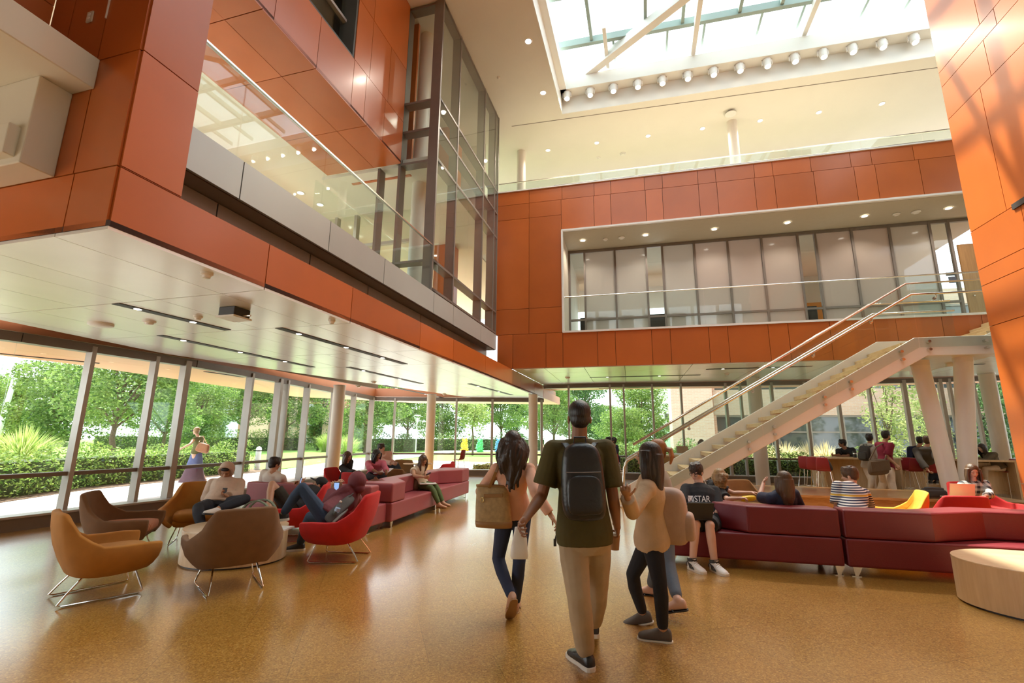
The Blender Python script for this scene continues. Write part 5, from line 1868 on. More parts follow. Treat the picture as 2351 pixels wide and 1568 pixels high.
# ---- bar tables and stools
def bar_table(label, c, d, L, W_, h=1.07):
    n = V((-d.y, d.x, 0))
    t = thing('bar_table', label, 'table', c, group='maple bar tables')
    m = MB(); m.box(c + UP * (h - .025), d * (L / 2), n * (W_ / 2), UP * .025); m.build('tabletop', MAPLE, t, bevel=.004)
    for s in (-1, 1):
        m = MB(); m.box(c + d * s * (L / 2 - .03) + UP * (h - .05) / 2, d * .028, n * (W_ / 2 - .01), UP * ((h - .05) / 2)); m.build('end_panel', MAPLE, t)
    m = MB(); m.box(c + UP * .6, d * (L / 2 - .06), n * .02, UP * .44); m.build('modesty_panel', MAPLE, t)
    return t
def floor_at(px, Y):
    d = ray(px, 1040)
    return V((d.x / d.y * Y, Y, 0))
bar_table('maple bar table with the boy in the black t-shirt leaning on it', floor_at(1945, 14.3), hdir(100), 1.75, .8)
bar_table('maple bar table behind the boy in the grey hoodie', floor_at(2108, 14.0), hdir(100), 1.5, .8)
bar_table('maple bar table with the woman in the olive sweater, at the right', floor_at(2250, 13.4), hdir(100), 1.1, .8)
bar_table('maple bar table behind the stair foot with papers and a brown bag on it', floor_at(1556, 15.2), hdir(104), 1.2, .8)
def make_stool():
    t = local(thing('bar_stool', None, None))
    m = MB()
    rows = [(.19, .02, .735), (.20, -.05, .725), (.20, -.15, .73), (.19, -.205, .78), (.185, -.235, .90), (.17, -.255, 1.05), (.14, -.262, 1.10)]
    rows = [(.17, .20, .745)] + rows
    n = 7
    vs = []
    rows = [(a * .86, b_, c_) for a, b_, c_ in rows]
    for hw, y, z in rows:
        for i in range(n):
            f = i / (n - 1) * 2 - 1
            vs.append(V((hw * f, y + (.02 * f * f if z > .75 else 0), z + (.012 * f * f if z < .75 else 0))))
    fs = [(k * n + i, k * n + i + 1, (k + 1) * n + i + 1, (k + 1) * n + i) for k in range(len(rows) - 1) for i in range(n - 1)]
    m.add(vs, fs)
    o = m.build('seat_shell', STOOLRED, t, smooth='all')
    sm = o.modifiers.new('solid', 'SOLIDIFY'); sm.thickness = .016
    sb = o.modifiers.new('sub', 'SUBSURF'); sb.levels = sb.render_levels = 1
    for sx in (-1, 1):
        for sy in (-1, 1):
            m = MB(); m.tube([V((sx * .15, sy * .13 - .02, .725)), V((sx * .235, sy * .22 - .02, .0))], .010, 8); m.build('leg', CHROME, t, smooth=True)
    m = MB()
    z = .25
    k = .15 + (.235 - .15) * (1 - z / .725)
    ky = .13 + (.22 - .13) * (1 - z / .725)
    m.tube([V((-k, -ky - .02, z)), V((k, -ky - .02, z)), V((k, ky - .02, z)), V((-k, ky - .02, z))], .008, 6, closed=True)
    m.build('footrest', CHROME, t, smooth=True)
    return t
STP = make_stool()
for i, (px, Y, hd, lab) in enumerate(((1888, 13.2, 40, 'red bar stool with a black backpack on its seat'), (1868, 13.6, 50, 'red bar stool between the window and the one holding the backpack'), (1851, 14.1, 55, 'red bar stool nearest the window at the left bar table'),
        (2137, 12.9, 35, 'bright red bar stool under the boy in the grey hoodie'), (2091, 13.4, 20, 'empty dusky red bar stool left of the boy in the grey hoodie'), (2073, 13.9, 25, 'red bar stool second left of the boy in the grey hoodie'),
        (2302, 13.3, -85, 'mauve red bar stool under the woman in the olive sweater'), (2234, 14.6, 170, 'red bar stool on the far side of the right bar table'), (1884, 14.9, 110, 'red bar stool on the far side of the left bar table'),
        (1411, 16.0, 20, 'red bar stool left of the stair foot, under the woman in dark blue'), (1396, 17.3, 70, 'red bar stool under the dark-haired man facing the woman in dark blue'), (2150, 15.1, -60, 'red bar stool at the middle table behind the leaning strut'), (1052, 17.6, -60, 'lone dusky red bar stool by the far window, right of the second column'), (1612, 16.0, 10, 'bar stool behind the stair under the long haired woman'), (1943, 15.1, 185, 'bar stool under the boy in the black t-shirt'))):
    o = STP if i == 0 else copy_tree(STP)
    c = floor_at(px, Y)
    place(o, lab, c.x, c.y, hd, 'bar stool', 'red bar stools')
# small side tables among the far armchairs
def side_table(label, c, h=.5, r=.35):
    t = thing('side_table', label, 'table', c)
    m = MB(); m.cyl(c + UP * (h - .025), c + UP * h, r, n=32); m.build('tabletop', MAPLE, t, smooth=True)
    m = MB(); m.cyl(c, c + UP * (h - .025), .03); m.cyl(c, c + UP * .02, .2, n=24); m.build('pedestal', CHROME, t, smooth=True)
side_table('small round side table between the woman in pink and the girl in the white blouse', floor_at(893, 10.9), .45, .38)
side_table('round side table by the far window, left of the second column', floor_at(960, 15.4), .72, .45)
# chairs in the gallery meeting rooms
def gallery_chair(px, py, label):
    q = PP.px(px, py)
    c = V((q.x, q.y, zo0)) + CN * .55
    t = thing('mesh_chair', label, 'chair', c, group='office chairs behind the gallery glass')
    m = MB(); m.box(c + UP * .78 - CN * .18, C * .24, CN * .02, UP * .26); m.build('backrest', BLACKP, t, bevel=.02)
    m = MB(); m.box(c + UP * .47, C * .24, CN * .22, UP * .03); m.build('seat', BLACKP, t, bevel=.02)
    m = MB(); m.cyl(c, c + UP * .45, .03); m.cyl(c, c + UP * .04, .25, n=10); m.build('pedestal', BLACKP, t)
for i, px in enumerate((1345, 1382, 1440, 1497, 1525, 1562, 1872)):
    gallery_chair(px, 745, 'dark mesh-back chair behind the gallery glass, %s' % ('leftmost', 'second from the left', 'third from the left', 'left one in the clear pane', 'right one in the clear pane', 'just right of the clear pane', 'in front of the orange accent wall')[i])
for i, px in enumerate((1671, 2000)):
    gallery_chair(px, 720, 'dim chair behind the rosy frosted glass, %s of two' % ('left', 'right')[i])
# ================================================================== people
SKIN = {k: mat('skin_' + k, c, .5, var=.05, scale=12, trans=.08) for k, c in
        dict(fair=(.66, .40, .29), tan=(.50, .27, .16), brown=(.30, .135, .07), deep=(.20, .085, .045)).items()}
HAIR = {k: mat('hair_' + k, c, .38, var=.35, scale=22, stretch=(1, 1, .12), bump=.5, bscale=120) for k, c in
        dict(black=(.014, .010, .009), dark=(.032, .019, .013), brown=(.085, .043, .020), auburn=(.33, .125, .03), blond=(.30, .18, .075)).items()}
def cloth(name, c, var=.12):
    return mat(name, c, .85, var=var, scale=7, bump=.35, bscale=30)
SOLEW = mat('white_rubber', (.72, .68, .60), .6, var=.04)
EYEW = mat('eye_white', (.75, .72, .68), .3)
EYED = mat('eye_dark', (.02, .012, .008), .2)
LIP = mat('lip', (.42, .17, .13), .45)
PEND = []
def soft(mb, name, m, parent, voxel, it=3, fac=.5):
    """one continuous skin grown over the shapes in mb"""
    me = mb.mesh('tmp', [])
    o = bpy.data.objects.new('tmp', me)
    col.objects.link(o)
    r = o.modifiers.new('r', 'REMESH'); r.mode = 'VOXEL'; r.voxel_size = voxel; r.use_smooth_shade = True
    if it:
        s = o.modifiers.new('s', 'SMOOTH'); s.factor = fac; s.iterations = it
    f = bpy.data.objects.new(name, None if False else bpy.data.meshes.new(name))
    col.objects.link(f)
    f.parent = parent
    INV[f.name] = INV[parent.name]
    PEND.append((o, f, m, INV[parent.name]))
    return f
def grow():
    bpy.context.view_layer.update()
    dg = bpy.context.evaluated_depsgraph_get()
    for o, f, m, inv in PEND:
        me = bpy.data.meshes.new_from_object(o.evaluated_get(dg))
        me.transform(inv)
        me.materials.clear()
        me.materials.append(m)
        old = f.data
        f.data = me
        me.name = f.name
        bpy.data.meshes.remove(old)
    for o, f, m, inv in PEND:
        me = o.data
        bpy.data.objects.remove(o)
        bpy.data.meshes.remove(me)
    PEND.clear()

def reach(p, px, L, sg):
    d = ray(*px).normalized()
    q = p - EYE
    b = d.dot(q)
    h2 = q.dot(q) - b * b
    t = b + (sg * math.sqrt(L * L - h2) if h2 < L * L else 0)
    return EYE + d * t

class Body: pass
DBG = ''
def skeleton(hip, Y, H, face, neck, head, look=None, pitch=0, LA=None, RA=None, LL=None, RL=None, sh=None, fem=False, tsg=-1, hsg=0, twist=None, ground='', fit=1.0, sway=0):
    """LA/RA = (elbow px, sign, wrist px, sign); LL/RL = (knee px, sign, ankle px, sign, toe heading, toe pitch)"""
    b = Body()
    k = H / 1.75
    b.k, b.fem, b.face = k, fem, face
    b.hip = aty(*hip, Y)
    b.neck = reach(b.hip, neck, .53 * k * fit, tsg)
    b.f = hdir(face)
    b.r = V((math.cos(R(face)), -math.sin(R(face)), 0))
    shh = face if sh is None else sh
    b.sr = V((math.cos(R(shh)), -math.sin(R(shh)), 0))
    b.up = (b.neck - b.hip).normalized()
    b.sr = (b.sr - b.up * b.sr.dot(b.up) * .6).normalized()
    hw = (.165 if fem else .19) * k
    b.S = {s: b.neck - b.up * .055 * k + b.sr * (hw * (1 if s == 'R' else -1)) for s in 'LR'}
    b.Hp = {s: b.hip + b.r * ((.085 if fem else .09) * k * (1 if s == 'R' else -1)) for s in 'LR'}
    b.E, b.W, b.K, b.A, b.toe = {}, {}, {}, {}, {}
    for s, a in (('L', LA), ('R', RA)):
        if a is None:
            a_ = b.S[s] - UP * .28 * k + b.sr * (.04 * (1 if s == 'R' else -1))
            b.E[s] = a_
            b.W[s] = a_ - UP * .1 * k + b.f * .22 * k
        else:
            b.E[s] = reach(b.S[s], a[0], .29 * k, a[1])
            b.W[s] = reach(b.E[s], a[2], .25 * k, a[3])
    for s, a in (('L', LL), ('R', RL)):
        if a is None:
            b.K[s] = b.Hp[s] + b.f * .42 * k + UP * .02
            b.A[s] = b.K[s] - UP * .38 * k
            b.toe[s] = (face, 0)
        else:
            b.K[s] = reach(b.Hp[s], a[0], .43 * k, a[1])
            b.A[s] = reach(b.K[s], a[2], .41 * k, a[3])
            if s in ground:      # the sole rests on the floor: foot first, then the knee between foot and hip
                b.A[s] = atz(*a[2], .082 * k)
                c_ = [reach(b.A[s], a[0], .41 * k, g_) for g_ in (-1, 1)]
                b.K[s] = min(c_, key=lambda q: abs((q - b.Hp[s]).length - .43 * k))
            if b.A[s].z < .085 * k: b.A[s].z = .085 * k
            b.toe[s] = (a[4] if len(a) > 4 else face, a[5] if len(a) > 5 else 0)
    if '--dbg' in DBG: print('DBG', hip, 'hip', round(b.hip.z, 2), 'neck', round(b.neck.z, 2), [(s, round((b.K[s] - b.Hp[s]).length / k, 2), round((b.A[s] - b.K[s]).length / k, 2), round(b.A[s].z - .08 * k, 2)) for s in 'LR'])
    b.head = reach(b.neck, head, .185 * k, hsg)
    lk = face if look is None else look
    b.hr = V((math.cos(R(lk)), -math.sin(R(lk)), 0))
    f0 = hdir(lk)
    b.hf = f0 * math.cos(R(pitch)) + UP * math.sin(R(pitch))
    b.hu = b.hr.cross(b.hf).normalized()
    return b

def hand(mb, w, d, pn, k, curl, side, rad=.0088):
    d = d.normalized()
    pn = (pn - d * pn.dot(d)).normalized()
    ac = d.cross(pn).normalized()
    mb.ell(w + d * .05 * k, ac * .041 * k, d * .052 * k, pn * .0165 * k, 14, 8)
    mb.cap(w - d * .01 * k, w + d * .03 * k, .026 * k, .026 * k, 10)
    for i, (o, L) in enumerate(((-.033, .070), (-.0115, .080), (.0115, .076), (.033, .060))):
        o, L = o * k * side, L * k
        p = w + d * (.088 - .006 * (i in (0, 3))) * k + ac * o * 1.05
        dd = (d + ac * (o / k) * 1.6).normalized()
        ang = R(curl * (.75 + .12 * i))
        for j, f in enumerate((.45, .32, .23)):
            rot = Matrix.Rotation(ang, 3, ac if (d.cross(pn).dot(ac) > 0) else -ac)
            dd = (rot @ dd)
            q = p + dd * L * f
            mb.cap(p, q, rad * k * (1 - .1 * j), rad * k * (.9 - .1 * j), 8)
            p = q
    p = w + d * .03 * k - ac * .03 * k * side
    dd = (d * .62 - ac * .7 * side + pn * .35).normalized()
    q = p + dd * .045 * k
    mb.cap(p, q, .0135 * k, .0105 * k, 8)
    dd = (dd + d * .5 + pn * .3).normalized()
    mb.cap(q, q + dd * .034 * k, .0105 * k, .009 * k, 8)

def torso(mb, b, g, t0=-.12, t1=1.06, wide=1.0, low=0):
    k = b.k
    T = [(-.26, .12, .09), (-.12, .158, .112), (0, .168, .118), (.22, .152, .108), (.45, .142, .098), (.70, .165, .115), (.86, .168, .105), (.96, .125, .082), (1.04, .07, .062)]
    if b.fem:
        T = [(-.26, .13, .10), (-.12, .165, .118), (0, .168, .120), (.22, .140, .100), (.45, .118, .086), (.70, .142, .112), (.86, .145, .095), (.96, .11, .074), (1.04, .06, .055)]
    rings = []
    L = (b.neck - b.hip)
    for t, w_, d_ in T:
        if t < t0 - .01 or t > t1: continue
        r = b.r.lerp(b.sr, max(0, min(1, t)))
        r = (r - b.up * r.dot(b.up)).normalized()
        f = b.up.cross(r).normalized()
        c = b.hip + L * t
        gl = g + low * max(0, min(1, (.45 - t) / .4))
        w2 = w_ * k * wide + gl
        d2 = d_ * k * wide + gl
        rings.append([c + r * (w2 * math.copysign(abs(math.cos(a)) ** .85, math.cos(a))) + f * (d2 * math.copysign(abs(math.sin(a)) ** .9, math.sin(a))) for a in [2 * PI * i / 24 for i in range(24)]])
    mb.rings(rings)
    for s in 'LR':
        mb.cap(b.hip + L * .9, b.S[s], .058 * k + g, .052 * k + g, 12)

def arm(mb, b, s, g, frac=2.0, flare=0):
    """frac 0..1 upper arm, 1..2 forearm"""
    k = b.k * (.88 if b.fem else 1)
    S, E, W_ = b.S[s], b.E[s], b.W[s]
    if frac <= 1:
        mb.cyl(S, S.lerp(E, frac), .054 * k + g, .049 * k + g + flare, 14)
        mb.sph(S, .055 * k + g)
        return
    mb.cap(S, E, .052 * k + g, .041 * k + g)
    f = min(1, frac - 1)
    m_ = E.lerp(W_, .3)
    mb.cap(E, m_, .041 * k + g, .042 * k + g)
    q = E.lerp(W_, f)
    mb.cyl(m_, q, .042 * k + g, (.042 + (.028 - .042) * (f - .3) / .7) * k + g + flare, 14)
    if not flare: mb.sph(q, (.028 + .0 * f) * k + g * .9)

def leg(mb, b, s, g, frac=2.0, flare=0, hipg=None):
    k = b.k
    H_, K_, A_ = b.Hp[s], b.K[s], b.A[s]
    th = .092 if b.fem else .088
    hg = g if hipg is None else min(g, hipg)
    if frac <= 1:
        mb.cyl(H_, H_.lerp(K_, frac), th * k + g, (th + (.058 - th) * frac) * k + g + flare, 16)
        mb.sph(H_, th * k + hg)
        return
    mb.cap(H_, H_.lerp(K_, .45), th * k + hg, .076 * k + g)
    mb.cap(H_.lerp(K_, .45), K_, .076 * k + g, .056 * k + g)
    d = (A_ - K_)
    back = (K_ - H_).cross(d).cross(d)
    back = back.normalized() * (.012 * k) if back.length > 1e-6 else V()
    c = K_ + d * .32 - back
    f = min(1, frac - 1)
    mb.cap(K_, c, .055 * k + g, .055 * k + g)
    mb.cyl(c, K_ + d * f, .055 * k + g, (.055 + (.038 - .055) * (f - .32) / .68) * k + g + flare, 14)
    if not flare: mb.sph(K_ + d * f, .038 * k + g)

def foot_frame(b, s):
    h, p = b.toe[s]
    f0 = hdir(h)
    f = f0 * math.cos(R(p)) + UP * math.sin(R(p))
    r = V((f0.y, -f0.x, 0))
    u = r.cross(f).normalized()
    return f, r, u

def foot_rings(b, s, sc_=1.0, flat=False, g=0):
    f, r, u = foot_frame(b, s)
    k = b.k * sc_
    o = b.A[s] - u * .08 * b.k
    prof = [(-.068, .022, .034, .030), (-.055, .032, .045, .044), (-.02, .037, .050, .050), (.03, .040, .046, .044), (.08, .044, .036, .034), (.13, .047, .028, .026), (.17, .042, .023, .021), (.195, .022, .018, .013)]
    out = []
    for x, w_, zc, hz in prof:
        c = o + f * x * k + u * zc * k
        out.append([c + r * ((w_ + g) * k * math.cos(a)) + u * ((hz + g) * k * math.copysign(abs(math.sin(a)) ** .8, math.sin(a))) for a in [2 * PI * i / 16 for i in range(16)]])
    return out, o, f, r, u, k

def shoe(b, s, parent, m, sole=SOLEW, kind='shoe', hi=0, thick=.022, trim=None, laces=None):
    rg, o, f, r, u, k = foot_rings(b, s, 1.06, g=.004)
    t = MB(); t.rings(rg)
    if hi:
        t.cyl(o + u * .07 * k, o + u * (.07 + hi) * k - f * .008, .048 * k, .05 * k, 16)
    up_ = t.build(kind, m, parent, smooth='all', sub=1)
    t = MB()
    outl = [(-.074, .018), (-.06, .034), (-.02, .041), (.04, .041), (.09, .049), (.14, .053), (.18, .045), (.202, .022)]
    poly = [o + f * x * k + r * w_ * k for x, w_ in outl] + [o + f * x * k - r * w_ * k for x, w_ in outl[::-1]]
    poly = [p - u * .006 for p in poly]
    t.prism(poly, u * thick * k)
    t.build('sole', sole, up_, bevel=.004)
    if trim:
        t = MB()
        for sd in (-1, 1):
            t.prism([o + f * .0 * k + r * sd * .043 * k + u * .02 * k, o + f * .09 * k + r * sd * .052 * k + u * .02 * k, o + f * .05 * k + r * sd * .046 * k + u * .06 * k, o - f * .03 * k + r * sd * .043 * k + u * .085 * k], r * sd * .004)
        t.cyl(o + u * .088 * k - f * .004, o + u * (.078 + hi) * k - f * .010, .051 * k, .0525 * k, 16)
        t.ell(o + f * -.058 * k + u * .05 * k, f * .024 * k, r * .040 * k, u * .04 * k)
        t.build('side_panel', trim, up_)
    if laces:
        t = MB()
        for i in range(5):
            c = o + f * (.03 + .022 * i) * k + u * (.102 - .0125 * i) * k
            t.tube([c - r * .030 * k - u * .010, c + u * .004, c + r * .030 * k - u * .010 + f * .014], .0048, 5)
        t.tube([o + f * .02 * k + u * .105 * k, o + f * .07 * k + r * .05 * k + u * .09 * k, o + f * .06 * k + r * .055 * k + u * .05 * k], .003, 5)
        t.build('laces', laces, up_)
    return up_

def sandal(b, s, parent, m):
    rg, o, f, r, u, k = foot_rings(b, s)
    outl = [(-.074, .018), (-.06, .034), (-.02, .041), (.04, .041), (.09, .049), (.14, .053), (.18, .045), (.205, .022)]
    poly = [o + f * x * k + r * w_ * k - u * .012 for x, w_ in outl] + [o + f * x * k - r * w_ * k - u * .012 for x, w_ in outl[::-1]]
    t = MB(); t.prism(poly, u * .014 * k)
    so_ = t.build('sandal', m, parent, bevel=.003)
    t = MB()
    t.tube([o + r * .047 * k + f * .06 * k, o + f * .10 * k + u * .06 * k, o - r * .047 * k + f * .06 * k], .006, 6)
    t.tube([o + f * .10 * k + u * .06 * k, o + f * .15 * k + u * .045 * k], .005, 6)
    t.build('strap', m, so_)

def body_mesh(b, parent, skin, voxel, curl=(35, 35), bare=False, pn=(None, None), hd=(None, None), rad=.0088):
    mb = MB()
    k = b.k
    torso(mb, b, 0)
    for s in 'LR':
        arm(mb, b, s, 0)
        leg(mb, b, s, 0)
        rg, *_ = foot_rings(b, s)
        mb.rings(rg)
        mb.cap(b.A[s], b.A[s] + (b.K[s] - b.A[s]) * .1, .036 * k, .037 * k)
        i = 0 if s == 'L' else 1
        d = (b.W[s] - b.E[s]).normalized() if hd[i] is None else V(hd[i]).normalized()
        p = pn[i]
        if p is None:
            p = -b.sr if s == 'R' else b.sr
        hand(mb, b.W[s] + d * .005, d, V(p), k * (.94 if b.fem else 1.03), curl[i], 1 if s == 'L' else -1, rad)
    # neck and head
    hs = k * (1.0 if not b.fem else .98)
    c, f, u, r = b.head, b.hf, b.hu, b.hr
    nr = .050 if b.fem else .058
    mb.cap(b.neck - b.up * .03 * k, c - u * .06 * k - f * .015 * k, nr * k * 1.05, nr * k * .95)
    mb.ell(c + u * .028 * hs - f * .012 * hs, r * .076 * hs, f * .095 * hs, u * .086 * hs, 20, 12)
    mb.ell(c - u * .038 * hs + f * .018 * hs, r * .060 * hs, f * .068 * hs, u * .078 * hs, 18, 12)
    mb.ell(c - u * .098 * hs + f * .058 * hs, r * .026 * hs, f * .022 * hs, u * .02 * hs)
    mb.cap(c + f * .080 * hs + u * .012 * hs, c + f * .100 * hs - u * .022 * hs, .008 * hs, .0115 * hs, 8)
    for s in (-1, 1):
        mb.sph(c + f * .088 * hs - u * .026 * hs + r * .011 * s * hs, .008 * hs, 8, 6)
        mb.ell(c + f * .070 * hs + u * .022 * hs + r * .03 * s * hs, r * .026 * hs, f * .014 * hs, u * .008 * hs)
        mb.ell(c + f * .058 * hs - u * .022 * hs + r * .036 * s * hs, r * .022 * hs, f * .02 * hs, u * .022 * hs)
        mb.ell(c - f * .008 * hs - u * .018 * hs + r * .080 * s * hs, r * .010 * hs, f * .020 * hs, u * .032 * hs)
    mb.ell(c + f * .078 * hs - u * .058 * hs, r * .024 * hs, f * .010 * hs, u * .009 * hs)
    o = soft(mb, 'body', skin, parent, voxel, 2, .45)
    return o

def face_parts(b, parent, hair, eyes=True, brows=True, closed=False):
    hs = b.k
    c, f, u, r = b.head, b.hf, b.hu, b.hr
    for s in (-1, 1):
        e_ = c + f * .0765 * hs + u * .003 * hs + r * .031 * s * hs
        if eyes:
            m = MB()
            if closed:
                m.tube([e_ - r * .013 + f * .003, e_ + f * .007 - u * .004, e_ + r * .013 + f * .003], .002, 5)
                m.build('eyelid', EYED, parent)
            else:
                m.ell(e_, r * .0135 * hs, f * .008 * hs, u * .007 * hs, 12, 8)
                n0 = len(m.f)
                m.sph(e_ + f * .0055 * hs, .0055 * hs, 10, 6, mi=1)
                m.build('eye', [EYEW, EYED], parent, smooth='all')
        if brows:
            m = MB()
            q = c + f * .084 * hs + u * .024 * hs + r * .031 * s * hs
            m.tube([q - r * .019 * hs - f * .004 - u * .002, q + u * .003, q + r * .019 * hs - f * .004 - u * .002], [.0025, .0035, .0022], 6)
            m.build('eyebrow', hair, parent)
    m = MB(); m.ell(c + f * .087 * hs - u * .058 * hs, r * .021 * hs, f * .005 * hs, u * .0065 * hs); m.build('lips', LIP, parent, smooth='all')

def hair(b, parent, m, style='short', L=.3, voxel=.007, wave=.012, seed=1, n=60):
    hs = b.k
    c, f, u, r = b.head, b.hf, b.hu, b.hr
    mb = MB()
    rd = random.Random(seed)
    if style in ('short', 'crop'):
        t = .010 if style == 'crop' else .018
        mb.ell(c + u * .036 * hs - f * .022 * hs, r * (.076 + t) * hs, f * (.090 + t) * hs, u * (.083 + t) * hs, 20, 12)
        mb.ell(c - u * .012 * hs - f * .045 * hs, r * (.068 + t * .7) * hs, f * (.058 + t * .6) * hs, u * .075 * hs, 18, 10)
        if style == 'short':
            for i in range(90):
                a, z = rd.random() * 6.28, rd.random()
                p = c + u * (.05 + .075 * z) * hs + (r * math.cos(a) * .082 + f * (math.sin(a) * .09 - .02)) * hs * math.sqrt(1 - (z * .8) ** 2)
                mb.ell(p, r * .013 * hs, f * .024 * hs, u * .014 * hs, 8, 6)
    else:
        mb.ell(c + u * .034 * hs - f * .026 * hs, r * .092 * hs, f * .102 * hs, u * .100 * hs, 20, 12)
        mb.ell(c - u * .02 * hs - f * .045 * hs, r * .086 * hs, f * .068 * hs, u * .085 * hs, 18, 10)
        if style in ('long', 'wavy', 'curly'):
            dn = -UP
            for i in range(n):
                a = (i / (n - 1) - .5) * R(235 if style != 'wavy' else 215)
                back = -f * math.cos(a) + r * math.sin(a)
                back = V((back.x, back.y, 0)).normalized()
                p0 = c + u * .06 * hs + back * .07 * hs
                ln = L * ((.82 + .3 * rd.random()) if style != 'long' else (.92 + .1 * rd.random())) * (1 - .25 * abs(a) / 2)
                pts, rr = [], []
                ph = rd.random() * 6.28
                w_ = wave * (2.2 if style == 'curly' else 1)
                jit = .025 * (rd.random() - .5)
                for j in range(9):
                    s_ = j / 8
                    out = (.085 + (.075 if style == 'wavy' else .03) * math.sin(PI * min(1, s_ * 1.1)) + jit) * hs
                    q = c + u * .05 * hs * (1 - s_) + back * out * (1 - .25 * s_) + dn * ln * s_ - f * .015 * s_
                    q += r * math.sin(ph + s_ * (9 if style != 'curly' else 16)) * w_ + f * math.cos(ph + s_ * 8) * w_ * .6
                    pts.append(q)
                    rr.append((.017 if style != 'curly' else .02) * hs * (1 - .55 * s_ ** 2))
                mb.tube(pts, rr, 7)
            mb.rings([[c + u * .02 - f * .05 * hs + dn * ln_ + r * (w_ * math.cos(q)) - f * (.03 + dd_ * math.sin(q)) for q in [2 * PI * i / 16 for i in range(16)]] for ln_, w_, dd_ in ((0, .08, .05), (L * .35, .085, .05), (L * .65, .08, .04), (L * .88, .05, .025))])
        if style in ('pony', 'bun'):
            q = c - f * .10 * hs + u * .03 * hs
            if style == 'bun':
                mb.ell(q + u * .01, r * .042 * hs, f * .038 * hs, u * .04 * hs)
            else:
                for i in range(14):
                    ph = rd.random() * 6.28
                    mb.tube([q + r * .01 * math.cos(ph), q - f * .06 + r * .02 * math.cos(ph) - u * .02 + UP * .012 * math.sin(ph), q - f * .07 - UP * L * .5 + r * .035 * math.cos(ph), q - f * .05 - UP * L + r * .02 * math.cos(ph + 1)], [.02, .022, .018, .006], 6)
    return soft(mb, 'hair', m, parent, voxel, 6 if style == 'crop' else (3 if style == 'short' else 1), .5)

def top(b, parent, name, m, sleeve, g=.02, voxel=.011, hem=-.12, flare=.012, it=3, extra=None, wide=1.0, low=.014):
    mb = MB()
    torso(mb, b, g, t0=hem, wide=wide, low=low)
    for s in 'LR':
        arm(mb, b, s, g, sleeve, flare)
    if extra: extra(mb)
    return soft(mb, name, m, parent, voxel, it)

def bottoms(b, parent, name, m, frac=2.0, g=.012, voxel=.011, flare=0, waist=.20, it=3, extra=None):
    mb = MB()
    k = b.k
    L = b.neck - b.hip
    rings = []
    for t, w_, d_ in ((-.22, .10, .09), (-.12, .165, .118), (0, .170, .120), (waist * .6, .163, .115), (waist, .150, .106)):
        c = b.hip + L * t
        r = (b.r - b.up * b.r.dot(b.up)).normalized()
        f = b.up.cross(r)
        rings.append([c + r * ((w_ * k + g) * math.cos(a)) + f * ((d_ * k + g) * math.sin(a)) for a in [2 * PI * i / 24 for i in range(24)]])
    mb.rings(rings)
    for s in 'LR':
        leg(mb, b, s, g, frac, flare, .012)
    if extra: extra(mb)
    return soft(mb, name, m, parent, voxel, it)

def person(label, b, skin, near=0, curl=(35, 35), pn=(None, None), hd=(None, None)):
    g = V((b.hip.x, b.hip.y, 0))
    t = thing('person', label, 'person', g)
    b.t = t
    b.v = (.0056, .0075, .0095)[near]
    body_mesh(b, t, SKIN[skin], b.v, curl, pn=pn, hd=hd, rad=(.0088, .0098, .011)[near])
    return t
C_ = {k: cloth(k, c) for k, c in dict(
    pink_knit=(.70, .40, .28), navy_denim=(.022, .032, .07), olive_cotton=(.075, .058, .010), khaki_jersey=(.43, .33, .21), beige_knit=(.56, .40, .25), black_stretch=(.012, .012, .016),
    grey_cotton=(.36, .33, .28), grey_denim=(.11, .13, .16), oatmeal_fleece=(.62, .50, .40), dark_denim=(.022, .030, .045), white_cotton=(.72, .66, .58), black_cotton=(.014, .014, .016),
    maroon_fleece=(.17, .042, .052), blue_denim=(.028, .052, .095), rose_cotton=(.62, .16, .22), pale_pink=(.74, .52, .46), cream_blouse=(.66, .57, .42), moss_twill=(.085, .12, .035),
    navy_cotton=(.020, .024, .055), maroon_cotton=(.22, .012, .035), cream_twill=(.66, .53, .40), grey_fleece=(.10, .092, .080), olive_knit=(.14, .105, .065), navy_fleece=(.018, .028, .08), plum_skirt=(.10, .05, .07), indigo_print=(.10, .12, .25), charcoal_canvas=(.06, .055, .05), mauve_canvas=(.50, .36, .30), taupe_canvas=(.15, .105, .065)).items()}
STRIPES = stripe_mat('striped_jersey', (.022, .03, .075), (.78, .76, .72), .030, .48, 'Z', band=(aty(1950, 1141, 6.42).z - .011, aty(1950, 1141, 6.42).z + .011, (.75, .45, .04)))
PLAID = stripe_mat('plaid_flannel', (.60, .56, .50), (.022, .022, .026), .085, .5, 'PLAID')
BLKLEA = mat('black_leather', (.022, .021, .021), .32, var=.15, scale=6, bump=.3, bscale=40)
MONO = mat('tan_jacquard', (.42, .29, .13), .6, var=.22, scale=26, bump=.2, bscale=80)
TANLEA = mat('tan_leather', (.33, .17, .055), .5, var=.12, scale=8)
GOLD = mat('gold_metal', (.75, .55, .22), .3, metal=1)
PAPERW = mat('white_paper', (.78, .77, .74), .6, var=.03, bump=.4, bscale=18)
SCREEN = emit_mat('phone_screen', (.22, .35, .62), .9)
KRAFT = mat('kraft_card', (.36, .19, .085), .7, var=.08)
SAGE = mat('sage_canvas', (.165, .19, .13), .8, var=.12, scale=8, bump=.4, bscale=25)
BOTTLE = glass_mat('clear_plastic', (.90, .94, .96), 1.2, .05)
SHOEGREY = cloth('grey_canvas', (.11, .09, .075))
def px_leg(kx, ky, s1, ax, ay, s2, h=None, p=0): return ((kx, ky), s1, (ax, ay), s2) + ((h, p) if h is not None else ())
def px_arm(ex, ey, s1, wx, wy, s2): return ((ex, ey), s1, (wx, wy), s2)
PEOPLE = {}

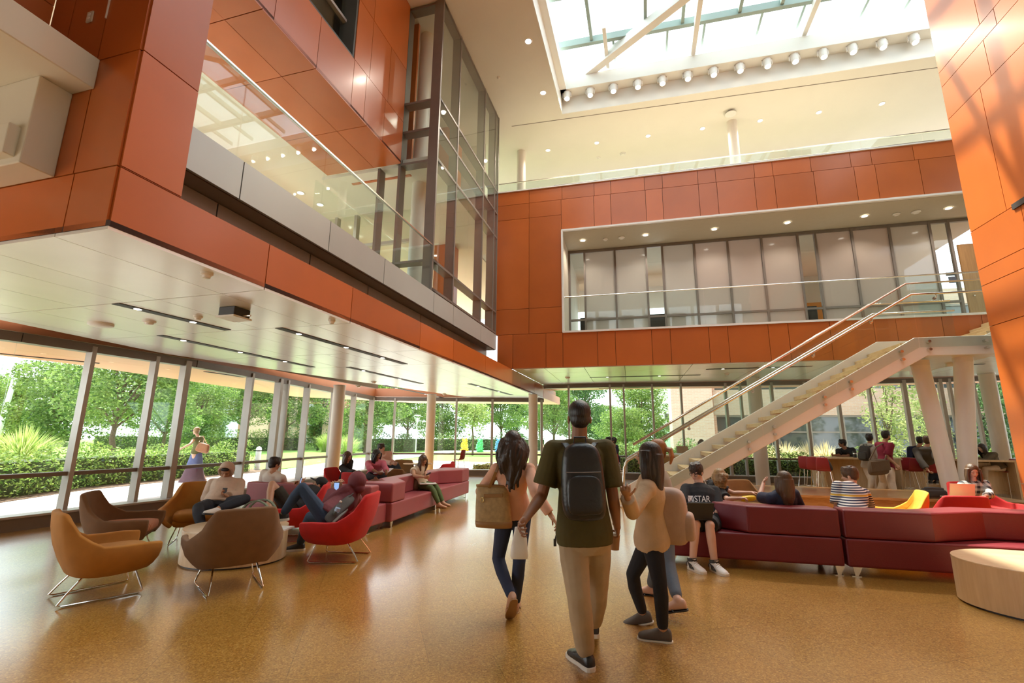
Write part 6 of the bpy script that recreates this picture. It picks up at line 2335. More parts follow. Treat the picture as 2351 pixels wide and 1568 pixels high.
# ---- walking group in the middle
b = skeleton((1180, 1180), 4.72, 1.63, 2, (1177, 1066), (1177, 1018), LA=px_arm(1103, 1128, 1, 1124, 1168, 1), RA=px_arm(1228, 1128, -1, 1264, 1182, 1),
             LL=px_leg(1144, 1282, 1, 1174, 1368, -1, -14, -52), RL=px_leg(1192, 1288, 1, 1184, 1382, -1, 4, 0), fem=True, ground='R')
t = person('woman with long dark hair in pink sweater and jeans, walking away', b, 'tan', 0, curl=(45, 30), pn=(None, V((-1, 0, 0))))
top(b, t, 'sweater', C_['pink_knit'], 1.93, .016, .008, hem=-.10, flare=.004)
bottoms(b, t, 'jeans', C_['navy_denim'], 1.96, .008, .008)
hair(b, t, HAIR['dark'], 'wavy', .40, .0065, .013, 4, 74)
for s in 'LR': sandal(b, s, t, TANLEA)
PEOPLE['pink'] = b
o = atz(1180, 1400); 
b = skeleton((1341, 1222), 3.62, 1.79, 2, (1329, 1015), (1330, 958), LA=px_arm(1244, 1138, -1, 1207, 1190, -1), RA=px_arm(1408, 1146, 1, 1416, 1203, 1),
             LL=px_leg(1328, 1366, 1, 1345, 1502, -1, -24, 0), RL=px_leg(1370, 1352, 1, 1362, 1432, 1, 4, -10), ground='L')
t = person('tall man in olive t-shirt and khaki joggers walking away, wearing a black backpack', b, 'brown', 0, curl=(52, 58), pn=(V((1, -.3, 0)), V((-1, .2, 0))))
top(b, t, 't_shirt', C_['olive_cotton'], .78, .024, .0085, hem=-.12, flare=.016)
def cuffs(mb):
    for s in 'LR':
        mb.cyl(b.A[s] + (b.K[s] - b.A[s]) * .02, b.A[s] + (b.K[s] - b.A[s]) * .15, .046 * b.k, .05 * b.k)
bottoms(b, t, 'joggers', C_['khaki_jersey'], 1.9, .026, .0085, extra=cuffs)
hair(b, t, HAIR['black'], 'crop', voxel=.0065)
for s in 'LR': shoe(b, s, t, BLKLEA, SOLEW, 'shoe', thick=.028)
PEOPLE['olive'] = b
b = skeleton((1497, 1228), 4.12, 1.63, -66, (1490, 1098), (1487, 1048), look=-62, LA=px_arm(1452, 1176, -1, 1440, 1140, -1), RA=px_arm(1462, 1172, 1, 1446, 1146, 1),
             LL=px_leg(1514, 1335, -1, 1522, 1448, 1, -72, 0), RL=px_leg(1453, 1318, 1, 1476, 1412, 1, -76, -14), fem=True, ground='L')
t = person('woman with long dark hair, beige cardigan and black leggings, walking left under a pale backpack', b, 'tan', 0, curl=(60, 60))
top(b, t, 'cardigan', C_['beige_knit'], 1.9, .022, .0085, hem=-.16, flare=.008)
bottoms(b, t, 'leggings', C_['black_stretch'], 1.9, .006, .008)
hair(b, t, HAIR['dark'], 'long', .37, .007, .005, 9, 84)
face_parts(b, t, HAIR['dark'])
for s in 'LR': shoe(b, s, t, SHOEGREY, SOLEW, 'flat_shoe', thick=.014)
PEOPLE['beige'] = b
b = skeleton((1520, 1205), 4.95, 1.64, -60, (1512, 1084), (1505, 1035), look=-56, LL=px_leg(1506, 1290, 1, 1496, 1372, 1, -70, 0), RL=px_leg(1535, 1296, -1, 1556, 1378, -1, -70, -12),
             LA=px_arm(1488, 1150, 1, 1472, 1180, 1), RA=px_arm(1536, 1150, -1, 1520, 1186, -1), fem=True)
t = person('red-haired woman in grey top, mostly hidden behind the woman with the pale backpack', b, 'fair', 1)
top(b, t, 'shirt', C_['grey_cotton'], 1.2, .02, .010, hem=-.14)
bottoms(b, t, 'jeans', C_['grey_denim'], 1.86, .012, .010)
hair(b, t, HAIR['auburn'], 'pony', .16, .008)
for s in 'LR': sandal(b, s, t, BLACKP)

# ---- seated at the left
b = skeleton((500, 1158), 7.45, 1.76, 158, (521, 1105), (520, 1082), look=165, pitch=-32, LA=px_arm(546, 1137, -1, 522, 1140, -1), RA=px_arm(473, 1144, -1, 511, 1139, -1),
             LL=px_leg(563, 1146, -1, 502, 1168, -1, 200, 10), RL=px_leg(455, 1166, -1, 462, 1210, -1, 170, 0), tsg=1, hsg=-1)
t = person('boy in a hooded off-white sweatshirt looking down at his phone, one leg crossed', b, 'tan', 1, curl=(60, 60), pn=(V((.3, 0, 1)), V((-.3, 0, 1))), hd=(V((-.7, -.5, .5)), V((.6, -.5, .5))))
def hood(mb):
    c, f, u, r = b.head, b.hf, b.hu, b.hr
    k = b.k
    mb.ell(c - f * .045 * k + u * .02 * k, r * .112 * k, f * .092 * k, u * .125 * k, 20, 12)
    rim = [c + f * .035 * k + u * (.015 + .118 * math.sin(a)) * k + r * .098 * math.cos(a) * k + f * .03 * math.sin(a) * k for a in [2 * PI * i / 24 for i in range(24)]]
    mb.tube(rim, .017 * k, 8, closed=True)
    mb.ell(b.neck + f * -.01, r * .12, f * .10, UP * .05)
top(b, t, 'hooded_sweatshirt', C_['oatmeal_fleece'], 1.95, .034, .010, hem=-.14, extra=hood)
bottoms(b, t, 'jeans', C_['dark_denim'], 1.9, .018, .010)
mb = MB(); mb.ell(b.head + b.hu * .07 + b.hf * .055, b.hr * .062, b.hf * .03, b.hu * .028); mb.build('hair', HAIR['black'], t, smooth='all')
face_parts(b, t, HAIR['black'], closed=True)
shoe(b, 'L', t, PAPERW, BLACKP, 'sneaker'); shoe(b, 'R', t, PAPERW, BLACKP, 'sneaker')
PEOPLE['hood'] = b
b = skeleton((628, 1135), 8.95, 1.75, 22, (627, 1087), (631, 1066), look=34, pitch=-12, fem=False, hsg=1, LA=px_arm(601, 1120, 1, 612, 1140, 1), RA=px_arm(650, 1118, 1, 640, 1140, 1), LL=px_leg(640, 1137, 1, 642, 1160, 1, 20), RL=px_leg(665, 1137, 1, 668, 1160, 1, 20))
t = person('dark-haired boy in a white t-shirt seen from behind over the mauve sofa back', b, 'tan', 2)
top(b, t, 't_shirt', C_['white_cotton'], .8, .022, .012, flare=.01)
bottoms(b, t, 'trousers', C_['dark_denim'], 1.9, .014, .012)
hair(b, t, HAIR['black'], 'short', voxel=.009)
for s in 'LR': shoe(b, s, t, BLACKP)
b = skeleton((676, 1170), 7.55, 1.74, -80, (731, 1131), (733, 1112), look=-108, pitch=26, sh=-60, LA=px_arm(698, 1138, -1, 692, 1113, 1), RA=px_arm(720, 1160, 1, 690, 1118, -1),
             LL=px_leg(625, 1112, -1, 618, 1168, -1, -90, 0), RL=px_leg(640, 1140, 1, 632, 1190, 1, -90, 0), tsg=1, hsg=1)
t = person('man in black cap lying back in the red armchair holding a phone, bare knee raised', b, 'tan', 1, curl=(55, 55))
top(b, t, 't_shirt', C_['black_cotton'], .8, .022, .010)
bottoms(b, t, 'shorts', cloth('olive_black_twill', (.030, .028, .018)), .80, .022, .010, flare=.014)
hair(b, t, HAIR['black'], 'crop', voxel=.008)
mb = MB()
c, f, u, r = b.head, b.hf, b.hu, b.hr
mb.ell(c + u * .045 - f * .018, r * .092, f * .108, u * .088)
mb.ell(c + u * .035 + f * .105, r * .075, f * .085, u * .012)
soft(mb, 'cap', cloth('black_cap', (.022, .024, .024)), t, .008, 2)
face_parts(b, t, HAIR['black'])
mb = MB(); mb.tube([c + r * .078 - u * .02, c + r * .085 - u * .06 + f * .03, c + r * .06 - u * .14 + f * .07, b.neck + f * .1 - UP * .06], .0028, 5); mb.build('earphone_cord', WPLAST, t)
for s in 'LR': shoe(b, s, t, BLACKP)
b = skeleton((752, 1186), 6.5, 1.72, -84, (812, 1130), (816, 1108), look=-80, pitch=-12, sh=-74, LA=px_arm(750, 1158, -1, 764, 1126, 1), RA=px_arm(770, 1150, 1, 780, 1122, -1),
             LL=px_leg(694, 1120, -1, 650, 1180, 1, -84, -5), RL=px_leg(712, 1186, 1, 688, 1250, -1, -105, 0), tsg=1, hsg=-1, ground='R')
t = person('person in maroon hooded sweatshirt and blue jeans slouching in the nearest red armchair', b, 'tan', 0, curl=(50, 50), pn=(V((0, .2, 1)), V((0, .2, 1))), hd=(V((.1, .05, 1)), V((-.05, 0, 1))))
def hood(mb):
    c, f, u, r = b.head, b.hf, b.hu, b.hr
    mb.ell(c - f * .030 + u * .022, r * .112, f * .130, u * .128, 20, 12)
    mb.ell(c - f * .055 - u * .075, r * .085, f * .07, u * .08)
    mb.ell(b.neck - f * .03, r * .13, f * .11, UP * .06)
top(b, t, 'hooded_sweatshirt', C_['maroon_fleece'], 1.93, .030, .009, hem=-.16, extra=hood)
bottoms(b, t, 'jeans', C_['blue_denim'], 1.9, .014, .009)
for s in 'LR': shoe(b, s, t, BLACKP, SOLEW, 'shoe', thick=.03)
PEOPLE['maroon'] = b
b = skeleton((796, 1093), 11.4, 1.65, 100, (795, 1064), (798, 1049), look=105, pitch=-20, fem=True, RA=px_arm(801, 1083, -1, 813, 1086, -1), LA=px_arm(803, 1080, 1, 815, 1084, 1), RL=px_leg(822, 1090, -1, 828, 1116, 1), LL=px_leg(824, 1086, 1, 832, 1112, 1))
t = person('woman with long brown hair and black cardigan sitting in a red armchair by the column', b, 'fair', 2)
top(b, t, 'cardigan', C_['black_cotton'], 1.9, .018, .012)
bottoms(b, t, 'trousers', C_['dark_denim'], 1.9, .012, .012)
hair(b, t, HAIR['brown'], 'long', .30, .010, .006, 3, 40)
face_parts(b, t, HAIR['brown'])
for s in 'LR': shoe(b, s, t, BLACKP)
b = skeleton((862, 1090), 10.9, 1.66, 165, (863, 1061), (865, 1045), look=110, pitch=-18, fem=True, LA=px_arm(886, 1077, -1, 888, 1084, -1), RA=px_arm(847, 1074, -1, 866, 1084, -1), LL=px_leg(882, 1092, -1, 860, 1100, -1, 240), RL=px_leg(846, 1094, -1, 862, 1098, -1, 120))
t = person('woman in a bright pink top sitting cross-legged with an open book', b, 'brown', 2)
top(b, t, 'pink_top', C_['rose_cotton'], 1.15, .022, .012, wide=1.08)
bottoms(b, t, 'trousers', C_['black_stretch'], 1.9, .016, .012)
hair(b, t, HAIR['black'], 'long', .24, .010, .01, 5, 40)
face_parts(b, t, HAIR['black'])
b = skeleton((890, 1068), 13.6, 1.75, 120, (880, 1044), (876, 1029), look=110, LA=px_arm(893, 1058, 1, 905, 1062, -1), RA=px_arm(884, 1060, -1, 900, 1064, -1), LL=px_leg(910, 1066, 1, 914, 1088, -1), RL=px_leg(912, 1070, -1, 918, 1090, -1))
t = person('dark-haired boy in a pale pink shirt sitting far back by the window', b, 'fair', 2)
top(b, t, 'shirt', C_['pale_pink'], 1.9, .02, .012)
bottoms(b, t, 'trousers', C_['dark_denim'], 1.9, .014, .012)
hair(b, t, HAIR['dark'], 'short', voxel=.010)
face_parts(b, t, HAIR['dark'])
for s in 'LR': shoe(b, s, t, BLACKP)
b = skeleton((965, 1113), 10.7, 1.66, 122, (961, 1070), (971, 1058), look=128, pitch=-34, fem=True, LA=px_arm(978, 1096, -1, 982, 1094, -1), RA=px_arm(951, 1092, -1, 972, 1095, -1), LL=px_leg(1000, 1116, -1, 1017, 1153, -1, 110), RL=px_leg(990, 1120, -1, 1008, 1157, -1, 110))
t = person('girl in cream sleeveless blouse and green trousers reading her phone on the mauve sofa', b, 'tan', 2)
top(b, t, 'blouse', C_['cream_blouse'], .22, .02, .011)
bottoms(b, t, 'trousers', C_['moss_twill'], 1.9, .010, .011)
hair(b, t, HAIR['brown'], 'long', .36, .010, .008, 8, 46)
face_parts(b, t, HAIR['dark'], closed=True)
for s in 'LR': sandal(b, s, t, TANLEA)
PEOPLE['cream'] = b
# ---- outdoors
b = skeleton((452, 1038), 15.6, 1.70, -82, (456, 1003), (450, 989), look=-85, fem=True, LA=px_arm(436, 1020, -1, 418, 1029, 0), RA=px_arm(466, 1020, 1, 448, 1014, 1), LL=px_leg(446, 1070, -1, 438, 1104, -1, -90), RL=px_leg(458, 1070, 1, 470, 1100, 1, -90))
t = person('woman in sunglasses walking on the terrace outside in a long plum skirt', b, 'fair', 2)
top(b, t, 'tank_top', cloth('olive_jersey', (.12, .11, .04)), .15, .014, .012, hem=.0)
mb = MB(); 
rg = []
for z, w_, d_ in ((.97, .15, .11), (.80, .19, .14), (.5, .25, .2), (.2, .36, .25), (.06, .44, .28)):
    c = V((b.hip.x - (.97 - z) * .03, b.hip.y, z))
    rg.append([c + b.f * ((w_) * math.cos(a) * (1 + .06 * math.sin(5 * a))) + b.r * (d_ * math.sin(a)) for a in [2 * PI * i / 30 for i in range(30)]])
mb.rings(rg); sk = mb.build('skirt', C_['plum_skirt'], t, smooth='all')
mb = MB(); mb.rings([[p + (p - V((b.hip.x, b.hip.y, p.z))).normalized() * .012 for p in r_] for r_ in rg[:3]], False); mb.build('printed_wrap', C_['indigo_print'], sk, smooth='all')
hair(b, t, HAIR['blond'], 'bun', voxel=.010)
c, f, u, r = b.head, b.hf, b.hu, b.hr
mb = MB(); mb.box(c + f * .088 + u * .004, r * .068, f * .01, u * .018); mb.build('sunglasses', BLACKP, t, bevel=.004)
for s in 'LR': sandal(b, s, t, TANLEA)
PEOPLE['out'] = b
d_ = ray(1035, 1015); Yf = 72
b = skeleton((1035, 1014), Yf, 1.70, 170, (1035, 1006), (1035, 1003), LL=px_leg(1033.6, 1020, 0, 1033, 1025.6, 0, 180), RL=px_leg(1036.4, 1020, 0, 1037, 1025.6, 0, 180), LA=px_arm(1039, 1010, 0, 1039, 1014, 0), RA=px_arm(1031, 1010, 0, 1031, 1014, 0))
t = person('small distant figure in a rosy top on the path outside, left of yellow sculpture', b, 'fair', 2)
top(b, t, 'shirt', C_['rose_cotton'], .9, .02, .02); bottoms(b, t, 'jeans', C_['grey_denim'], 1.9, .015, .02); hair(b, t, HAIR['brown'], 'short', voxel=.014)
for s in 'LR': shoe(b, s, t, BLACKP)

# ---- burgundy sofa and the armchairs behind it
b = skeleton((1618, 1199), 6.48, 1.74, 182, (1607, 1117), (1598, 1084), look=228, pitch=-20, LA=px_arm(1648, 1172, -1, 1626, 1185, -1), RA=px_arm(1568, 1160, -1, 1588, 1186, -1),
             LL=px_leg(1629, 1207, -1, 1641, 1296, -1, 166, 0), RL=px_leg(1597, 1205, -1, 1590, 1292, -1, 162, 0), tsg=1, hsg=-1, fit=.95, ground='LR')
t = person('boy with glasses, printed black t-shirt and shorts on the burgundy sofa with a laptop', b, 'fair', 0, curl=(30, 30), pn=(V((0, 0, -1)), V((0, 0, -1))), hd=(V((-.9, -.3, 0)), V((.9, -.3, 0))))
STAR = top(b, t, 't_shirt', C_['black_cotton'], .85, .024, .0085, flare=.016)
bottoms(b, t, 'shorts', C_['black_cotton'], .86, .022, .0085, flare=.014)
hair(b, t, HAIR['dark'], 'short', voxel=.0065, seed=5)
face_parts(b, t, HAIR['dark'], closed=True)
c, f, u, r = b.head, b.hf, b.hu, b.hr
mb = MB()
for s in (-1, 1):
    q = c + f * .093 + u * .0 + r * .032 * s
    mb.tube([q + r * .026 * math.cos(a) + u * .019 * math.sin(a) - f * .006 * abs(math.cos(a)) for a in [2 * PI * i / 14 for i in range(14)]], .0022, 5, closed=True)
    mb.tube([q + r * .026 * s - f * .006, c + r * .079 * s + f * .0 + u * .005], .0022, 5)
mb.tube([c + f * .094 - r * .008, c + f * .094 + r * .008], .0022, 5)
mb.build('glasses', BLACKP, t)
mb = MB(); q = b.neck + b.f * .13 - UP * .12
mb.tube([c - r * .082 - u * .02, c - r * .088 - u * .06 + f * .01, b.neck - b.r * .075 + b.f * .1 - UP * .02, q, q - UP * .12 + b.r * .02], .0032, 6); mb.build('earphone_cord', WPLAST, t)
for s in 'LR':
    mb = MB(); mb.cyl(b.A[s] - UP * .01, b.A[s] + UP * .05, .045, .047); mb.build('sock', WPLAST, t)
    shoe(b, s, t, PAPERW, SOLEW, 'high_top_sneaker', hi=.045, thick=.03, trim=BLACKP, laces=WPLAST)
PEOPLE['star'] = b
b = skeleton((1630, 1165), 8.0, 1.66, 82, (1647, 1116), (1655, 1094), look=86, pitch=-10, fem=True, RA=px_arm(1670, 1146, -1, 1696, 1144, 0), LA=px_arm(1684, 1132, 1, 1722, 1131, 0), RL=px_leg(1672, 1170, -1, 1678, 1215, 1), LL=px_leg(1676, 1165, 1, 1684, 1210, 1))
t = person('woman with curly blond hair and black top reaching to the right with both arms', b, 'fair', 1, curl=(30, 45), pn=(V((0, 0, -1)), V((0, 0, -1))))
top(b, t, 'black_top', C_['black_cotton'], .75, .02, .010)
bottoms(b, t, 'trousers', C_['dark_denim'], 1.9, .012, .011)
hair(b, t, HAIR['blond'], 'curly', .21, .0075, .012, 11, 66)
face_parts(b, t, HAIR['brown'])
for s in 'LR': shoe(b, s, t, BLACKP)
PEOPLE['curly'] = b
b = skeleton((1796, 1192), 6.62, 1.66, -8, (1796, 1133), (1798, 1103), look=-12, fem=True, LA=px_arm(1744, 1142, 1, 1752, 1112, 1), RA=px_arm(1836, 1168, 1, 1812, 1175, 1), LL=px_leg(1788, 1180, 1, 1790, 1215, 1, -5), RL=px_leg(1815, 1180, 1, 1820, 1215, 1, -5))
t = person('woman with straight brown hair and navy t-shirt seen from behind, one arm raised', b, 'fair', 1, curl=(25, 35))
top(b, t, 't_shirt', C_['navy_cotton'], .8, .024, .010, wide=1.1, flare=.012)
bottoms(b, t, 'trousers', C_['dark_denim'], 1.9, .012, .011)
hair(b, t, HAIR['brown'], 'long', .33, .0075, .004, 2, 60)
for s in 'LR': shoe(b, s, t, BLACKP)
b = skeleton((1962, 1192), 6.5, 1.74, -14, (1953, 1118), (1950, 1092), look=-42, pitch=-14, LA=px_arm(1922, 1164, -1, 1934, 1178, 1), RA=px_arm(1994, 1166, 1, 1972, 1184, 1), hsg=1, LL=px_leg(1944, 1180, 1, 1946, 1215, 1, -10), RL=px_leg(1975, 1180, 1, 1978, 1215, 1, -10), tsg=1)
t = person('boy in navy and white striped t-shirt seen from behind on the burgundy sofa', b, 'fair', 1)
STRIPED = top(b, t, 'striped_t_shirt', STRIPES, .85, .026, .010, wide=1.06, flare=.014)
bottoms(b, t, 'trousers', C_['dark_denim'], 1.9, .012, .011)
hair(b, t, HAIR['brown'], 'short', voxel=.0075, seed=8)
for s in 'LR': shoe(b, s, t, BLACKP)
PEOPLE['stripe'] = b
b = skeleton((2238, 1163), 8.7, 1.68, 196, (2236, 1107), (2233, 1082), look=200, pitch=-22, fem=True, LA=px_arm(2274, 1136, -1, 2262, 1139, -1), RA=px_arm(2197, 1136, -1, 2216, 1140, -1), LL=px_leg(2256, 1166, -1, 2258, 1205, -1, 190), RL=px_leg(2216, 1166, -1, 2216, 1205, -1, 190), hsg=-1)
t = person('woman with long brown hair and black and white plaid shirt, typing on a pale laptop', b, 'fair', 1, curl=(30, 30), pn=(V((0, 0, -1)), V((0, 0, -1))), hd=(V((-.8, -.4, 0)), V((.8, -.4, 0))))
top(b, t, 'plaid_shirt', PLAID, 1.75, .026, .010, flare=.006)
bottoms(b, t, 'jeans', C_['dark_denim'], 1.9, .012, .011)
hair(b, t, HAIR['brown'], 'long', .42, .0075, .004, 6, 56)
face_parts(b, t, HAIR['dark'], closed=True)
for s in 'LR': shoe(b, s, t, BLACKP)
PEOPLE['plaid'] = b
# ---- at the bar tables
b = skeleton((1952, 1060), 15.0, 1.74, -150, (1940, 1031), (1933, 1018), look=-70, LA=px_arm(1946, 1047, -1, 1922, 1046, -1), RA=px_arm(1926, 1046, -1, 1914, 1045, -1), LL=px_leg(1948, 1064, -1, 1948, 1092, 1, 200), RL=px_leg(1940, 1064, -1, 1940, 1092, 1, 200))
t = person('boy in a black t-shirt leaning on the left bar table', b, 'brown', 2)
top(b, t, 't_shirt', C_['black_cotton'], .8, .024, .012); bottoms(b, t, 'trousers', C_['dark_denim'], 1.9, .014, .013)
hair(b, t, HAIR['black'], 'short', voxel=.010); face_parts(b, t, HAIR['black'])
for s in 'LR': shoe(b, s, t, BLACKP)
b = skeleton((1996, 1070), 13.4, 1.72, 70, (1997, 1022), (1997, 1006), look=60, LL=px_leg(2000, 1102, -1, 1996, 1136, -1, 70), RL=px_leg(2004, 1102, 0, 2010, 1136, 0, 70))
t = person('dark-haired person in a pale grey hooded top, half hidden by the man in maroon', b, 'tan', 2)
top(b, t, 'hooded_top', cloth('pale_grey_fleece', (.52, .47, .40)), 1.9, .028, .012, extra=lambda mb: mb.ell(b.neck - b.f * .06, b.r * .12, b.f * .07, UP * .06)); bottoms(b, t, 'trousers', C_['cream_twill'], 1.9, .02, .013)
hair(b, t, HAIR['black'], 'short', voxel=.010)
for s in 'LR': shoe(b, s, t, BLACKP)
PEOPLE['grey'] = b
b = skeleton((2034, 1072), 12.75, 1.76, 84, (2030, 1017), (2035, 1000), look=84, LA=px_arm(2038, 1046, 1, 2050, 1068, 1), RA=px_arm(2036, 1048, -1, 2056, 1066, -1), RL=px_leg(2046, 1105, -1, 2055, 1140, -1, 84), LL=px_leg(2028, 1106, 1, 2016, 1140, 1, 84, -20))
t = person('bearded man in maroon t-shirt and cream trousers walking right with a messenger bag', b, 'tan', 2)
top(b, t, 't_shirt', C_['maroon_cotton'], .85, .028, .012, flare=.015); bottoms(b, t, 'trousers', C_['cream_twill'], 1.92, .034, .013)
hair(b, t, HAIR['black'], 'short', voxel=.010); face_parts(b, t, HAIR['black'])
mb = MB(); c, f, u, r = b.head, b.hf, b.hu, b.hr
mb.ell(c - u * .085 + f * .04, r * .058, f * .055, u * .035); mb.build('beard', HAIR['black'], t, smooth='all')
for s in 'LR': shoe(b, s, t, BLACKP)
PEOPLE['mar'] = b
for (hip, Y, face, neck, head, look, lab, tm, sk, hs, hr, fem) in (
    ((2108, 1060), 14.6, 40, (2108, 1028), (2113, 1012), 60, 'boy in a navy hooded top at the middle bar table, behind the one in grey', C_['navy_fleece'], 'tan', 'short', 'black', False),
    ((2150, 1060), 15.2, -60, (2150, 1028), (2150, 1013), -70, 'dark-haired person at the middle bar table, almost hidden by the leaning strut', C_['navy_cotton'], 'tan', 'long', 'dark', True)):
    b = skeleton(hip, Y, 1.72, face, neck, head, look=look, fem=fem)
    t = person(lab, b, sk, 2)
    top(b, t, 'hooded_top', tm, 1.9, .03, .013); bottoms(b, t, 'trousers', C_['dark_denim'], 1.9, .014, .013)
    hair(b, t, HAIR[hr], hs, .3, voxel=.010, n=36)
    for s in 'LR': shoe(b, s, t, BLACKP)
b = skeleton((2134, 1066), 12.9, 1.76, 38, (2124, 1030), (2130, 1012), look=62, RA=px_arm(2148, 1050, -1, 2160, 1044, 1), LA=px_arm(2112, 1056, -1, 2128, 1076, -1), LL=px_leg(2142, 1072, 1, 2136, 1104, -1, 30), RL=px_leg(2156, 1072, 1, 2150, 1104, -1, 30), hsg=1)
t = person('boy in a dark grey hoodie leaning on the bar table from the bright red stool', b, 'fair', 2)
top(b, t, 'hooded_sweatshirt', C_['grey_fleece'], 1.93, .034, .012, extra=lambda mb: mb.ell(b.neck - b.f * .055 - UP * .01, b.r * .13, b.f * .08, UP * .065)); bottoms(b, t, 'trousers', C_['dark_denim'], 1.9, .016, .013)
hair(b, t, HAIR['brown'], 'short', voxel=.010); face_parts(b, t, HAIR['dark'])
for s in 'LR': shoe(b, s, t, BLACKP)
b = skeleton((2292, 1074), 13.3, 1.66, -92, (2268, 1041), (2254, 1029), look=-92, pitch=-24, fem=True, LA=px_arm(2266, 1058, -1, 2240, 1056, 0), RA=px_arm(2262, 1056, 1, 2236, 1053, 0), LL=px_leg(2262, 1076, -1, 2264, 1108, 1, -90), RL=px_leg(2264, 1072, 1, 2270, 1104, 1, -90), tsg=0)
t = person('woman with long dark hair and olive sweater bent over the right bar table', b, 'fair', 2)
top(b, t, 'sweater', C_['olive_knit'], 1.92, .026, .012, hem=-.2); bottoms(b, t, 'trousers', C_['cream_twill'], 1.9, .01, .013)
hair(b, t, HAIR['dark'], 'long', .34, .010, .005, 3, 44); face_parts(b, t, HAIR['dark'])
for s in 'LR': shoe(b, s, t, BLACKP)
b = skeleton((1412, 1056), 16.0, 1.66, -60, (1411, 1026), (1408, 1012), look=-80, fem=True)
t = person('woman with dark hair in a bun, dark blue top, seated left of the stair foot', b, 'brown', 2)
top(b, t, 'top', C_['navy_cotton'], 1.9, .028, .013); bottoms(b, t, 'trousers', C_['dark_denim'], 1.9, .014, .013)
hair(b, t, HAIR['black'], 'bun', voxel=.010); face_parts(b, t, HAIR['black'])
for s in 'LR': shoe(b, s, t, BLACKP)
b = skeleton((1394, 1052), 17.4, 1.72, 70, (1396, 1024), (1398, 1011), look=80)
t = person('dark-haired man facing the woman in dark blue, mostly hidden by the walking man', b, 'brown', 2)
top(b, t, 't_shirt', C_['black_cotton'], .8, .022, .013); bottoms(b, t, 'trousers', C_['dark_denim'], 1.9, .014, .013)
hair(b, t, HAIR['black'], 'short', voxel=.010)
for s in 'LR': shoe(b, s, t, BLACKP)
b = skeleton((1616, 1060), 15.9, 1.66, 15, (1614, 1031), (1610, 1017), look=5, fem=True)
t = person('woman with long brown hair seen from behind through the open stair treads', b, 'fair', 2)
top(b, t, 'sweater', C_['beige_knit'], 1.9, .024, .013); bottoms(b, t, 'trousers', C_['dark_denim'], 1.9, .014, .013)
hair(b, t, HAIR['brown'], 'long', .36, .010, .004, 7, 44)
for s in 'LR': shoe(b, s, t, BLACKP)
grow()
# ================================================================== things people carry and use
def softbox(mb, c, r, u, f, w, h, d, e=.5, n=20, taper=1.0):
    """rounded bag body: w across r, h along u, d along f"""
    prof = [(-1, .0), (-.97, .62), (-.9, .86), (-.6, .98), (0, 1.0), (.5, .97), (.8, .86), (.93, .65), (1, .0)]
    rings = []
    for z, s in prof:
        if s == 0: s = .25
        tz = 1 - (1 - taper) * (z + 1) / 2
        rings.append([c + u * (z * h / 2) + r * (math.copysign(abs(math.cos(a)) ** e, math.cos(a)) * w / 2 * s * tz) + f * (math.copysign(abs(math.sin(a)) ** e, math.sin(a)) * d / 2 * s) for a in [2 * PI * i / n for i in range(n)]])
    mb.rings(rings)
def backpack(label, c, r, u, f, w, h, d, m, pocket=None, straps=None, shoulders=None, zip_=True):
    """f points away from the wearer"""
    r, u, f = r.normalized(), u.normalized(), f.normalized()
    t = thing('backpack', label, 'backpack', c)
    mb = MB(); softbox(mb, c, r, u, f, w, h, d, .55, taper=.86); mb.build('bag_body', m, t, smooth='all', sub=1)
    mb = MB(); softbox(mb, c + f * d * .46 - u * h * .16, r, u, f, w * .78, h * .5, d * .42, .5, taper=.95); mb.build('front_pocket', pocket or m, t, smooth='all', sub=1)
    mb = MB(); q = c + u * h * .48 - f * d * .2
    mb.tube([q - r * .045, q - r * .04 + u * .045, q + r * .04 + u * .045, q + r * .045], .008, 8); mb.build('handle', m, t, smooth=True)
    if zip_:
        mb = MB(); q = c + f * d * .52 + u * h * .12; mb.tube([q - r * w * .36 - f * .01, q + f * .006, q + r * w * .36 - f * .01], .003, 6); mb.build('zip', ALUD, t)
    if shoulders:
        for s, (S, ch) in zip((-1, 1), shoulders):
            mb = MB()
            p = [c + u * h * .40 + r * s * w * .22 - f * d * .45, S + UP * .062 - (S - c).normalized() * .02, ch]
            n_ = [p[0], (p[0] + p[1]) / 2 + UP * .02, p[1], (p[1] + p[2]) / 2 - f * .03, p[2]]
            for a, b_ in zip(n_[:-1], n_[1:]):
                mb.bar(a, b_ + (b_ - a) * .05, r, .028, .007)
            mb.build('strap', straps or m, t, bevel=.004)
    return t
b = PEOPLE['olive']
bc = aty(1338, 1104, b.hip.y - .20)
backpack('black leather-look backpack on the back of the man in olive', bc, b.sr, b.up, -b.f, .33, .53, .17, BLKLEA, shoulders=[(b.S['L'] + b.sr * .06, b.S['L'] + b.f * .10 - UP * .16 + b.sr * .05), (b.S['R'] - b.sr * .06, b.S['R'] + b.f * .10 - UP * .16 - b.sr * .05)])
b = PEOPLE['beige']
bo = -b.f
bc = aty(1541, 1184, b.hip.y - .02)
backpack('large pale mauve backpack on the woman walking left', bc, b.r, (b.up + bo * -.05).normalized(), bo, .30, .50, .27, C_['mauve_canvas'], zip_=False, shoulders=[(b.S['L'] + b.sr * .04, b.S['L'] + b.f * .10 - UP * .16), (b.S['R'] - b.sr * .04, b.S['R'] + b.f * .10 - UP * .16)])
b = PEOPLE['grey']
backpack('dark backpack of the person behind the man in maroon', b.hip.lerp(b.neck, .62) - b.f * .22, b.sr, b.up, -b.f, .30, .42, .16, C_['charcoal_canvas'], shoulders=[(b.S['L'] + b.sr * .05, b.S['L'] + b.f * .12 - UP * .15), (b.S['R'] - b.sr * .05, b.S['R'] + b.f * .12 - UP * .15)])
b = PEOPLE['maroon']
bc = aty(782, 1166, 6.40)
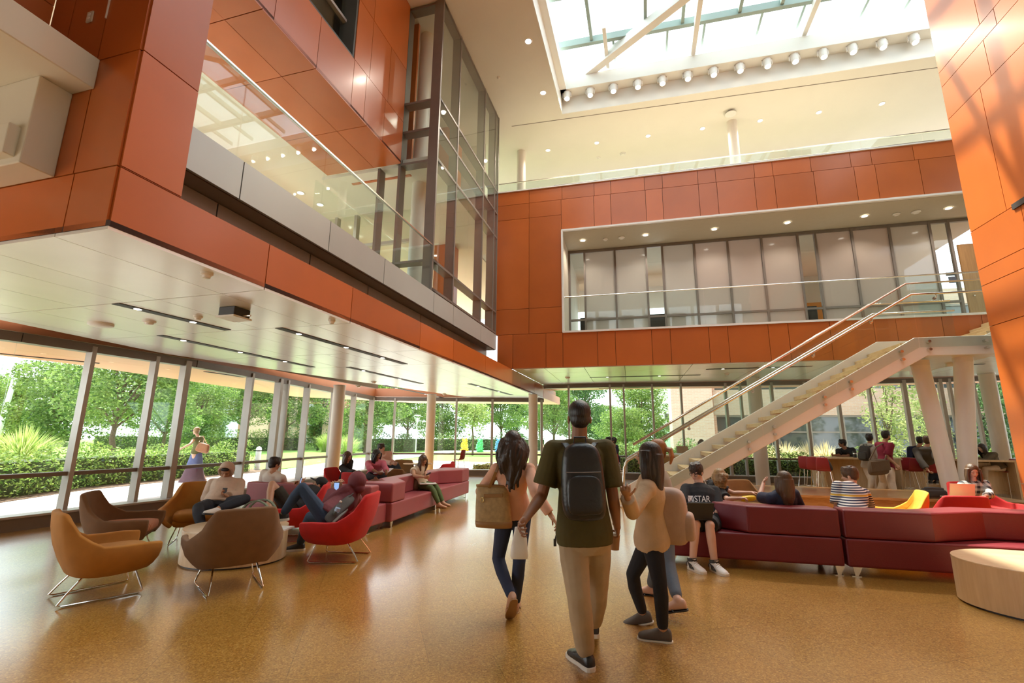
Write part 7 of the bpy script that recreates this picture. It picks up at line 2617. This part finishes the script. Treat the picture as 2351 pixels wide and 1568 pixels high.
backpack('grey and black backpack squeezed between the maroon hooded person and the chair', bc, V((0, 1, .15)), (b.neck - b.hip), V((.75, -.25, -.6)), .30, .44, .15, C_['charcoal_canvas'], pocket=cloth('grey_canvas_light', (.20, .19, .17)), zip_=False)
def bottle(label, c, h=.2, r=.032, ax=UP):
    ax = V(ax).normalized()
    t = thing('water_bottle', label, 'bottle', c)
    m = MB(); m.lathe(c, [(r * .9, 0), (r, .01), (r, h * .62), (r * .8, h * .76), (r * .42, h * .88), (r * .42, h * .93)], 16, ax=ax); m.build('body', BOTTLE, t, smooth=True)
    m = MB(); m.cyl(c + ax * h * .35, c + ax * h * .55, r * 1.02, n=16); m.build('paper_label', mat('bottle_label', (.35, .5, .72), .4, var=.2, scale=40), t, smooth=True)
    m = MB(); m.cyl(c + ax * h * .92, c + ax * h, r * .48, n=12); m.build('cap', WPLAST, t)
bottle('clear water bottle in the side pocket of the grey backpack on the red armchair', aty(768, 1186, 6.22), .2, .033, V((.35, 0, 1)))
for i, (px, Y, z) in enumerate(((2232, 7.75, .5),)):
    c = floor_at(px, Y)
    side_table('low round side table hidden behind the burgundy sofa, before the plaid-shirted woman', c, .5, .25)
    q = aty(px, 1150, Y); bottle('clear water bottle standing in front of the pale laptop', V((q.x, q.y, .5)), .21)
# dark backpack on the bar stool
c = floor_at(1891, 13.15)
backpack('black backpack lying on the red bar stool by the left bar table', c + UP * .92, V((1, -.3, 0)), V((-.25, .1, 1)), V((.3, 1, 0)), .3, .36, .2, C_['charcoal_canvas'])
q = PFP.at(PFP.u(2160, 1137), .45 + .10, -.25)
backpack('black bag lying flat on the timber platform behind the red armchair', q, C, CN, UP, .42, .30, .17, C_['charcoal_canvas'])
# tote of the woman in pink
b = PEOPLE['pink']
tc = aty(1132, 1163, 4.58)
t = thing('tote_bag', 'tan patterned tote bag with leather base on the shoulder of the woman in pink', 'handbag', tc)
r_, u_, f_ = V((.98, -.18, 0)), V((-.06, 0, 1)).normalized(), V((.18, .98, 0))
pl4 = lambda w, d, z: [tc + r_ * (w * math.copysign(abs(math.cos(a)) ** .6, math.cos(a))) + f_ * (d * math.copysign(abs(math.sin(a)) ** .7, math.sin(a))) + u_ * z for a in [2 * PI * i / 24 for i in range(24)]]
m = MB(); m.rings([pl4(.165, .065, -.155), pl4(.172, .07, -.13), pl4(.165, .065, 0), pl4(.152, .05, .14), pl4(.150, .045, .19)]); body_ = m.build('bag_body', MONO, t, smooth='all')
m = MB(); m.rings([pl4(.12, .05, -.185), pl4(.168, .068, -.18), pl4(.174, .072, -.15), pl4(.173, .071, -.125)]); m.build('base', TANLEA, t, smooth='all')
m = MB(); m.rings([pl4(.153, .048, .178), pl4(.154, .049, .196)]); m.build('rim', TANLEA, t, smooth='all')
m = MB(); q = tc - f_ * .062 + u_ * .10; m.bar(q - r_ * .07, q + r_ * .11 + u_ * .01, u_, .016, .006); m.build('zip_pocket', TANLEA, t, bevel=.003)
m = MB(); q2 = q - r_ * .085 - u_ * .035 - f_ * .01; m.tube([q2 + r_ * .014 * math.cos(a) + u_ * .02 * math.sin(a) for a in [2 * PI * i / 12 for i in range(12)]], .004, 5, closed=True); m.build('charm', GOLD, t)
sp_ = b.S['L'] + UP * .062 + b.sr * .03
for s, ff in ((-1, -.045), (1, .045)):
    m = MB()
    pts = [tc + r_ * (-.02) + f_ * ff + u_ * .17, (tc + f_ * ff + u_ * .19).lerp(sp_ - b.f * .06, .6) - b.f * (.05 if ff < 0 else -.04), sp_ + b.f * (-.03 if ff < 0 else .03), sp_ + b.f * .06 - UP * .03]
    for a, c_ in zip(pts[:-1], pts[1:]):
        m.bar(a, c_ + (c_ - a) * .03, V((1, 0, 0)), .014, .005)
    m.build('strap', TANLEA, t, bevel=.002)
m = MB(); w_ = b.W['R']
hb = w_ + (b.W['R'] - b.E['R']).normalized() * .08
m.tube([hb, hb + V((.02, 0, -.04)), hb + V((.0, -.01, -.10)), hb + V((-.012, 0, -.15))], .007, 6); m.box(hb + V((-.01, 0, -.16)), V((.012, 0, 0)), V((0, .006, 0)), UP * .03)
tag(m.build('key_strap', BLACKP, loc=hb, bevel=.002), 'black key strap hanging from the right hand of the woman in pink', 'key strap')
# paper bag and coffee of the man in olive
b = PEOPLE['olive']
h_ = b.W['L'] + (b.W['L'] - b.E['L']).normalized() * .09
pc = V((h_.x, h_.y, h_.z - .115))
m = MB()
rg = []
for z, w_, d_ in ((-.085, .052, .012), (-.07, .058, .02), (-.02, .056, .022), (.04, .048, .018), (.09, .034, .012), (.115, .03, .01)):
    rg.append([pc + V((w_ * math.copysign(abs(math.cos(a)) ** .5, math.cos(a)) * (1 + .06 * math.sin(3 * a + z * 40)), d_ * math.sin(a) * 1.2, z)) for a in [2 * PI * i / 20 for i in range(20)]])
m.rings(rg); tag(m.build('paper_bag', PAPERW, loc=pc, smooth=True), 'crumpled white paper bag hanging from the left hand of the man in olive', 'paper bag')
h_ = b.W['R'] + (b.W['R'] - b.E['R']).normalized() * .085
cc = aty(1412, 1262, h_.y + .02)
t = thing('coffee_cup', 'brown paper coffee cup with white lid in the right hand of the man in olive', 'cup', cc)
m = MB(); m.cyl(cc, cc + UP * .105, .030, .041, n=24); m.build('cup_body', KRAFT, t, smooth=True)
m = MB(); m.lathe(cc + UP * .103, [(.043, 0), (.044, .006), (.037, .012), (.036, .018)], 24); m.build('lid', WPLAST, t, smooth=True)
# phones
def phone(label, c, u, n, lit=True):
    u, n = V(u).normalized(), V(n).normalized()
    n = (n - u * n.dot(u)).normalized()
    r = u.cross(n)
    t = thing('phone', label, 'phone', c)
    m = MB(); m.box(c, r * .036, n * .0042, u * .072); m.build('case', BLACKP, t, bevel=.003)
    m = MB(); m.box(c + n * .0046, r * .032, n * .0006, u * .062); m.build('screen', SCREEN if lit else DWIN, t)
def mid(b, k=.075): return (b.W['L'] + b.W['R']) / 2
b = PEOPLE['hood']; phone('black phone in the hands of the boy in the white hood', aty(514, 1131, mid(b).y - .03), (0, .35, 1), (0, 1, .6))
phone('phone held above the face of the man in the black cap', aty(689, 1107, 7.45), (.2, 0, 1), (1, .25, -.2))
b = PEOPLE['maroon']; phone('black phone with glowing screen held up by the maroon hooded person', aty(772, 1119, mid(b).y - .02), (0.05, 0, 1), (.45, -1, .1))
b = PEOPLE['cream']; phone('white phone in the hands of the girl in the cream blouse', aty(982, 1089, mid(b).y - .03), (.8, 0, .5), (-.4, .3, .9))
# laptops
def laptop(label, c, r, lid_u, lid_n, w, h, m, m2):
    r, lid_u, lid_n = r.normalized(), lid_u.normalized(), lid_n.normalized()
    t = thing('laptop', label, 'laptop', c)
    mb = MB(); mb.box(c + lid_u * h / 2, r * w / 2, lid_n * .004, lid_u * h / 2); li = mb.build('lid', m, t, bevel=.003)
    mb = MB(); mb.box(c + lid_u * h / 2 - lid_n * .0045, r * (w / 2 - .012), lid_n * .0006, lid_u * (h / 2 - .012)); mb.build('screen', SCREEN, li)
    d = -V((lid_n.x, lid_n.y, 0)).normalized()
    mb = MB(); mb.box(c + d * h / 2 - UP * .004, r * w / 2, d * h / 2, UP * .008); ba = mb.build('base', m2, t, bevel=.003)
    mb = MB()
    for i in range(4):
        mb.box(c + d * (h * (.25 + .13 * i)) + UP * .005, r * w * .42, d * h * .05, UP * .0012)
    mb.build('keyboard', BLACKP, ba)
b = PEOPLE['star']
lc = aty(1605, 1192, min(b.K['R'].y, b.K['L'].y) + .05)
laptop('black laptop propped on the knees of the boy with glasses, lid to the camera', lc, V((1, .0, 0)), V((0, -.42, .9)), V((0, -.9, -.42)), .33, .23, BLACKP, BLACKP)
pc = aty(1645, 1207, b.hip.y - .1)
m = MB(); softbox(m, V((pc.x, pc.y, .47)), V((.3, 1, 0)).normalized(), UP, V((1, -.3, 0)).normalized(), .22, .11, .09, .6); tag(m.build('pouch', BLACKP, loc=(pc.x, pc.y, .42), smooth='all', sub=1), 'small black pouch on the sofa seat beside the boy with glasses', 'pouch')
b = PEOPLE['plaid']
lc = aty(2209, 1143, b.hip.y - .52)
laptop('pale silver laptop on the lap of the woman in plaid, lid to the camera', lc, V((1, -.22, 0)), V((-.05, -.25, .95)), V((-.2, -.95, -.25)), .36, .24, mat('champagne_metal', (.66, .57, .46), .35, metal=.3), STEEL)
q = PP.at(0, 0)
# sage tote on the oval table, book, papers, cups
q = aty(592, 1196, 6.30); q = V((q.x, q.y, .405))
t = thing('tote_bag', 'grey-green canvas bag with arched handles lying on the left oval table', 'bag', q)
r_ = V((1, -.08, 0)).normalized(); f_ = V((.08, 1, 0)).normalized()
m = MB()
rg = []
for z, w_, d_ in ((.0, .24, .12), (.02, .27, .145), (.10, .265, .13), (.18, .235, .09), (.215, .20, .05)):
    rg.append([q + r_ * (w_ * math.copysign(abs(math.cos(a)) ** .6, math.cos(a))) + f_ * (d_ * math.copysign(abs(math.sin(a)) ** .7, math.sin(a))) + UP * (z * (1 + .10 * math.cos(a))) for a in [2 * PI * i / 28 for i in range(28)]])
m.rings(rg); m.build('bag_body', SAGE, t, smooth='all', sub=1)
for s in (-1, 1):
    m = MB()
    pts = [q + f_ * s * .07 + r_ * (.20 * math.cos(a)) * -1 + UP * (.13 + .20 * math.sin(a)) for a in [PI * i / 10 for i in range(11)]]
    for a, c_ in zip(pts[:-1], pts[1:]): m.bar(a, c_ + (c_ - a) * .06, f_, .02, .008)
    m.build('handle', SAGE, t)
m = MB(); m.box(q + r_ * .30 + UP * .012 - f_ * .08, r_ * .17, f_ * .12, UP * .010); tag(m.build('magazine', PAPERW, loc=q + r_ * .3, bevel=.002), 'white magazine on the left oval table under the shoe of the maroon hooded person', 'magazine')
def book(label, c, r, f, w=.2, h=.26):
    t = thing('open_book', label, 'book', c)
    for s in (-1, 1):
        m = MB()
        m.prism([c, c + r * s * w * .5 + UP * .018, c + r * s * w + UP * .006, c + r * s * w - UP * .002, c - UP * .01], f * h)
        m.build('pages', PAPERW, t)
book('open book on the lap of the woman in the bright pink top', aty(874, 1086, 10.5), V((.9, -.3, .1)), V((0.2, .8, .25)))
q = aty(982, 1110, PEOPLE['cream'].K['R'].y + .12)
m = MB(); m.box(q, V((.17, .05, 0)), V((-.03, .12, 0)), UP * .01); tag(m.build('notebook', PAPERW, loc=q, bevel=.002), 'white notebook on the lap of the girl in the cream blouse', 'notebook')
q = aty(956, 1120, 10.55)
t = thing('handbag', 'dark brown leather handbag beside the girl in the cream blouse', 'handbag', V((q.x, q.y, .42)))
m = MB(); softbox(m, V((q.x, q.y, .42 + .13)), V((.4, 1, 0)).normalized(), UP, V((1, -.4, 0)).normalized(), .30, .26, .13, .6, taper=.85); m.build('bag_body', mat('brown_leather', (.10, .045, .02), .45, var=.15), t, smooth='all', sub=1)
m = MB(); m.tube([V((q.x - .03, q.y - .09, .66)), V((q.x, q.y - .05, .80)), V((q.x, q.y + .05, .80)), V((q.x + .03, q.y + .09, .66))], .009, 6); m.build('handle', TANLEA, t)
b = PEOPLE['out']
q = aty(466, 1028, 15.3)
t = thing('shoulder_bag', 'rust brown shoulder bag of the woman walking outside', 'handbag', q)
m = MB(); softbox(m, q, V((1, 0, -.25)).normalized(), V((.25, 0, 1)).normalized(), V((0, 1, 0)), .46, .30, .14, .55, taper=.8); m.build('bag_body', mat('rust_leather', (.32, .12, .05), .5, var=.12), t, smooth='all', sub=1)
m = MB(); m.tube([q + V((-.16, 0, .16)), b.S['R'] + UP * .05, q + V((.1, 0, .14))], .012, 6); m.build('strap', TANLEA, t)
b = PEOPLE['mar']
q = aty(2016, 1072, b.hip.y - .30)
t = thing('messenger_bag', 'brown grey messenger bag hanging at the hip of the man in maroon', 'bag', q)
m = MB(); softbox(m, q, V((1, -.1, .12)).normalized(), UP, V((.1, 1, 0)).normalized(), .52, .40, .18, .55, taper=.9); m.build('bag_body', C_['taupe_canvas'], t, smooth='all', sub=1)
m = MB(); m.box(q - V((-.0, .09, -.03)), V((.23, -.02, .03)), V((0, .012, 0)), UP * .13); m.build('flap', C_['taupe_canvas'], t, bevel=.01)
m = MB(); m.tube([q + V((-.2, .0, .17)), q + V((-.02, -.06, .50)), b.S['L'] * .5 + b.S['R'] * .5 + UP * .06, b.neck + b.f * .12 - UP * .2, q + V((.2, .02, .17))], .018, 6); m.build('strap', C_['taupe_canvas'], t)
b = PEOPLE['curly']
q = aty(1718, 1144, (b.W['R'].y + b.W['L'].y) / 2)
m = MB(); softbox(m, q, V((1, 0, .1)).normalized(), UP, V((0, 1, 0)), .22, .08, .12, .7); tag(m.build('snack_bag', mat('yellow_foil', (.75, .52, .02), .25, var=.2, bump=.6, bscale=25), loc=q, smooth='all', sub=1), 'crumpled yellow bag in the hands of the curly haired woman', 'snack bag')
def on_table(px, Y, z=1.07):
    c = floor_at(px, Y); c.z = z; return c
c = on_table(1962, 14.0)
t = thing('tumbler', 'dark tumbler with steel band on the left bar table', 'cup', c)
m = MB(); m.cyl(c, c + UP * .19, .042, .048, n=18); m.build('cup_body', BLACKP, t, smooth=True)
m = MB(); m.cyl(c + UP * .10, c + UP * .13, .048, n=18); m.build('band', STEEL, t, smooth=True)
c = on_table(1972, 14.15)
m = MB(); m.cyl(c, c + UP * .15, .042, .062, n=20); tag(m.build('white_cup', PAPERW, loc=c, smooth=True), 'white paper cup right of the dark tumbler on the left bar table', 'cup')
c = on_table(1567, 15.25)
t = thing('paper_carrier_bag', 'brown paper bag standing on the bar table behind the stair foot', 'bag', c)
m = MB(); m.box(c + UP * .13, V((.16, 0, 0)), V((0, .08, 0)), UP * .13); m.build('bag_body', KRAFT, t, bevel=.004)
m = MB(); m.tube([c + V((-.06, 0, .26)), c + V((-.04, 0, .33)), c + V((.04, 0, .33)), c + V((.06, 0, .26))], .008, 5); m.build('handle', KRAFT, t)
c = on_table(1549, 15.05)
m = MB()
for i in range(3): m.box(c + V((.02 * i, .02 * i, .008 + .014 * i)), V((.17, .03, 0)), V((-.02, .12, 0)), UP * .006)
tag(m.build('papers', PAPERW, loc=c), 'stack of papers and folders on the bar table behind the stair foot', 'papers')
c = on_table(1580, 15.0)
m = MB(); m.cyl(c, c + UP * .13, .035, .045, n=16); tag(m.build('cup', KRAFT, loc=c, smooth=True), 'small brown cup at the right end of the bar table behind the stair foot', 'cup')
# room plates at the doors
for px, py, w_, h_, mm, lab in ((2180, 630.5, .26, .11, BLACKP, 'dark room number plate beside the wooden gallery door'), (2184, 643.5, .2, .2, mat('sign_navy', (.05, .06, .12), .4, var=.3, scale=30), 'square dark pictogram sign below the room number plate')):
    q = PP.px(px, py) - CN * .06
    m = MB(); m.box(q, C * w_ / 2, CN * .008, UP * h_ / 2)
    tag(m.build('door_sign', mm, loc=q), lab, 'sign')

# ---- lettering on the black t-shirt
from mathutils.bvhtree import BVHTree
b = PEOPLE['star']
cu_ = bpy.data.curves.new('print', 'FONT')
cu_.body = 'STAR'
cu_.size = .115
cu_.space_character = .92
to = bpy.data.objects.new('print', cu_)
col.objects.link(to)
bpy.context.view_layer.update()
tm_ = bpy.data.meshes.new_from_object(to.evaluated_get(bpy.context.evaluated_depsgraph_get()))
bpy.data.objects.remove(to)
bm = bmesh.new(); bm.from_mesh(tm_)
q0 = len(bm.verts)
for tri in (((-.10, .078), (-.012, .078), (-.055, .0)), ((-.10, .066), (-.062, .0), (-.10, .0)), ((-.008, .070), (-.045, .0), (-.008, .0))):
    bm.faces.new([bm.verts.new((x, y, 0)) for x, y in tri])
bmesh.ops.subdivide_edges(bm, edges=bm.edges, cuts=2, use_grid_fill=True)
st_me = STAR.data
inv = INV[STAR.name]
W4 = inv.inverted()
bvh = BVHTree.FromPolygons([W4 @ v.co for v in st_me.vertices], [list(p.vertices) for p in st_me.polygons])
o0 = aty(1586, 1152, b.hip.y - .3)
rr, uu = -b.sr, UP
rr = (V((1, 0, 0)) * .99 + V((0, -.05, 0))).normalized()
for v in bm.verts:
    p = o0 + rr * (v.co.x * .78 + .045) + uu * (v.co.y * .95)
    dr = (p - EYE).normalized()
    hit = bvh.ray_cast(EYE, dr)
    v.co = (hit[0] - dr * .005) if hit[0] else p + dr * .2
me = bpy.data.meshes.new('print'); bm.to_mesh(me); bm.free()
me.transform(inv)
me.materials.append(WPLAST)
po_ = bpy.data.objects.new('shirt_print', me); po_.parent = STAR; col.objects.link(po_)
po_['label'] = 'white block letters STAR'
